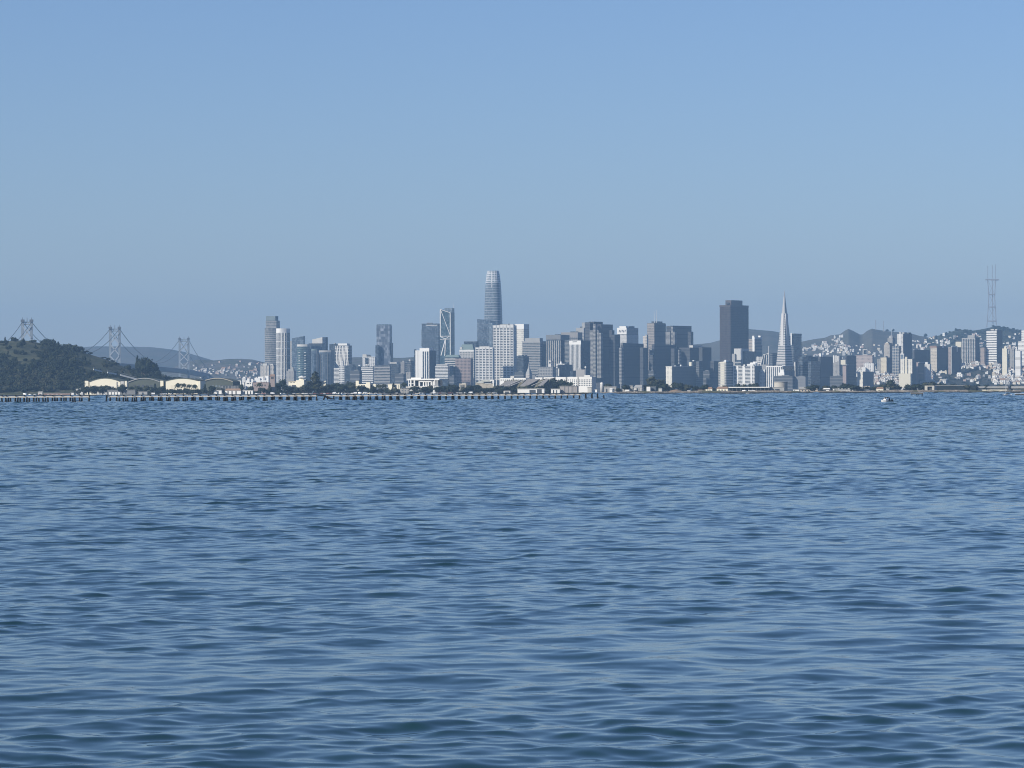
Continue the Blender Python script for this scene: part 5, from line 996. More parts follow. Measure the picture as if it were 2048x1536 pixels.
t.mk('porch_opening', [(-3.5, -2.8, t.ly(595), t.ly(585), 0, t.z(770))], DGREY); [t.mk('window', [(-0.3, 0.2, t.ly(581 + 3 * i), t.ly(579.8 + 3 * i), t.z(765.6), t.z(764.2))], DGREY) for i in range(4)]
t = B('cream_pavilion', 'small cream pavilion with a white vent, beside the big pointed tree', 641, 653, 763.5, 4900, CREAM, 'pavilion'); gable_roof(t, 761.4, CREAM); t.mk('vent', [(4, 6, t.WL * 0.15, t.WL * 0.3, t.h, t.z(760.2))], WHITE)
t = B('cream_house', 'small cream upper house at the left end of the ragged cream ruin', 711.5, 719, 761, 4900, HCREAM, 'house'); flat_roof(t)
t = B('cream_building', 'ragged cream building with uneven openings behind trees and palms', 717, 753, 768, 4880, HCREAM, 'building', 'ragged cream building'); t.blk('raised_part', 732, 740, 742, 764.5, None, HCREAM, -2); [door(t, 722 + 5 * i, 724.5 + 5 * i, 770) for i in range(5)]
t = B('cream_building', 'low cream hall with dark door bays left of the colonnaded white hall', 776, 801, 768, 4900, HCREAM, 'building'); flat_roof(t, OFFW); [door(t, 784 + 6 * i, 787 + 6 * i, 769.5) for i in range(3)]
t = B('grey_block', 'grey two-storey block half hidden below the colonnaded white hall', 800, 819, 776.5, 4750, punched('grey_flats', (0, 0, 0)), 'building'); flat_roof(t)
# colonnaded hall
t = T('colonnaded_hall', 'modern white hall with a thin flat roof slab and deep dark colonnade', 'building', 816, 878.6, 881.8, 757.2, 4900, 25, base=IB, ref='colonnaded white hall')
t.mk('recessed_wall', [(4, t.WR + 6, 0.5, t.WL - 0.5, -1, t.z(760.4))], G_DARK); t.mk('roof_slab', [(-1, t.WR + 8, -0.5, t.WL + 0.5, t.z(760.2), t.h)], WHITE); t.mk('floor_slab', [(-0.8, 4.2, 0, t.WL, t.z(773.5), t.z(772.2))], WHITE)
for xx, w in ((817.5, 1.2), (822, 2.2), (829, 2.4), (870, 2), (874.5, 1.4), (879, 2.4)): t.mk('column', [(-0.8, 1.2, t.ly(xx + w / 2), t.ly(xx - w / 2), -1, t.z(760.2))], WHITE)
for xx in (838, 846.5, 851.5, 856, 862, 866): t.mk('panel', [(0.6, 1.6, t.ly(xx + 1.1), t.ly(xx - 1.1), t.z(772.2), t.z(762.5))], WHITE)
t.mk('lintel', [(0.4, 1.4, t.ly(862), t.ly(837), t.z(764), t.z(762.2))], WHITE); t.mk('side_rail', [(-0.6, 0.4, t.ly(829), t.ly(817), t.z(767.5), t.z(766.5))], WHITE)
t.mk('low_wall', [(-3, -2, t.ly(848), t.ly(813.5), -1, t.z(772.6))], OFFW); t.blk('upper_terrace', 822, 842, 846, 755, 757.4, WHITE, 12)
t = B('white_pylon', 'slim white pylon standing among trees before the colonnaded hall', 867.2, 869.4, 771, 4760, WHITE, 'pylon', side=0.4); t.mk('cap', [(-0.2, t.WR + 0.2, -0.2, t.WL + 0.2, t.h, t.h + 0.4)], OFFW)
t = B('ruined_house', 'patchy cream and grey ruin hidden among dark trees', 918, 934, 767, 4850, wall('patchy_cream', (0.36, 0.33, 0.27), 0.5, scale=0.25), 'house'); [door(t, 921 + 4 * i, 923 + 4 * i, 770) for i in range(3)]; t.mk('roof_stub', [(0, 5, 1, 6, t.h, t.z(765.5))], OFFW)
t = B('mansard_house', 'cream house under a grey patched mansard roof with a bright corner frame', 951, 990, 766, 4830, wall('patchy_cream', (0, 0, 0)), 'house', 'patched mansard house')
V, Fc = [], []; zt = t.z(759.4); V += [(-0.5, 4, t.h), (t.WR, 4, t.h), (t.WR, t.WL + 0.5, t.h), (-0.5, t.WL + 0.5, t.h), (4, 5, zt), (t.WR, 5, zt), (t.WR, t.WL - 9, zt), (4, t.WL - 9, zt)]
Fc += [(4, 5, 6, 7), (0, 1, 5, 4), (1, 2, 6, 5), (2, 3, 7, 6), (3, 0, 4, 7), (3, 2, 1, 0)]; mesh_obj('mansard_roof', V, Fc, wall('patched_roof', (0.33, 0.34, 0.31), 0.4, scale=0.3), t.o)
t.mk('corner_frame', [(-1.0, 0.4, 0.3, 1.8, -1, t.z(759.5))], WHITE); t.mk('corner_beam', [(-1.0, 0.4, 1.8, 6, t.z(762), t.z(760))], WHITE); t.mk('window', [(-0.4, 0.2, t.ly(983), t.ly(970), t.z(768), t.z(764.5))], OFFW); t.mk('porch', [(-2.6, 0, t.ly(984), t.ly(966), t.z(764), t.z(763.2))], DGREY)

# terraced roofs on the mound
t = T('terraced_building', 'low building of three sloping grey roofs divided by pale stair strips', 'building', 996, 1088, 1092, 771, 4830, 22, base=IB, ref='terraced grey roofs')
RG = wall('weathered_grey_roof', (0.23, 0.22, 0.21), 0.35, scale=0.35)
for (xa, xb, sk_, yt_) in ((998, 1026, 6, 760.5), (1040, 1064, 9, 757.6), (1076, 1090, 5, 757)):
    V, Fc = [], []; V += [(0, t.ly(xb - sk_), t.z(771)), (0, t.ly(xa), t.z(771)), (26, t.ly(xa + 2), t.z(yt_)), (26, t.ly(xb + 2), t.z(yt_))]; V += [(x, y, z - 1.0) for x, y, z in V[:]]
    Fc += [(0, 1, 2, 3), (7, 6, 5, 4), (0, 4, 5, 1), (1, 5, 6, 2), (2, 6, 7, 3), (3, 7, 4, 0)]; mesh_obj('roof_slope', V, Fc, RG, t.o)
for xa in (1022, 1031, 1072):
    V, Fc = [], []; add_beam(V, Fc, (-0.5, t.ly(xa - 8), t.z(771)), (24, t.ly(xa + 7), t.z(759.5)), 1.6, 0.5); mesh_obj('stair_strip', V, Fc, OFFW, t.o)
V, Fc = [], []; V += [(-1, 0, -1), (-1, t.WL, -1), (24, t.WL, t.z(761)), (24, 0, t.z(759)), (40, t.WL, -1), (40, 0, -1)]; Fc += [(0, 1, 2, 3), (2, 4, 5, 3), (0, 3, 5), (1, 4, 2), (0, 5, 4, 1)]
mesh_obj('earth_bank', V, Fc, ground_mat('bank_grass', (0.075, 0.08, 0.05), (0.13, 0.12, 0.085), (0.2, 0.19, 0.16), 0.08, 0.2), t.o)

# long white barracks
t = T('barracks', 'long bright white barracks in sections, rows of small dark windows', 'building', 1000, 1186.5, 1189, 756.5, 5050, 20, base=IB, ref='long white barracks')
for (xa, xb, yt_) in ((1000.3, 1025, 755.4), (1028, 1051.5, 755.2), (1070, 1084.5, 754.4), (1087.5, 1108.5, 754.2), (1111.3, 1131.5, 753.8), (1134.8, 1155, 753.6), (1157.3, 1187.5, 753.4)):
    y0, y1 = t.ly(xb), t.ly(xa); t.mk('section', [(0, 18, y0, y1, -1, t.z(yt_))], WHITE)
    if xa > 1100:
        nn = int((xb - xa) / 3.4)
        for r_ in range(4):
            for i in range(nn):
                if (i + r_) % 7 == 5 and xa < 1150: continue
                yy = y0 + (y1 - y0) * (i + 0.5) / nn; t.mk('window', [(-0.25, 0.2, yy - 0.55, yy + 0.55, t.z(758.8 + 3.6 * r_ + 1.9), t.z(758.8 + 3.6 * r_))], G_DARK)
    elif xa < 1060:
        for i in range(6): yy = y0 + (y1 - y0) * (i + 0.5) / 6; t.mk('window', [(-0.25, 0.2, yy - 0.8, yy + 0.8, t.z(760), t.z(758.3))], G_DARK)
t.mk('raised_centre', [(0, 12, t.ly(1180), t.ly(1168.5), t.z(754), t.z(750.3))], WHITE); t.mk('roof_turret', [(2, 8, t.ly(1027), t.ly(1020), t.z(756), t.z(750.8))], OFFW); t.mk('link', [(4, 14, t.ly(1134.8), t.ly(1131.5), -1, t.z(757))], GREY); t.mk('link', [(4, 14, t.ly(1157.3), t.ly(1155), -1, t.z(757))], GREY)
t = B('white_stores', 'long low white store with a dark loading bay under the terraced roofs', 1035, 1090, 778, 4700, WHITE, 'building', 'long white store'); flat_roof(t, WHITE); t.mk('loading_bay', [(-0.4, 0.2, t.ly(1071), t.ly(1059), 0, t.z(779.6))], DGREY); t.mk('dark_end', [(-0.4, 0.2, t.ly(1083), t.ly(1074), 0, t.z(778.3))], DGREY)
t = B('white_stores', 'short white store left of the grey corrugated wall', 1102, 1121, 778.2, 4720, WHITE, 'building'); flat_roof(t, OFFW); [door(t, 1106 + 6 * i, 1108 + 6 * i, 780) for i in range(2)]
t = B('low_shed', 'thin pale lean-to shelter left of the long white store', 1007, 1022, 781.5, 4680, OFFW, 'shelter'); t.mk('opening', [(-0.3, 0.2, t.ly(1020), t.ly(1010), 0, t.z(783))], DGREY)
t = B('corrugated_shed', 'windowless grey corrugated shed before the long white barracks', 1119.5, 1156, 772.4, 4720, punched('corrugated_grey', (0.31, 0.29, 0.275), (0.23, 0.21, 0.20), cw=1.6, ch=4000, fw=0.45, fh=1.0), 'shed', 'grey corrugated shed'); flat_roof(t, LGREY); [t.mk('wall_post', [(-0.3, 0.2, t.WL * f, t.WL * f + 0.6, 0, t.h)], GREY) for f in (0.25, 0.5, 0.72)]
t = B('white_box', 'square pale container building right of the grey corrugated shed', 1175, 1184.5, 774.5, 4700, OFFW, 'building'); flat_roof(t, LGREY); door(t, 1181, 1183, 779)
t = B('white_box', 'low white box cabin beside the tall white tank', 1190, 1195.5, 779, 4690, WHITE, 'cabin'); flat_roof(t, OFFW)
t = T('storage_tank', 'tall slim white cylindrical tank with a rounded top by the shore', 'tank', 1201, 1204.5, 1207.6, 767, 4700, 35, base=IB, ref='tall white tank')
r_ = 3.3 / F * 4700; V, Fc = [], []; add_lathe(V, Fc, [(r_, -1), (r_, t.z(767.2)), (r_ * 0.9, t.z(766)), (r_ * 0.5, t.z(765)), (0.1, t.z(764.7))], 20, r_, r_); mesh_obj('shell', V, Fc, WHITE, t.o, smooth=True); t.mk('ladder', [(-0.3, 0, r_ - 0.3, r_ + 0.3, 0, t.z(767))], GREY)
t = B('grey_block', 'low grey wall building right of the tall white tank, with white clutter before it', 1208, 1234, 774, 4750, LGREY, 'building'); flat_roof(t, OFFW); [door(t, 1212 + 7 * i, 1214.5 + 7 * i, 777.5) for i in range(3)]
t = B('white_box', 'little white gabled hut before the low grey wall building', 1219, 1226, 778, 4680, WHITE, 'hut'); gable_roof(t, 776.5, WHITE)
t = B('grey_block', 'beige box building left of the gabled open shed', 1245, 1255.5, 773.5, 4740, wall('plain_beige', (0, 0, 0)), 'building'); flat_roof(t)
t = B('white_box', 'low white trailer before the beige box building', 1250, 1260, 779.3, 4670, WHITE, 'trailer'); [t.mk('window', [(-0.25, 0.2, t.WL * f, t.WL * f + 1, 1.4, 2.4)], G_DARK) for f in (0.2, 0.6)]
t = B('grey_block', 'tall pale grey box joined to the gabled open shed', 1260, 1267, 772, 4720, LGREY, 'building', 'tall grey box'); flat_roof(t, OFFW)
t = B('open_shed', 'gabled pale shed with two big dark openings by the shore', 1267.5, 1288, 775.5, 4700, OFFW, 'shed', 'gabled open shed', side=5); gable_roof(t, 769.8, LGREY); door(t, 1273, 1276.6, 776.5); door(t, 1279, 1282, 776.5); t.mk('lean_roof', [(-3, 0, t.WL * 0.5, t.WL, t.h * 0.55, t.h * 0.6)], LGREY)
t = B('white_box', 'square white container beside the gabled open shed', 1293, 1302, 773.4, 4700, WHITE, 'container'); t.mk('dark_base', [(-0.3, 0.2, 1, t.WL * 0.6, 0, 1.0)], DGREY)
t = B('dark_container', 'dark blue grey container right of the square white container', 1302.5, 1313, 773.6, 4705, wall('blue_grey_steel', (0.09, 0.11, 0.13)), 'container'); t.mk('roof', [(0, t.WR, 0, t.WL, t.h, t.h + 0.4)], GREY)
t = B('pale_hut', 'tiny pale hut in front of the broad dark tree', 1317, 1325, 777.6, 4690, OFFW, 'hut'); gable_roof(t, 776.2, LGREY)
t = B('cream_house', 'cream house with a brown hip roof near the long pier shed', 1411, 1425.5, 777.6, 4720, HCREAM, 'house', 'brown hip-roofed house'); gable_roof(t, 774, BROOF); door(t, 1415, 1416.5, 779, DGREY, 'window'); door(t, 1419, 1420.5, 779, DGREY, 'window')
t = B('cream_house', 'longer cream house under a brown hip roof, joined to the long pier shed', 1433.5, 1457, 777.2, 4720, HCREAM, 'house'); gable_roof(t, 773.2, BROOF); [door(t, 1437 + 6 * i, 1439 + 6 * i, 779, DGREY, 'window') for i in range(3)]
t = B('cream_house', 'low broken cream wall house at the start of the brown roofs', 1396, 1410.5, 780, 4690, wall('patchy_cream', (0, 0, 0)), 'house'); flat_roof(t, BROWN)
t = T('pier_shed', 'long open-sided shed with a white roof edge and a dark interior, vehicles parked before it', 'shed', 1457, 1538, 1541, 773.6, 4740, 15, base=IB, ref='long pier shed')
t.mk('interior_wall', [(3, t.WR + 4, 0.5, t.WL, -1, t.z(775.4))], wall('dark_green_wall', (0.035, 0.05, 0.045))); t.mk('roof', [(-2, t.WR + 6, -1, t.WL + 0.5, t.z(775.4), t.h)], WHITE)
for i in range(11): t.mk('post', [(-0.6, 0, t.WL * i / 10, t.WL * i / 10 + 0.4, -1, t.z(775.4))], GREY)
t = B('grey_block', 'grey block at the right end of the long pier shed with a dark doorway', 1541, 1570, 775, 4745, LGREY, 'building'); flat_roof(t, LGREY); door(t, 1550, 1559, 778); door(t, 1541.5, 1544, 779.5, WHITE, 'white_door')
t = T('round_tank', 'broad pale cylindrical building with a dark shaded side behind the pier shed', 'tank', 1552, 1566, 1579.5, 764.5, 4800, 35, base=IB, ref='broad round tank'); r_ = 13.6 / F * 4800; cxy = (r_ * 1.0, r_ * 1.0)
V, Fc = [], []; add_lathe(V, Fc, [(r_, -1), (r_, t.h)], 36, r_ * 0.95, r_ * 0.95); mesh_obj('shell', V, Fc, wall('tank_concrete', (0.42, 0.395, 0.35), 0.2, scale=0.2), t.o); V, Fc = [], []; add_lathe(V, Fc, [(r_ * 1.03, t.h - 0.2), (r_ * 1.03, t.h + 0.6), (r_ * 0.9, t.h + 1.0)], 36, r_ * 0.95, r_ * 0.95); mesh_obj('rim', V, Fc, LGREY, t.o)
t = B('white_box', 'bright white low block between the round tank and the long beige terrace', 1586, 1600, 779, 4690, WHITE, 'building'); flat_roof(t, LGREY); door(t, 1588, 1590, 780.5)
t = B('beige_terrace', 'long low beige terrace under a flat grey roof', 1600, 1637, 778, 4720, WARM, 'building', 'long beige terrace'); t.mk('roof', [(-1, t.WR + 1, -1, t.WL + 1, t.h, t.z(773.6))], LGREY); [door(t, 1604 + 6 * i, 1606 + 6 * i, 780) for i in range(5)]
t = B('white_roofed_house', 'small house with a low sweeping white roof right of the beige terrace', 1646, 1661, 778.5, 4700, DGREY, 'house'); gable_roof(t, 776, WHITE); t.mk('porch_wall', [(-2, -1.4, t.WL * 0.05, t.WL * 0.5, 0, t.z(780))], WHITE)
t = B('row_house', 'row of pale little houses with uneven roofs and a bush at its middle', 1671, 1702, 779, 4700, OFFW, 'house', 'row of pale little houses'); flat_roof(t, LGREY); [t.mk('gable', [(0, 4, t.WL * f, t.WL * f + 2.4, t.h, t.z(777))], (WHITE, LGREY, OFFW)[k % 3]) for k, f in enumerate((0.05, 0.28, 0.5, 0.74, 0.9))]; [door(t, 1675 + 5 * i, 1676.5 + 5 * i, 781, DGREY, 'window') for i in range(5)]
t = B('white_box', 'narrow white hut left of the row of pale little houses', 1666, 1669.5, 777.5, 4710, WHITE, 'hut', side=0.8); flat_roof(t)
t = B('white_box', 'pale two-bay hut left of the long dark container', 1704, 1713, 778.5, 4690, OFFW, 'hut'); flat_roof(t, LGREY); door(t, 1706, 1708, 781)
t = B('dark_container', 'long dark container stack left of the bright cream cottage', 1714, 1739, 778.6, 4690, wall('blue_grey_steel', (0, 0, 0)), 'container'); t.mk('roof', [(0, t.WR, 0, t.WL, t.h, t.h + 0.35)], DGREY)
t = B('cream_house', 'flat cream house rising behind the long dark container', 1728, 1741, 773.5, 4780, CREAM, 'house'); flat_roof(t, WARM)
t = B('cream_house', 'bright cream cottage with a brown roof right of the long dark container', 1752.5, 1768, 777.6, 4690, HCREAM, 'cottage', 'bright cream cottage'); gable_roof(t, 774.2, BROOF); door(t, 1757, 1759, 780, DGREY); door(t, 1763, 1765, 780, DGREY, 'window')
t = B('pale_hut', 'pale hut with a leaning roof right of the bright cream cottage', 1772, 1780, 776.5, 4700, LGREY, 'hut'); gable_roof(t, 774.6, OFFW)
t = T('concrete_frame', 'pale concrete doorway shed with a dark square opening on the shore', 'shed', 1849.3, 1868.5, 1871, 771.2, 4680, 22, base=IB, ref='pale doorway shed'); CONC = wall('pale_concrete_shed', (0.40, 0.38, 0.33), 0.1)
for nm, bx in (('jamb', (0, 12, 0, t.WL * 0.24, -1, t.h)), ('jamb', (0, 12, t.WL * 0.72, t.WL, -1, t.h)), ('lintel', (0, 12, t.WL * 0.24, t.WL * 0.72, t.z(773), t.h)), ('opening_shade', (3, 4, t.WL * 0.24, t.WL * 0.72, -1, t.z(773)))): t.mk(nm, [bx], DGREY if nm == 'opening_shade' else CONC)  # dark panel stands for the shade inside the opening
t = T('sea_wall_building', 'long dark windowless building with a pale roof line beside the doorway shed', 'building', 1871, 1952, 1960, 771, 4700, 10, base=IB, ref='long dark shore building'); t.body(wall('dark_slate_wall', (0.020, 0.028, 0.030), 0.5, scale=0.08), name='wall_block'); t.mk('roof_edge', [(-0.6, t.WR * 0.3, t.WL * 0.15, t.WL, t.h, t.h + 0.6)], LGREY)
t = T('white_shed', 'long white shed with a wide grey roof and a dark bush before it', 'shed', 1956, 2014, 2018, 776, 4700, 14, base=IB, ref='long white shed'); t.body(HCREAM, name='wall_block'); t.mk('roof', [(-3, t.WR + 4, -1.5, t.WL + 2, t.z(775.6), t.z(772.6))], LGREY)
t = T('white_shed', 'white shed with stacked grey roofs cut by the frame edge', 'shed', 2026, 2062, 2066, 777, 4690, 14, base=IB); t.body(HCREAM, name='wall_block'); t.mk('roof', [(-3, t.WR + 4, -1.5, t.WL + 2, t.z(776.6), t.z(772.4))], LGREY)
V, Fc = [], []; t = T('sand_heap', 'brown earth heap on the shore between the dark trees', 'heap', 1338, 1355, 1371, 776, 4680, 40, base=IB)
add_lathe(V, Fc, [(11.5, -1), (9, 1.8), (5.5, 3.4), (1, 4.6)], 14, 8, 8); mesh_obj('earth', [(x * (1 + 0.15 * math.sin(i * 2.1)), y * (1 + 0.2 * math.cos(i * 1.3)), z) for i, (x, y, z) in enumerate(V)], Fc, wall('brown_earth', (0.22, 0.16, 0.11), 0.3, scale=0.4), t.o, smooth=True)
# retaining walls of the hill road
for (xa, ya, xb, yb, lab) in ((187, 737.5, 204, 741.5, 'short white retaining wall high on the wooded island hill'), (215, 743.5, 233, 747, 'thin white road wall in the middle of the island slope'), (240.5, 748.5, 274, 757.3, 'longest white road wall slanting down behind the first hangar')):
    dd = 5250; V, Fc = [], []; A = Vector((wx(xa, dd), dd, wz(ya, dd, xa))); Bv = Vector((wx(xb, dd + 10), dd + 10, wz(yb, dd + 10, xb)))
    rt = root('road_wall', A, 0, lab, 'wall', 'white road walls'); add_beam(V, Fc, (0, 0, -1), tuple(Bv - A - Vector((0, 0, 1))), 1.0, 2.2); mesh_obj('wall_panel', V, Fc, WHITE, rt)
    V, Fc = [], []; add_beam(V, Fc, (0, 1, 2.2), tuple(Bv - A + Vector((0, 1, 2.2))), 0.4, 0.5); mesh_obj('guard_rail', V, Fc, LGREY, rt)
ISL_LAND = list(LAND); LAND.clear()
# ================================================================== trees
def leaf_mat(name, ca, cb):
    m = mat(name, ca, 0.8, 0.15); b = NB(m); geo = b.n('ShaderNodeNewGeometry'); nz = b.n('ShaderNodeTexNoise'); nz.inputs['Scale'].default_value = 0.12; nz.inputs['Detail'].default_value = 3
    b.l(geo.outputs['Position'], nz.inputs['Vector']); r = b.n('ShaderNodeValToRGB'); r.color_ramp.elements[0].position = 0.38; r.color_ramp.elements[1].position = 0.62; b.l(nz.outputs[0], r.inputs[0])
    b.l(b.mix(r.outputs[0], ca, cb), b.b.inputs['Base Color']); return m
LEAF_D = leaf_mat('dark_leaves', (0.013, 0.021, 0.014), (0.028, 0.038, 0.022))
LEAF_O = leaf_mat('olive_leaves', (0.030, 0.037, 0.021), (0.058, 0.060, 0.035))
LEAF_P = leaf_mat('palm_leaves', (0.030, 0.042, 0.022), (0.060, 0.066, 0.035))
BARK = wall('bark', (0.085, 0.065, 0.05), 0.3, scale=0.5)
def crown(kind, seed, nq=260):
    """unit crown: width 1, height 1, base at z=0; clusters of leaf faces over several lobes"""
    g = np.random.default_rng(seed); L = []
    if kind == 'round': L = [(g.uniform(-.22, .22), g.uniform(-.22, .22), g.uniform(.35, .72), g.uniform(.2, .32), g.uniform(.18, .27)) for _ in range(7)]
    elif kind == 'broad': L = [(g.uniform(-.34, .34), g.uniform(-.3, .3), g.uniform(.4, .75), g.uniform(.14, .24), g.uniform(.2, .3)) for _ in range(11)]
    elif kind == 'tall': L = [((1 - z) * g.uniform(-.3, .3), (1 - z) * g.uniform(-.3, .3), z, .34 * (1.05 - z * 0.8), .16) for z in np.linspace(.12, .9, 8)]
    elif kind == 'umbrella': L = [(g.uniform(-.38, .38), g.uniform(-.3, .3), g.uniform(.4, .75), g.uniform(.16, .25), g.uniform(.2, .3)) for _ in range(11)] + [(g.uniform(-.1, .1), 0, .2, .1, .2)]
    elif kind == 'pointed': L = [((1 - z) * g.uniform(-.42, .42), (1 - z) * g.uniform(-.4, .4), z * .85 + .08, .26 * (1.1 - z), .17) for z in g.uniform(0.0, 1.0, 14)]
    V, Fc = [], []
    if kind == 'palm':
        for i in range(34):
            a = 2 * math.pi * i / 34 + g.uniform(-.1, .1); e = g.uniform(-.35, .9); ln = g.uniform(.42, .55); p = [(0, 0, .55)]
            for k in (0.5, 1.0): p.append((ln * k * math.cos(a), ln * k * math.sin(a), .55 + e * .6 * k - .75 * k * k * .5))
            w = .055; s_ = (-math.sin(a) * w, math.cos(a) * w); b = len(V)
            for q, ww in zip(p, (.4, 1, .3)): V += [(q[0] - s_[0] * ww, q[1] - s_[1] * ww, q[2] - .03), (q[0] + s_[0] * ww, q[1] + s_[1] * ww, q[2] - .03), (q[0], q[1], q[2] + .02)]
            for k in (0, 3): Fc += [(b + k, b + k + 3, b + k + 5, b + k + 2), (b + k + 2, b + k + 5, b + k + 4, b + k + 1)]
        L = [(0, 0, .52, .27, .26)]; nq = 130
    for (x, y, z, r, rz) in L:                     # solid hearts
        b = len(V); n = 8
        for j in range(1, 5):
            t_ = math.pi * j / 5
            for i in range(n):
                a = 2 * math.pi * i / n; k = 0.8 * g.uniform(.82, 1.12); V.append((x + r * k * math.sin(t_) * math.cos(a), y + r * k * math.sin(t_) * math.sin(a), z + rz * k * math.cos(t_)))
        for j in range(3):
            for i in range(n): Fc.append((b + j * n + i, b + j * n + (i + 1) % n, b + (j + 1) * n + (i + 1) % n, b + (j + 1) * n + i))
        Fc += [tuple(b + i for i in range(n)), tuple(b + 3 * n + i for i in reversed(range(n)))]
    per = nq // len(L)
    for (x, y, z, r, rz) in L:                     # leaf sprays
        for _ in range(per):
            d = g.normal(size=3); d /= np.linalg.norm(d); k = g.uniform(.85, 1.18)
            c = np.array([x + r * k * d[0], y + r * k * d[1], z + rz * k * d[2]]); u = g.normal(size=3); u -= u.dot(d) * d * g.uniform(0.2, 1); u /= np.linalg.norm(u); v = np.cross(u, d + g.normal(size=3) * .5); v /= np.linalg.norm(v) + 1e-6
            s_ = g.uniform(.035, .075); b = len(V)
            V += [tuple(c - u * s_ - v * s_ * .6), tuple(c + u * s_ * .9 - v * s_ * .3), tuple(c + u * s_ * .6 + v * s_ * .8), tuple(c - u * s_ * .7 + v * s_ * .6)]; Fc.append((b, b + 1, b + 2, b + 3))
    return V, Fc
PROTO = {}
for k in ('round', 'broad', 'tall', 'umbrella', 'pointed', 'palm'):
    for v in range(3):
        V, Fc = crown(k, 10 * v + len(k)); 
        for mn, m in (('d', LEAF_D), ('o', LEAF_O)):
            me = bpy.data.meshes.new('crown'); me.from_pydata(V, [], Fc); me.materials.append(LEAF_P if k == 'palm' else m); PROTO[(k, v, mn)] = me
        PROTO[(k, v)] = (np.array(V), Fc)
V, Fc = [], []
add_lathe(V, Fc, [(1.25, 0), (0.85, .12), (0.7, .5), (0.45, 1.0)], 7)
tme = bpy.data.meshes.new('trunk'); tme.from_pydata(V, [], Fc); tme.materials.append(BARK)
bme = bpy.data.meshes.new('limb')
V, Fc = [], []; add_beam(V, Fc, (0, 0, 0), (.8, .2, 1), .22); add_beam(V, Fc, (0, 0, .1), (-.7, -.3, 1), .2); add_beam(V, Fc, (0, 0, 0), (0.1, .5, 1), .2); bme.from_pydata(V, [], Fc); bme.materials.append(BARK)
TREES = []          # (object, description, photo x, photo y, landmarks)
rt_ = random.Random(77)
def tree(x, yt, wpx, d, kind, dark='d', zb=None, name=None, desc=None, lands=None, yb=None):
    zb = IB if zb is None else zb
    W_ = wpx / F * d; zt = wz(yt, d, x); h = max(2.0, zt - zb)
    stem_f = {'palm': 0.78, 'umbrella': 0.14, 'tall': 0.06, 'pointed': 0.05, 'broad': 0.08, 'round': 0.14}[kind]
    nm = name or {'palm': 'palm_tree', 'umbrella': 'cypress_tree', 'tall': 'cypress_tree', 'pointed': 'eucalyptus_tree', 'broad': 'broad_tree', 'round': 'round_tree'}[kind]
    o = root(nm, (wx(x, d), d, zb), rt_.uniform(0, 6.28), None, 'palm' if kind == 'palm' else 'tree', 'trees on the islands and hills')
    tr = bpy.data.objects.new('trunk', tme); COL.objects.link(tr); tr.parent = o; tw = max(0.22, min(0.9, W_ * 0.035)) * (0.9 if kind != 'palm' else 1.0)
    tr.scale = (tw, tw, h * (stem_f + 0.25)); tr.location = (0, 0, -0.3)
    c = bpy.data.objects.new('crown', PROTO[(kind, rt_.randrange(3), dark)]); COL.objects.link(c); c.parent = o
    ch = h * (1 - stem_f) / (0.98 if kind != 'palm' else 0.95); c.scale = (W_ * 1.05, W_ * 1.05, ch); c.location = (0, 0, h * stem_f)
    if kind == 'palm': c.scale = (W_ * 1.1, W_ * 1.1, W_ * 1.0); c.location = (0, 0, h - W_ * .78); tr.scale = (tw * .8, tw * .8, h - W_ * .2)
    if kind in ('broad', 'round', 'umbrella'):
        lb = bpy.data.objects.new('limb', bme); COL.objects.link(lb); lb.parent = o; lb.location = (0, 0, h * stem_f * 0.8); lb.scale = (W_ * .28, W_ * .28, h * .35)
    size = 'small' if h < 7 else 'tall' if h > 16 else 'wide' if W_ > 14 else 'middling'
    ds = desc or f"{size} {'olive' if dark == 'o' else 'dark'} {nm.replace('_', ' ')}"
    TREES.append((o, ds, x, yt, lands if lands is not None else ISL_LAND)); return o
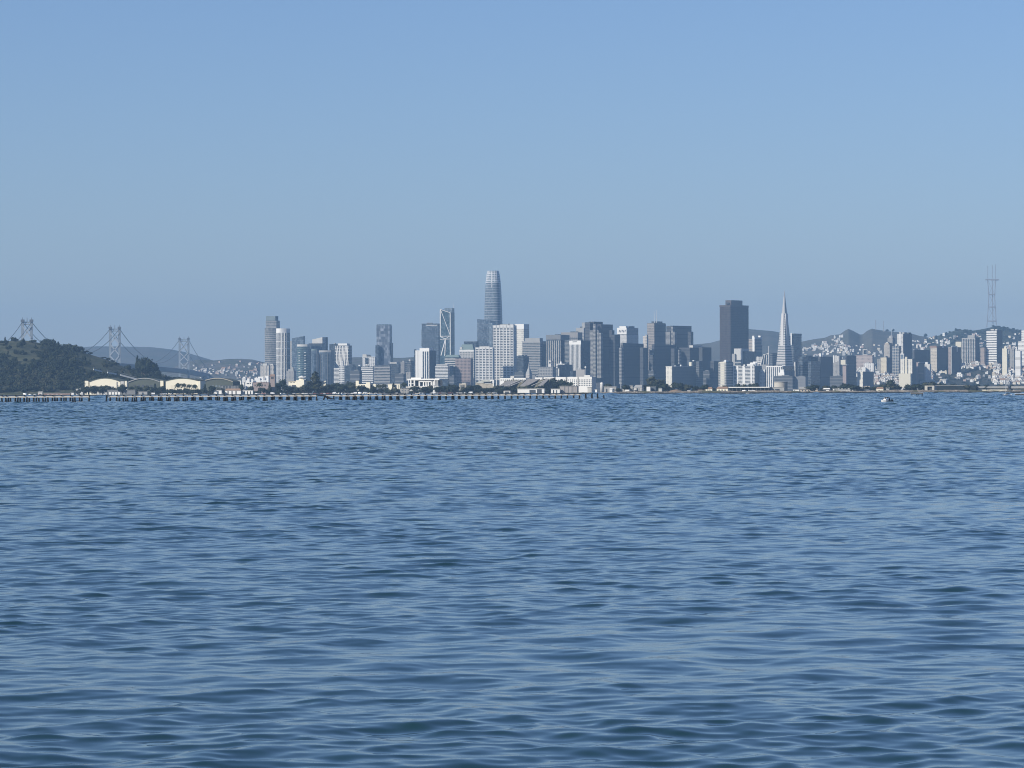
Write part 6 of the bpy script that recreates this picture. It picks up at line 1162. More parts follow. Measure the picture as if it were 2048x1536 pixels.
TL = [(172, 773, 14, 'umbrella'), (188, 771, 20, 'umbrella'), (205, 770.5, 20, 'umbrella'), (221, 771.5, 19, 'umbrella'), (231, 775, 11, 'round'),
 (168, 774, 10, 'broad'), (177, 772, 13, 'broad'), (184, 771.3, 13, 'broad'), (192, 771, 13, 'broad'), (200, 770.6, 13, 'broad'), (208, 770.8, 13, 'broad'), (215, 771.3, 13, 'broad'), (226, 773, 12, 'broad'), (154, 779.5, 13, 'broad'), (164, 779.8, 13, 'broad'), (244.5, 767.5, 15, 'umbrella'), (262, 771, 11, 'round'), (276, 769.5, 17, 'round'), (291.5, 769.5, 12, 'round'), (303, 772, 11, 'round'), (310, 768.5, 9, 'tall'), (314, 774, 11, 'round'), (324, 769, 13, 'round'), (275, 777, 13, 'round'), (344, 777.5, 14, 'broad'),
 (356, 766.5, 13, 'palm'), (367.5, 766.5, 12, 'palm'), (378, 768.5, 11, 'palm'), (389.5, 769, 12, 'palm'), (385, 778, 12, 'round'), (396, 777, 10, 'round'),
 (410, 769, 8, 'tall'), (423, 768.5, 14, 'round'), (436, 776, 18, 'broad'), (484, 766.5, 10, 'round'), (501.5, 769, 11, 'round'), (519, 765.5, 11, 'palm'), (527, 774.5, 15, 'broad'), (539, 767.5, 11, 'tall'), (553, 764.5, 19, 'round'), (562, 756.5, 16, 'broad'), (576, 769.5, 17, 'broad'), (590, 772, 12, 'round'),
 (606, 768, 13, 'round'), (600, 774, 16, 'broad'), (616, 768, 16, 'broad'), (629, 745.5, 40, 'pointed'), (622, 763, 26, 'broad'), (640, 767, 22, 'broad'), (655, 768, 20, 'broad'), (672, 762, 22, 'round'), (684, 767, 18, 'broad'), (700, 762.5, 28, 'broad'), (712, 765, 26, 'broad'), (724, 769, 20, 'round'), (745, 771, 13, 'round'), (757.5, 768.5, 12, 'palm'), (767.5, 768, 12, 'palm'), (787.5, 767, 15, 'pointed'), (795, 777, 14, 'round'),
 (807.5, 765.5, 13, 'palm'), (829, 770.5, 20, 'round'), (850, 771, 14, 'round'), (862, 767.5, 15, 'round'), (873, 772, 14, 'round'), (884, 769, 16, 'round'), (897, 767.5, 17, 'broad'), (912, 768.5, 16, 'round'), (925, 773, 13, 'round'), (938, 768.5, 14, 'round'), (952.5, 766.5, 20, 'round'), (967, 775, 15, 'broad'), (981, 773, 14, 'round'), (994, 769, 15, 'round'),
 (1007, 771, 16, 'broad'), (1024, 773, 20, 'broad'), (1042, 774, 20, 'broad'), (1060, 773, 20, 'broad'), (1053, 767.5, 10, 'round'), (1080, 771, 20, 'broad'), (1109, 756, 44, 'broad'), (1100, 765, 26, 'round'), (1128, 766, 24, 'broad'), (1142.5, 764.5, 10, 'palm'),
 (1214, 765.5, 18, 'round'), (1252, 766.5, 15, 'round'), (1236, 775, 11, 'round'), (1290, 767.5, 15, 'round'), (1311, 752, 27, 'broad'), (1304, 766, 24, 'broad'), (1322, 766.5, 34, 'broad'), (1336, 771, 16, 'round'), (1362, 764, 28, 'broad'), (1375, 767.5, 16, 'round'), (1393, 771, 14, 'round'),
 (1407, 768, 15, 'broad'), (1447, 770, 16, 'broad'), (1478, 765.5, 11, 'round'), (1487.5, 766.5, 12, 'round'), (1501, 763.5, 9, 'round'), (1512, 764.5, 15, 'round'), (1464, 771, 10, 'round'),
 (1625, 768.5, 24, 'broad'), (1650, 768, 14, 'round'), (1657, 771, 12, 'round'), (1667, 769, 10, 'round'), (1690, 766, 24, 'broad'), (1701, 768, 32, 'broad'), (1678, 772, 14, 'round'), (1710, 770, 24, 'broad'), (1735, 772, 16, 'round'), (1760, 769, 22, 'broad'), (1783, 757.5, 19, 'round'), (1776, 767, 24, 'broad'), (1795, 769, 18, 'round'),
 (1815, 767.5, 15, 'round'), (1828, 767, 20, 'broad'), (1841, 769, 16, 'round'), (1851, 762.5, 30, 'broad'), (1868, 766, 22, 'round'), (1888, 766, 20, 'broad'), (1906, 766.5, 18, 'round'), (1922, 768, 16, 'round'), (1936, 767, 14, 'round'), (1956, 766, 12, 'round'), (1986, 775.5, 15, 'umbrella'), (2024, 768.5, 12, 'round'), (1972, 769, 14, 'round'), (2000, 769.5, 16, 'round'), (1912, 778, 24, 'broad'), (1938, 779, 22, 'broad'), (2040, 770, 16, 'round')]
for i, (x, yt, w, k) in enumerate(TL):
    d = 4690 + (i * 37 % 130) if yt > 766 else 4860 + (i * 53 % 120)
    if k == 'palm': d = 4700
    if 167 < x < 235: d = 4740
    tree(x, yt, w * (1.35 if k != 'palm' else 1.1), d, k, 'o' if k == 'pointed' or i % 5 == 3 else 'd')
# skyline trees of the island hill, each on its crest
YL = [('grassy hilltop', 40, 681), ('first bridge tower', 54, 645), ('second bridge tower', 230, 660), ('third bridge tower', 368, 680)]
for (x, yt, w, k) in ((10.5, 674, 6, 'tall'), (23, 678.5, 3, 'round'), (28.5, 678.5, 4, 'round'), (61, 680, 5, 'round'), (70, 679.5, 9, 'broad'), (98, 685, 8, 'round'), (116.5, 683.5, 9, 'tall'), (110, 688.5, 10, 'round'), (126, 691, 12, 'umbrella'), (138, 690.5, 12, 'umbrella'), (155, 697, 7, 'umbrella'), (160.5, 695.5, 6, 'umbrella'), (171, 701, 14, 'broad'), (180, 704, 9, 'umbrella'), (206, 713.5, 12, 'broad'), (217, 715, 10, 'broad'), (226, 719.5, 9, 'broad'), (275, 713, 12, 'tall'), (284, 713.5, 20, 'broad'), (297, 715, 22, 'broad'), (308, 722, 18, 'round'), (290, 725, 30, 'broad'), (316, 738, 16, 'round'), (258, 727, 16, 'round')):
    d = 5740 if x < 250 else 5600; zb = min(ZY(x, d), wz(yt, d, x) - 3) - 0.6
    tree(x, yt, w * 1.1, d, k, 'd', zb, lands=YL)
for (x, yt, w, d, Zf, lab) in ((1850.5, 666.6, 7, 14150, ZT, 'small umbrella shaped tree'), (1774.5, 658.2, 6, 14250, ZT, 'rounded lone tree'), (1786, 657.6, 5, 14250, ZT, 'lopsided lone tree')):
    tree(x, yt, w * 1.2, d, 'umbrella', 'd', Zf(x, d) - 2, desc=lab + ' on the far ridge', lands=CITY_LAND)
# one mass of woodland per slope
def forest(name, label, spots, m, seed):
    g = np.random.default_rng(seed); VV, FF = [], []; off = 0
    for (X, Y, Z, w, h, k) in spots:
        V0, F0 = PROTO[(k, int(g.integers(3)))]; a = g.uniform(0, 6.28); c_, s_ = math.cos(a), math.sin(a)
        P = V0 * np.array([w, w, h]); P = np.stack([P[:, 0] * c_ - P[:, 1] * s_ + X, P[:, 0] * s_ + P[:, 1] * c_ + Y, P[:, 2] + Z], 1)
        VV.append(P); FF += [tuple(i + off for i in f) for f in F0]; off += len(P)
    me = bpy.data.meshes.new(name); me.from_pydata(np.concatenate(VV).tolist(), [], FF); me.materials.append(m)
    o = bpy.data.objects.new(name, me); COL.objects.link(o); tag(o, label, 'trees', kind='stuff')
g_ = random.Random(12); sp_d, sp_o = [], []
while len(sp_d) + len(sp_o) < 1700:
    x, d = g_.uniform(-150, 420), g_.uniform(5110, 5745); z = ZY(x, d); y = YH - (x - 1024) * ROLL - (z - H) * F / d
    n = 5 * math.sin(x / 17) + 4 * math.sin(x / 7 + y / 9)
    grass = (x < 84 and y < 717 + n) or (30 < x < 80 and y < 726 + n) or (150 < x < 262 and 704 < y < 752 + n) or (x > 300 and y < 748) 
    if grass and g_.random() < 0.94: continue
    if x > 255 and d < 5350 and g_.random() < 0.5: continue
    sm = .6 if x > 235 else 1; s = (wx(x, d), d, z - 1.2, g_.uniform(8, 15) * sm, g_.uniform(6, 12) * sm, g_.choice(('round', 'broad', 'broad', 'pointed')))
    (sp_o if (20 < x < 120 and y > 748 and g_.random() < 0.55) or g_.random() < 0.1 else sp_d).append(s)
forest('island_woods', 'dense dark wood covering the slope of the near island hill', sp_d, LEAF_D, 1); forest('island_scrub', 'lighter olive scrub among the wood low on the near island hill', sp_o, LEAF_O, 2)
sp = []
while len(sp) < 760:
    x, d = g_.uniform(1800, 2150), g_.uniform(12000, 13620); z = ZS(x, d); sp.append((wx(x, d), d, z - 3, g_.uniform(9, 18), g_.uniform(7, 12), g_.choice(('round', 'broad'))))
forest('hill_woods', 'dark wood on the hill below the three legged mast', sp, LEAF_D, 3)
sp = []
for _ in range(420):
    x = g_.uniform(250, 1130) if g_.random() < .62 else g_.uniform(1210, 2060)
    if 1455 < x < 1640: continue
    d = g_.uniform(4770, 4930); w = g_.uniform(6, 13); sp.append((wx(x, d), d, IB - .6, w, g_.uniform(3.5, 8.0) * (1.3 if 320 < x < 1000 else 1), g_.choice(('round', 'broad'))))
forest('island_shrubbery', 'dark belt of shrubs running between the low buildings of the flat island', sp, LEAF_D, 6)
# ================================================================== houses
HP = {}
def house_mesh(form, wc, rc, seed):
    key = (form, wc.name, rc.name, seed)
    if key in HP: return HP[key]
    r_ = random.Random(seed * 7 + len(form)); V, Fc, fm = [], [], []
    def bx(*b, mi=0): n0 = len(Fc); add_box(V, Fc, *b); fm.extend([mi] * (len(Fc) - n0))
    w, l, h = r_.uniform(6, 8.5), r_.uniform(7, 11), r_.uniform(5, 8)
    bx(0, w, 0, l, -3, h)
    if form == 'flat': bx(-.3, w + .3, -.3, l + .3, h, h + .7, mi=1); bx(1, 4, 1, 4, h + .7, h + 2.6)
    elif form == 'stepped': bx(w * .3, w, l * .3, l, h, h + 3.2); bx(-.2, w * .3, -.2, l + .2, h, h + .5, mi=1); bx(w * .28, w + .2, l * .28, l + .2, h + 3.2, h + 3.7, mi=1)
    else:
        b, n0 = len(V), len(Fc); V.extend([(-.5, -.5, h), (w + .5, -.5, h), (w + .5, l + .5, h), (-.5, l + .5, h), (w / 2, -.5, h + 3.4), (w / 2, l + .5, h + 3.4)])
        Fc.extend([(b, b + 1, b + 4), (b + 2, b + 3, b + 5), (b, b + 4, b + 5, b + 3), (b + 1, b + 2, b + 5, b + 4), (b + 3, b + 2, b + 1, b)]); fm.extend([0, 0, 1, 1, 1])
    nz = max(2, int(h / 3.2))
    for k in range(nz):
        for f in (.22, .62):
            z = h - 2.6 - 3.1 * k
            if z < 0: continue
            bx(-.15, .1, l * f, l * f + 1.6, z, z + 1.5, mi=2); bx(w * f, w * f + 1.3, -.15, .1, z, z + 1.5, mi=2)
    me = bpy.data.meshes.new('house'); me.from_pydata(V, [], Fc); me.update()
    for m in (wc, rc, G_DARK): me.materials.append(m)
    for p, i in zip(me.polygons, fm): p.material_index = i
    bm = bmesh.new(); bm.from_mesh(me); bmesh.ops.recalc_face_normals(bm, faces=bm.faces); bm.to_mesh(me); bm.free()
    HP[key] = me; return me
HOUSES = []
HC = [('white', wall('house_white', (0.64, 0.63, 0.60), 0.05)), ('white', wall('house_white', (0, 0, 0))), ('cream', wall('house_cream', (0.54, 0.49, 0.39), 0.06)), ('pale grey', wall('house_grey', (0.38, 0.38, 0.375), 0.06)), ('pinkish', wall('house_pink', (0.38, 0.30, 0.27), 0.06))]
def put_houses(n, xr, dr, Zf, dens, scale, lands, seed, where, gap=5.0, cols=(0, 0, 1, 2, 3, 4)):
    r_ = random.Random(seed); done = []; tries = 0
    while len(done) < n and tries < 40000:
        tries += 1; x, d = r_.uniform(*xr), r_.uniform(*dr); z = Zf(x, d); y = YH - (x - 1024) * ROLL - (z - H) * F / d
        if not dens(x, y, r_): continue
        if any(a - 1 < x < c + 1 and y > e and q_ < d for a, c, e, q_ in RECTS): continue
        if any(abs(x - a) < gap and abs(y - b) < gap * .42 for a, b in done): continue
        done.append((x, y)); cn, cm = HC[r_.choice(cols)]; form = r_.choice(('flat', 'flat', 'gable', 'stepped')); rc = r_.choice((OFFW, GREY, BROOF, LGREY))
        o = bpy.data.objects.new('house', house_mesh(form, cm, rc, r_.randrange(4))); COL.objects.link(o); s = scale * r_.uniform(.75, 1.35)
        o.location = (wx(x, d), d, z); o.rotation_euler = (0, 0, R(90 - r_.choice((20, 30, 35, 40, 12)))); o.scale = (s, s * r_.uniform(.8, 1.5), s * r_.uniform(.7, 1.2))
        o['category'] = 'house'; o['group'] = 'hillside houses'
        HOUSES.append((o, f"{cn} {dict(flat='flat-roofed', gable='gabled', stepped='stepped')[form]} house", x, y, lands))
def near(x, y, *bl): return any(a < x < c and b < y < d for a, b, c, d in bl)
def dh(x, y, r_):
    p = .9
    if 1868 < x < 1990 and y > 737: p = .03
    if x < 1700: p = .35 if y > 752 else 0.2
    if 1868 < x < 1990 and 737 > y > 715: p = .8
    if x > 1990 and y > 735: p = .5
    return y < 769 and r_.random() < p
put_houses(205, (1620, 2060), (9000, 10160), ZH, dh, 0.92, CITY_LAND, 21, 'hill', 4.2)
put_houses(16, (1788, 1862), (8990, 9150), ZH, lambda x, y, r_: True, .95, CITY_LAND, 27, 'flat', 5)
put_houses(16, (1585, 1745), (8985, 9060), ZH, lambda x, y, r_: True, 1.15, CITY_LAND, 22, 'flat', 9)
put_houses(40, (1604, 1688), (12100, 14100), ZT, lambda x, y, r_: 671 < y < 702 and y > 700 - (x - 1604) * .36, 0.85, CITY_LAND, 23, 'far', 3.2, (0, 0, 0, 3))
put_houses(14, (1690, 1790), (11800, 13200), ZT, lambda x, y, r_: 690 < y < 714, 0.85, CITY_LAND, 24, 'far', 5, (0, 3, 2))
put_houses(12, (1880, 2040), (11600, 13000), ZS, lambda x, y, r_: 661 < y < 705, 0.9, CITY_LAND, 25, 'far', 6, (0, 0, 3))
put_houses(30, (392, 532), (10450, 12000), ZL, lambda x, y, r_: 724 < y < 764, 0.8, CITY_LAND + [('third bridge tower', 368, 700)], 26, 'far', 4.4, (0, 3, 3, 4))
sp = []
while len(sp) < 330:
    x, d = g_.uniform(1590, 2120), g_.uniform(8990, 10150); z = ZH(x, d); y = YH - (x - 1024) * ROLL - (z - H) * F / d
    if not (1862 < x < 2000 and y > 733) and g_.random() < .72: continue
    w = g_.uniform(7, 13); sp.append((wx(x, d), d + 8, z - 1, w, g_.uniform(4, 8), g_.choice(('round', 'broad'))))
forest('garden_trees', 'dark garden trees between the houses of the steep hill', sp, LEAF_D, 4)

# the rest of the crowded slopes, too many and too small to tell apart
def house_mass(name, label, n, xr, dr, Zf, dens, sc, seed, pick=(0, 0, 0, 1, 2, 3)):
    r_ = random.Random(seed); VV, FF, fm, tries = [], [], [], 0; cols = [HC[0][1], HC[2][1], HC[3][1], HC[4][1], GREY, BROOF]; k = 0
    while k < n and tries < 60000:
        tries += 1; x, d = r_.uniform(*xr), r_.uniform(*dr); z = Zf(x, d); y = YH - (x - 1024) * ROLL - (z - H) * F / d
        if not dens(x, y, r_) or any(a - 1 < x < c + 1 and y > e and q_ < d for a, c, e, q_ in RECTS): continue
        k += 1; a = R(90 - r_.choice((15, 30, 35, 40))); c_, s_ = math.cos(a), math.sin(a); w, l, h = (r_.uniform(5, 8) * sc, r_.uniform(6, 11) * sc, r_.uniform(4, 7) * sc)
        v, f = [], []; add_box(v, f, 0, w, 0, l, -2, h); add_box(v, f, -.3, w + .3, -.3, l + .3, h, h + .6); b = len(VV); X, Y = wx(x, d), d
        VV += [(p[0] * c_ - p[1] * s_ + X, p[0] * s_ + p[1] * c_ + Y, p[2] + z) for p in v]; FF += [tuple(b + i for i in q) for q in f]; ci = r_.choice(pick); fm += [ci] * 6 + [r_.choice((4, 5, 2))] * 6
    o = mesh_obj(name, VV, FF, cols, None, fm); tag(o, label, 'houses', kind='stuff')
house_mass('hillside_housing', 'crowded mass of tiny pale houses filling the steep hill', 420, (1600, 2070), (8990, 10150), ZH, lambda x, y, r_: y < 769 and r_.random() < (.01 if 1868 < x < 1990 and y > 738 else .5 if x < 1690 else 1), .85, 51)
house_mass('far_housing', 'scattered far houses under the three legged mast and the twin summits', 150, (1440, 2060), (11900, 13800), lambda x, d: max(ZT(x, d) if x < 1985 else 0, ZS(x, d) if x > 1785 else 0), lambda x, y, r_: y > (690 if x < 1800 else 668) and r_.random() < .5, 1.0, 52)
house_mass('far_town', 'far mass of tiny pale houses beyond the bridge end', 80, (385, 860), (10400, 12500), ZL, lambda x, y, r_: 724 < y < 768 and r_.random() < (y - 715) / 45, .75, 53, (0, 2, 2, 4, 3))
# --- white flats low by the bridge end and small city blocks behind the island
t = T('white_flats', 'cluster of bright white terraced flats at the foot of the gabled beige block', 'building', 492, 537, 540, 760.5, 9000, 20, base=1.5)
t.body(WHITE, name='wall_block')
for (xa, xb, y_) in ((494, 500, 757), (500, 507, 758.2), (509, 521, 755.6), (516, 528, 753.2), (530, 538, 751.6)): t.blk('terrace_block', xa, xb - 1, xb, y_, None, WHITE, 4 + (xa - 494) * .2)
for i in range(9): t.mk('window', [(-0.4, 0.2, t.WL * (.08 + .1 * i), t.WL * (.12 + .1 * i), t.z(766), t.z(763))], G_DARK)
t = T('white_flats', 'small white block with many dark windows far left of the gabled beige block', 'building', 484, 491.5, 494, 755.5, 9700, 20, base=1.5); t.body(punched('white_small', (0, 0, 0)), name='wall_block'); t.pent(.2, .7, .2, .7, t.z(753.6), WHITE)
RS = random.Random(9)
for k, (x0, x2, yt) in enumerate(((700, 724, 741), (790, 812, 748), (899, 913, 752), (1029, 1052, 744), (1053, 1078, 752), (1130, 1154, 744), (1297, 1312, 741), (1404, 1424, 742), (1548, 1590, 752), (1588, 1616, 753), (1660, 1690, 752))):
    lab = ('low dark block filling the gap left of the white framed block', 'low grey block before the dark slab with the sunlit edge', 'low dark block between striped and pinkish offices', 'low dark block beside the taller gridded tower foot', 'low grey block behind the small steep spire', 'low dark block under the white ribbed office', 'low dark block at the foot of the wide dark slab', 'low dark block left of the narrow cream tower foot', 'low dark block at the pyramid foot', 'low grey block right of the pyramid foot', 'low dark block at the foot of the plain dark cube')[k]
    t = T('low_block', lab, 'building', x0, x2 - 5, x2, yt, 9080 if k not in (8, 9) else 8900, 28); t.body(DGREY if 'dark' in lab else GREY, name='wall_block'); t.slabs(5, 2, t.h, .25, GREY, .3); t.pent(.2, .7, .2, .6, t.z(yt - 1.5), GREY)
# ================================================================== pier ruin
WOOD = wall('wet_pile', (0.009, 0.009, 0.009), 0.4, 0.7, 0.2, 1.5)
BEAM = wall('pale_stringer', (0.80, 0.72, 0.56), 0.12, scale=0.8)
PA, PB = (20.0, 1470.0), (1210.0, 1780.0)
XA, XB = wx(PA[0], PA[1]), wx(PB[0], PB[1])
def pier_pt(x):
    """point of the pier's line seen at photo column x"""
    t = (x - 1024) / F; # XA + s*(XB-XA) = t*(PA1 + s*(PB1-PA1))
    s = (t * PA[1] - XA) / ((XB - XA) - t * (PB[1] - PA[1])); return (XA + s * (XB - XA), PA[1] + s * (PB[1] - PA[1]))
AX = Vector((XB - XA, PB[1] - PA[1])).normalized()
ORD = 'first second third fourth fifth sixth seventh eighth ninth tenth eleventh twelfth thirteenth fourteenth fifteenth sixteenth seventeenth eighteenth nineteenth twentieth'.split()
rp = random.Random(31); RB = .34
def pile(parent, off, h, bent=False, lean=0.0, r=None):
    r = r or RB
    V, Fc = [], []; n = 8
    prof = [(r * 1.35, -1.2), (r * 1.4, 0.35), (r * 1.12, 0.8), (r, 1.3), (r * 0.95, h)]
    prof = [(a * rp.uniform(.93, 1.07), z) for a, z in prof]
    add_lathe(V, Fc, prof, n); V = [(x + off[0] + lean * z / h, y + off[1], z) for x, y, z in V]
    o = mesh_obj('pile', V, Fc, WOOD, parent)
    if bent:
        V, Fc = [], []; add_beam(V, Fc, (off[0] + lean - .05, off[1], h - .25), (off[0] + lean + .32, off[1], h + .42), .42, .5); mesh_obj('cap_stub', V, Fc, WOOD, parent)
    return o
def bent(xs, label, hook=True, hs=None):
    P = pier_pt(xs[0]); o = root('pier_bent', (P[0], P[1], 0), 0, label, 'pier piles', 'bents of the ruined pier')
    for k, x in enumerate(xs):
        # the piles of one bent stand in a row square to the pier
        off = ((x - xs[0]) / F * P[1] * 1.0, -(x - xs[0]) / F * P[1] * 0.8)
        pile(o, off, rp.uniform(2.05, 2.3) if k or not hook else 2.75, hook and k == 0, rp.uniform(-.12, .12))
    if len(xs) > 1:
        V, Fc = [], []; w = (xs[-1] - xs[0]) / F * P[1]; add_beam(V, Fc, (0, 0, .3), (w, -w * .8, .3), .25, .3); mesh_obj('brace', V, Fc, WOOD, o)
    return o
q = 200 / 2048
left = [[40], [120, 175, 228], [313, 365, 422], [493, 553, 613], [688, 748, 808], [880, 935, 993], [1075, 1128, 1180], [1253, 1310, 1358], [1440, 1495, 1543], [1630, 1680], [1820]]
NUM = {1: 'single pile', 2: 'pair of piles', 3: 'row of three piles'}
def lab(n, k, where): return f"dark {NUM[n]} of the ruined pier, {ORD[k]} {where}"
for i, g in enumerate(left): bent([z * q for z in g], lab(len(g), len(left) - 1 - i, 'left of the gap'))
mid = []
mid += [[200 + z * q for z in g] for g in ([130, 215], [340, 400], [475, 530, 570], [660, 710, 750], [845, 890, 930], [1020, 1065, 1100], [1195, 1235, 1270], [1365, 1405, 1440], [1530, 1575, 1615], [1705, 1750, 1795], [1880, 1915, 1950])]
mid += [[400 + z * q for z in g] for g in ([-6, 25, 60], [165, 200, 235], [325, 365, 400], [490, 530, 565], [650, 690, 725], [815, 850, 885], [975, 1010, 1040], [1140, 1170, 1210], [1300, 1330, 1370], [1460, 1490, 1525], [1620, 1650, 1680], [1775, 1805, 1835], [1925, 1955, 1985])]
mid += [[600 + z * q for z in g] for g in ([35, 65, 95], [180, 205, 225])]
nm = len(mid)
for i, g in enumerate(mid): bent(g, lab(len(g), i, 'right of the gap') if i < nm // 2 else lab(len(g), nm - 1 - i, 'left of the fallen timbers'))
rgt = [[600 + z * q for z in g] for g in ([815, 845], [945, 975, 1000], [1090, 1120, 1150], [1240, 1268, 1295], [1400, 1440], [1550, 1580], [1690, 1735], [1840, 1875], [1985, 2020])]
rgt += [[800 + z * q for z in g] for g in ([85, 115], [225, 255], [370, 400], [510, 540], [655], [790, 820], [940], [1065, 1095], [1200, 1225], [1340, 1365], [1475, 1495], [1610, 1630], [1745, 1765], [1880, 1900], [2015])]
rgt += [[1000 + z * q for z in g] for g in ([100], [235], [360], [490], [620], [750], [880], [1005], [1130], [1255], [1380], [1505], [1625], [1755], [1880], [2000])]
nr = len(rgt)
RB = .42
for i, g in enumerate(rgt): bent(g, lab(len(g), i, 'right of the fallen timbers') if i < nr // 2 else lab(len(g), nr - 1 - i, 'from the far end of the pier'))
RB = .33
bent([1207.8], 'last dark pile of the ruined pier, standing alone past its far end', False)
# the collapsed bay
o = bent([600 + 340 * q], 'tall bent pile with debris at its foot beside the collapsed pier bay')
P = pier_pt(637); V, Fc = [], []; add_beam(V, Fc, (0.2, -.2, .5), (1.2, -.5, 0.1), .7, .7); mesh_obj('debris', V, Fc, WOOD, o)
P = pier_pt(648); o = root('fallen_pier_bay', (P[0], P[1], 0), 0, 'collapsed pier bay with timbers slanting down into the water', 'pier ruin')
k_ = P[1] / F
for nm_, a, b_, w in (('fallen_beam', (0, -.3, 2.3), (26.5 * k_, -1, 0.0), .75), ('fallen_beam', (7 * k_, -.4, 1.5), (20 * k_, -.8, .35), .5), ('leaning_pile', (1.6 * k_, 0, 2.2), (-.6, .1, -.5), .6), ('upright_pile', (6.9 * k_, .6, -1), (6.9 * k_, .6, 2.4), .62), ('upright_pile', (19.5 * k_, .5, -1), (19.3 * k_, .5, 2.4), .6), ('crosspiece', (-12 * k_, .4, 2.6), (3.5 * k_, .3, 2.45), .5)):
    V, Fc = [], []; add_beam(V, Fc, a, b_, w); mesh_obj(nm_, V, Fc, WOOD, o)
# the pale stringer still bridging the piles, its face sloped to catch the sun
for xa, xb, lb in ((-30, 178.5, 'pale timber stringer on the pier left of the gap'), (216.5, 633.5, 'longest pale timber stringer, from the gap to the fallen timbers'), (652.5, 1163, 'pale timber stringer from the fallen timbers toward the far end')):
    A, Bp = pier_pt(xa), pier_pt(xb); o = root('pier_stringer', (A[0], A[1] - 0.65, 0), 0, lb, 'beam', 'stringers of the ruined pier')
    n = max(3, int((xb - xa) / 55)); pv = None
    for i in range(n):
        f0, f1 = i / n, (i + 1) / n; sp = lambda f: (Vector((A[0] + (Bp[0] - A[0]) * f - A[0], A[1] + (Bp[1] - A[1]) * f - A[1], 2.42 + 0.03 * math.sin(f * 40))))
        V, Fc = [], []; a, b_ = sp(f0), sp(f1); b_ = b_ - (b_ - a).normalized() * .25
        nn = Vector((AX.y, -AX.x, 0)); bb = len(V)
        for c in (a, b_): V += [tuple(c + nn * .62 + Vector((0, 0, -.26))), tuple(c + nn * -.36 + Vector((0, 0, .34))), tuple(c + nn * -.4 + Vector((0, 0, .34))), tuple(c + nn * -.4 + Vector((0, 0, -.28)))]
        Fc += [(bb, bb + 1, bb + 2, bb + 3), (bb + 7, bb + 6, bb + 5, bb + 4)] + [(bb + j, bb + 4 + j, bb + 4 + (j + 1) % 4, bb + (j + 1) % 4) for j in range(4)]
        mesh_obj('timber', V, Fc, BEAM, o)
for x, s_, lb in ((867.3, 1.0, 'larger white gull resting on the pier beam'), (871.3, .8, 'smaller white gull resting on the pier beam')):
    P = pier_pt(x); o = root('gull', (P[0], P[1] - .6, 2.0), .4, lb, 'bird', 'gulls on the pier'); V, Fc = [], []
    add_lathe(V, Fc, [(.05, -.12), (.2, -.02), (.24, .12), (.18, .28), (.1, .36), (.11, .46), (.07, .54), (.01, .57)], 12); mesh_obj('body', [(x_ * s_ * (1.5 if z_ < .3 else 1), y_ * s_, z_ * s_) for x_, y_, z_ in V], Fc, WHITE, o, smooth=True)
    V, Fc = [], []; add_beam(V, Fc, (.09 * s_, 0, .47 * s_), (.22 * s_, 0, .45 * s_), .04); mesh_obj('beak', V, Fc, CREAM, o); V, Fc = [], []; add_beam(V, Fc, (-.05, 0, -.1), (-.05, 0, -.32), .05); mesh_obj('leg', V, Fc, DGREY, o)
    V, Fc = [], []; add_box(V, Fc, -.35, .35, -.3, .3, -.62, -.3); mesh_obj('perch', V, Fc, WOOD, o)

# ================================================================== boats and floats
GEL = wall('white_gelcoat', (0.80, 0.80, 0.78), 0.04, 0.3, 0.5, 1.0); BLK = wall('black_cover', (0.015, 0.016, 0.02), 0.2, scale=1); NAVY = wall('dark_jacket', (0.012, 0.016, 0.022), 0.2, scale=2); SKIN = wall('skin', (0.45, 0.29, 0.22), 0.05)
def hull(parent, L, Wd, fb, m, name='hull', bow=1.0):
    """sheer-lined hull, bow toward +x"""
    n = 10; V, Fc = [], []
    for i in range(n + 1):
        f = i / n; x = L * (f - .5); w = Wd / 2 * (1 if f < .45 else max(0.03, 1 - ((f - .45) / .55) ** 2.2 * bow)); z = fb * (1 + .45 * max(0, f - .4) ** 1.5 * 2)
        V += [(x, -w, z), (x, -w * .82, -.05), (x + (0.0 if f < .9 else -.15), 0, -.35), (x, w * .82, -.05), (x, w, z), (x, w * .86, z), (x, w * .75, .15 if f < .85 else z - .1), (x, -w * .75, .15 if f < .85 else z - .1), (x, -w * .86, z)]
    k = 9
    for i in range(n):
        for j in range(k): Fc.append((i * k + j, i * k + (j + 1) % k, (i + 1) * k + (j + 1) % k, (i + 1) * k + j))
    Fc += [tuple(range(k)), tuple(n * k + j for j in reversed(range(k)))]
    return mesh_obj(name, V, Fc, m, parent)
def mbx(name, b, m, parent): V, Fc = [], []; add_box(V, Fc, *b); return mesh_obj(name, V, Fc, m, parent)
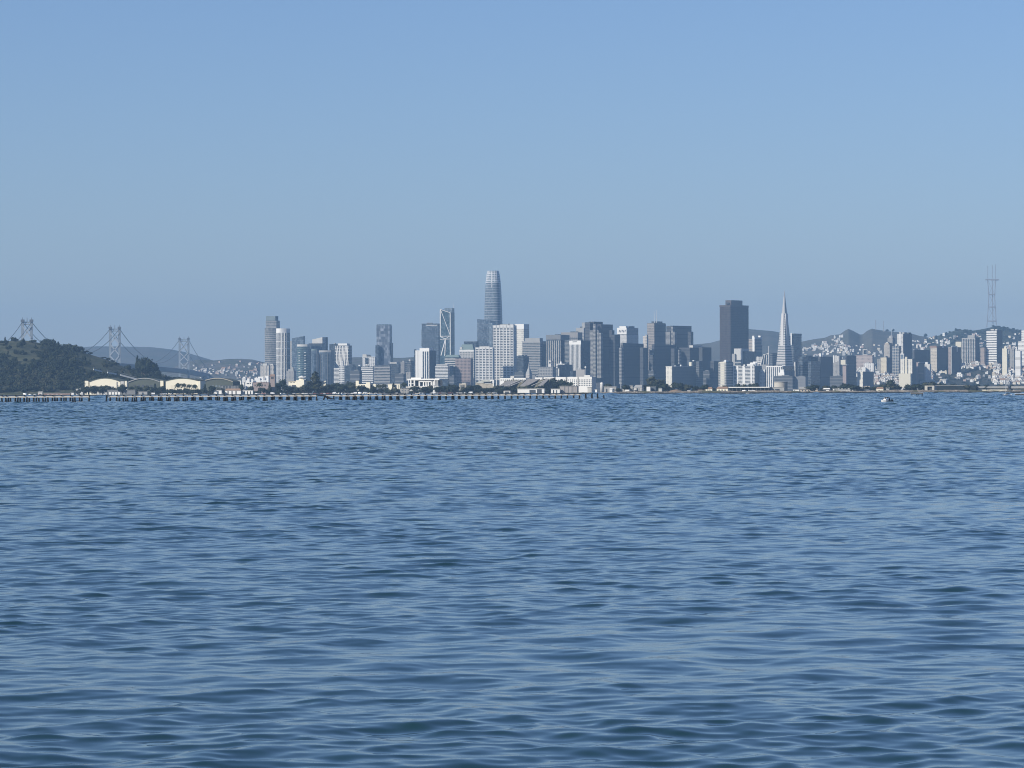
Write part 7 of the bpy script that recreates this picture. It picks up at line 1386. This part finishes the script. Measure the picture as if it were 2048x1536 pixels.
def figure(parent_loc, rz, label, seat_z, jacket, hood=True, bulk=1.0):
    """seated person: one skinned body, clothing and hair as children"""
    o = root('person', (parent_loc[0], parent_loc[1], parent_loc[2] + seat_z), rz, label, 'person')
    J = [((0, 0, .05), .15), ((0, 0, .32), .15), ((.02, 0, .5), .16), ((.03, 0, .62), .07), ((.05, 0, .72), .09), ((.06, 0, .84), .075), ((.03, .2, .52), .06), ((.16, .26, .3), .05), ((.36, .16, .24), .04), ((.03, -.2, .52), .06), ((.16, -.26, .3), .05), ((.36, -.16, .24), .04), ((.02, .1, .0), .1), ((.42, .13, .02), .075), ((.45, .13, -.38), .055), ((.56, .13, -.42), .04), ((.02, -.1, .0), .1), ((.42, -.13, .02), .075), ((.45, -.13, -.38), .055), ((.56, -.13, -.42), .04)]
    E = [(0, 1), (1, 2), (2, 3), (3, 4), (4, 5), (2, 6), (6, 7), (7, 8), (2, 9), (9, 10), (10, 11), (0, 12), (12, 13), (13, 14), (14, 15), (0, 16), (16, 17), (17, 18), (18, 19)]
    me = bpy.data.meshes.new('body'); me.from_pydata([j[0] for j in J], E, []); b = bpy.data.objects.new('body', me); COL.objects.link(b); b.parent = o
    sk = b.modifiers.new('skin', 'SKIN'); 
    for v, j in zip(me.skin_vertices[0].data, J): v.radius = (j[1] * bulk, j[1] * bulk)
    me.skin_vertices[0].data[0].use_root = True
    b.modifiers.new('sub', 'SUBSURF').levels = 1; me.materials.append(jacket)
    V, Fc = [], []; add_lathe(V, Fc, [(.02, -.11), (.07, -.09), (.085, 0), (.08, .07), (.04, .12), (.005, .13)], 12, .085, 0); mesh_obj('face', [(x, y, z + .77) for x, y, z in V], Fc, SKIN, o, smooth=True)
    V, Fc = [], []; add_lathe(V, Fc, [(.105, -.03), (.11, .05), (.07, .13), (.01, .16)], 12, .05, 0); mesh_obj('hat' if hood else 'hair', [(x, y, z + .79) for x, y, z in V], Fc, BLK if hood else WHITE, o, smooth=True)
    return o
# the small white boat with people
d = 1085; o = mbt = root('motor_boat', (wx(1772.5, d), d, 0), R(218), 'small white open motor boat with a dark canopy, drifting near two people', 'boat')
hull(o, 3.9, 1.8, .62, GEL); mbx('console', (-.1, .7, -.55, .55, .3, 1.15), GEL, o); mbx('windscreen', (.62, .72, -.5, .5, 1.0, 1.3), G_DARK, o); mbx('canopy', (-.5, .3, -.45, .45, 1.42, 1.62), BLK, o)
for sx_, sy_ in ((-.45, -.4), (-.45, .4), (.25, -.4), (.25, .4)): mbx('canopy_post', (sx_, sx_ + .06, sy_ - .03, sy_ + .03, .4, 1.45), GEL, o)
mbx('outboard_motor', (-2.4, -1.9, -.3, .3, .1, .95), BLK, o); mbx('bench_seat', (-1.7, -1.1, -.7, .7, .2, .7), BLK, o); mbx('bow_rail', (1.0, 1.7, -.03, .03, .95, 1.02), METAL, o)
bx_ = o.location; o.scale = (1.12, 1.12, 1.12)
M3 = Matrix.Rotation(R(218), 3, 'Z')
p = M3 @ Vector((-1.35, 0, 0)); figure((bx_.x + p.x, bx_.y + p.y, .15), R(170), 'person in dark clothing seated at the stern of the white motor boat', .62, NAVY, True, 1.5)
p = M3 @ Vector((.75, .1, 0)); figure((bx_.x + p.x, bx_.y + p.y, .15), R(218), 'person in a pale top and white hat at the bow of the white motor boat', .5, wall('pale_top', (0.7, 0.76, 0.82), .05), False)
d = 4350; o = root('cabin_cruiser', (wx(1495.5, d), d, 0), R(8), 'low grey white cabin cruiser close under the far shore', 'boat'); hull(o, 10.8, 3.2, 1.25, OFFW); mbx('cabin', (-2.2, 1.6, -1.1, 1.1, .8, 2.3), OFFW, o); mbx('cabin_window', (-1.9, 1.64, -1.14, 1.14, 1.6, 2.0), G_DARK, o); mbx('flybridge', (-1.6, .4, -.8, .8, 2.3, 2.7), LGREY, o); V, Fc = [], []; add_beam(V, Fc, (-.5, 0, 2.6), (-.6, 0, 4.6), .14); mesh_obj('mast', V, Fc, LGREY, o)
d = 2300; o = root('sailing_boat', (wx(2013.5, d), d, 0), R(205), 'moored grey sailing boat with a tall bare mast and lowered sail', 'boat'); hull(o, 6.4, 2.4, .95, LGREY); mbx('cabin', (-.6, 1.6, -.8, .8, .8, 1.45), OFFW, o); V, Fc = [], []; add_beam(V, Fc, (.6, 0, .8), (.62, 0, 15.6), .15); mesh_obj('mast', V, Fc, METAL, o)
V, Fc = [], []; add_beam(V, Fc, (.6, 0, 1.9), (-2.6, 0, 1.8), .34, .42); mesh_obj('furled_sail', V, Fc, BLK, o); mbx('stern_board', (-3.3, -3.1, -1.1, 1.1, -.1, 1.25), WHITE, o)
for yy in (-1.1, 1.1):
    V, Fc = [], []; add_beam(V, Fc, (.4, yy, .9), (.62, 0, 15.2), .04); mesh_obj('shroud', V, Fc, METAL, o)
V, Fc = [], []; add_beam(V, Fc, (.2, -.9, 12), (1, .9, 12), .08); mesh_obj('spreader', V, Fc, METAL, o)
d = 3000; o = root('dinghy', (wx(1971.5, d), d, 0), R(10), 'small dark dinghy low on the water left of the sailing boat', 'boat'); hull(o, 2.3, 1.1, .5, BLK); mbx('thwart', (-.3, 0, -.45, .45, .3, .36), DGREY, o); mbx('outboard_motor', (-1.35, -1.1, -.15, .15, .2, .75), BLK, o)
P = pier_pt(1188); o = root('skiff', (P[0], P[1] - 3, 0), R(-6), 'weathered pale skiff tied among the last pier piles', 'boat'); hull(o, 6.0, 2.0, .55, LGREY); mbx('cuddy', (.2, 1.4, -.5, .5, .45, .95), LGREY, o); mbx('canopy', (-1.8, -.3, -.65, .65, 1.2, 1.36), BLK, o); mbx('outboard_motor', (-3.3, -2.95, -.2, .2, .2, 1.0), BLK, o)
for sy_ in (-.5, .5): mbx('canopy_post', (-1.7, -1.62, sy_ - .04, sy_ + .04, .4, 1.22), METAL, o)
for x0, x1, yt, lb in ((1822, 1847, 785.6, 'flat mooring platform on stubby legs with two gaps of light beneath'), (2031, 2062, 787.3, 'flat mooring platform cut by the frame edge beside the sailing boat')):
    d = 2450; zt = wz(yt, d, x0); w = (x1 - x0) / F * d; o = root('mooring_platform', (wx(x0, d), d, 0), 0, lb, 'platform', 'mooring platforms')
    mbx('deck', (0, w, 0, 5, zt - .3, zt), WHITE, o); mbx('fascia', (.3, w - .3, .05, 4.6, zt - 1.0, zt - .3), BLK, o)
    for f in (.06, .44, .56, .88):
        V, Fc = [], []; add_beam(V, Fc, (w * f, 1, -1.5), (w * (f + .04), 1, zt - .3), .45, .5); mesh_obj('leg', V, Fc, WOOD, o)
    for f in (.1, .58): mbx('float', (w * f, w * (f + .3), .8, 3.5, -.4, .55), BLK, o)
    V, Fc = [], []; add_beam(V, Fc, (w * .1, .6, .3), (w * .42, .6, zt - .6), .22); mesh_obj('brace', V, Fc, OFFW, o)

# ================================================================== parked cars on the island
CARS = []
def car_mesh(col, van):
    V, Fc, fm = [], [], []
    def pr(prof, y0, y1, mi):
        b, n = len(V), len(prof); V.extend([(x, y0, z) for x, z in prof] + [(x, y1, z) for x, z in prof]); n0 = len(Fc)
        Fc.extend([tuple(b + i for i in range(n)), tuple(b + n + i for i in reversed(range(n)))] + [(b + i, b + n + i, b + n + (i + 1) % n, b + (i + 1) % n) for i in range(n)]); fm.extend([mi] * (len(Fc) - n0))
    if van: pr([(-2.6, .35), (2.6, .35), (2.65, 1.1), (2.1, 2.3), (-2.6, 2.35)], -.95, .95, 0); pr([(1.2, 1.35), (2.45, 1.35), (2.05, 2.0), (1.2, 2.0)], -.97, .97, 1)
    else: pr([(-2.2, .3), (2.2, .3), (2.25, .75), (1.2, .95), (.5, 1.45), (-1.2, 1.48), (-1.9, .98), (-2.2, .9)], -.88, .88, 0); pr([(-1.65, .98), (1.0, .98), (.42, 1.38), (-1.15, 1.4)], -.9, .9, 1)
    for x in (-1.4, 1.4):
        for y in (-.86, .86):
            b = len(V); n = 10; V.extend([(x + .34 * math.cos(6.283 * i / n), y + s_, .34 + .34 * math.sin(6.283 * i / n)) for s_ in (-.1, .1) for i in range(n)]); n0 = len(Fc)
            Fc.extend([tuple(b + i for i in range(n)), tuple(b + n + i for i in reversed(range(n)))] + [(b + i, b + (i + 1) % n, b + n + (i + 1) % n, b + n + i) for i in range(n)]); fm.extend([2] * (len(Fc) - n0))
    me = bpy.data.meshes.new('parked_car'); me.from_pydata(V, [], Fc)
    for m in (col, G_DARK, BLK): me.materials.append(m)
    for p, i in zip(me.polygons, fm): p.material_index = i
    bm = bmesh.new(); bm.from_mesh(me); bmesh.ops.recalc_face_normals(bm, faces=bm.faces); bm.to_mesh(me); bm.free(); return me
CC = [('white', mat('car_white', (0.85, 0.85, 0.84), .3, .6)), ('silver', mat('car_silver', (0.5, 0.51, 0.52), .3, .6)), ('red brown', mat('car_red', (0.28, 0.10, 0.08), .35, .6)), ('dark', mat('car_dark', (0.03, 0.035, 0.04), .3, .6))]
CM = {(i, v): car_mesh(c[1], v) for i, c in enumerate(CC) for v in (False, True)}
rc = random.Random(5)
CX = [(50, 0, 1), (60, 0, 0), (70, 1, 0), (80, 2, 0), (209, 0, 0), (306, 0, 1), (322, 1, 0), (327, 0, 0), (341, 0, 0), (334, 1, 0), (513, 0, 0), (517, 1, 0), (527, 2, 0), (545, 0, 1), (563, 0, 0), (567, 1, 0), (588, 1, 0), (606, 0, 0), (612, 0, 0), (621, 1, 0), (629, 2, 0), (634, 3, 0), (643, 2, 0), (649, 1, 0), (655, 2, 0), (661, 2, 0), (668, 0, 1), (673, 0, 0), (679, 0, 0), (685, 0, 0), (691, 0, 0), (697, 1, 0), (704, 0, 0), (710, 0, 1), (720, 0, 1), (731, 0, 1), (742, 0, 0), (752, 0, 0), (760, 1, 0), (793, 0, 0), (841, 1, 0), (844, 1, 0), (863, 0, 0), (867, 0, 1), (874, 1, 0), (880, 2, 0), (886, 1, 0), (889, 0, 0), (899, 2, 0), (903, 2, 0), (915, 0, 0), (922, 0, 0), (931, 1, 0), (941, 0, 1), (962, 3, 0), (979, 1, 0), (988, 0, 0), (1378, 0, 1), (1465, 0, 0), (1471, 0, 0), (1479, 1, 0), (1489, 0, 1), (1501, 0, 1), (1506, 0, 1), (1514, 1, 0), (1520, 0, 0), (1526, 0, 0), (1533, 1, 0)]
for i, (x, c, v) in enumerate(CX):
    d = 4640 + rc.uniform(0, 14) if x < 1400 else 4726; o = bpy.data.objects.new('parked_van' if v else 'parked_car', CM[(c, bool(v))]); COL.objects.link(o)
    o.location = (wx(x, d), d, 2.86 if x < 1200 else 3.4 if x < 1400 else 2.86); o.rotation_euler = (0, 0, rc.choice((0, 3.14, .2, 2.9, .9, -.6))); o['category'] = 'van' if v else 'car'; o['group'] = 'vehicles parked on the island'
    if x > 1400: o.location.z = 2.86; o.scale = (1.2, 1.2, 1.35)
    CARS.append((o, f"{CC[c][0]} parked {'van' if v else 'car'}", x, 784, ISL_LAND))

# ================================================================== labels that single out each repeat
def single_out(items):
    grp = {}
    for o, ds, x, y, lands in items:
        ref, lx_, ly_ = min(lands, key=lambda L: (abs(L[1] - x) + 1.4 * abs(L[2] - y) + (0 if L[0] else 1e6)))
        dx, dy = x - lx_, y - ly_
        dr = ('left of' if dx < 0 else 'right of') if abs(dx) > abs(dy) * .9 else ('above' if dy < 0 else 'below')
        grp.setdefault((ds, dr, ref), []).append((abs(dx) + abs(dy), o))
    for (ds, dr, ref), L in grp.items():
        L.sort(key=lambda p: p[0])
        for k, (_, o) in enumerate(L):
            o['label'] = f"{ds} {dr} the {ref}" if len(L) == 1 else f"{ds}, {ORD[min(k, 19)]} nearest {dr} the {ref}"
single_out(TREES); single_out(HOUSES); single_out(CARS)
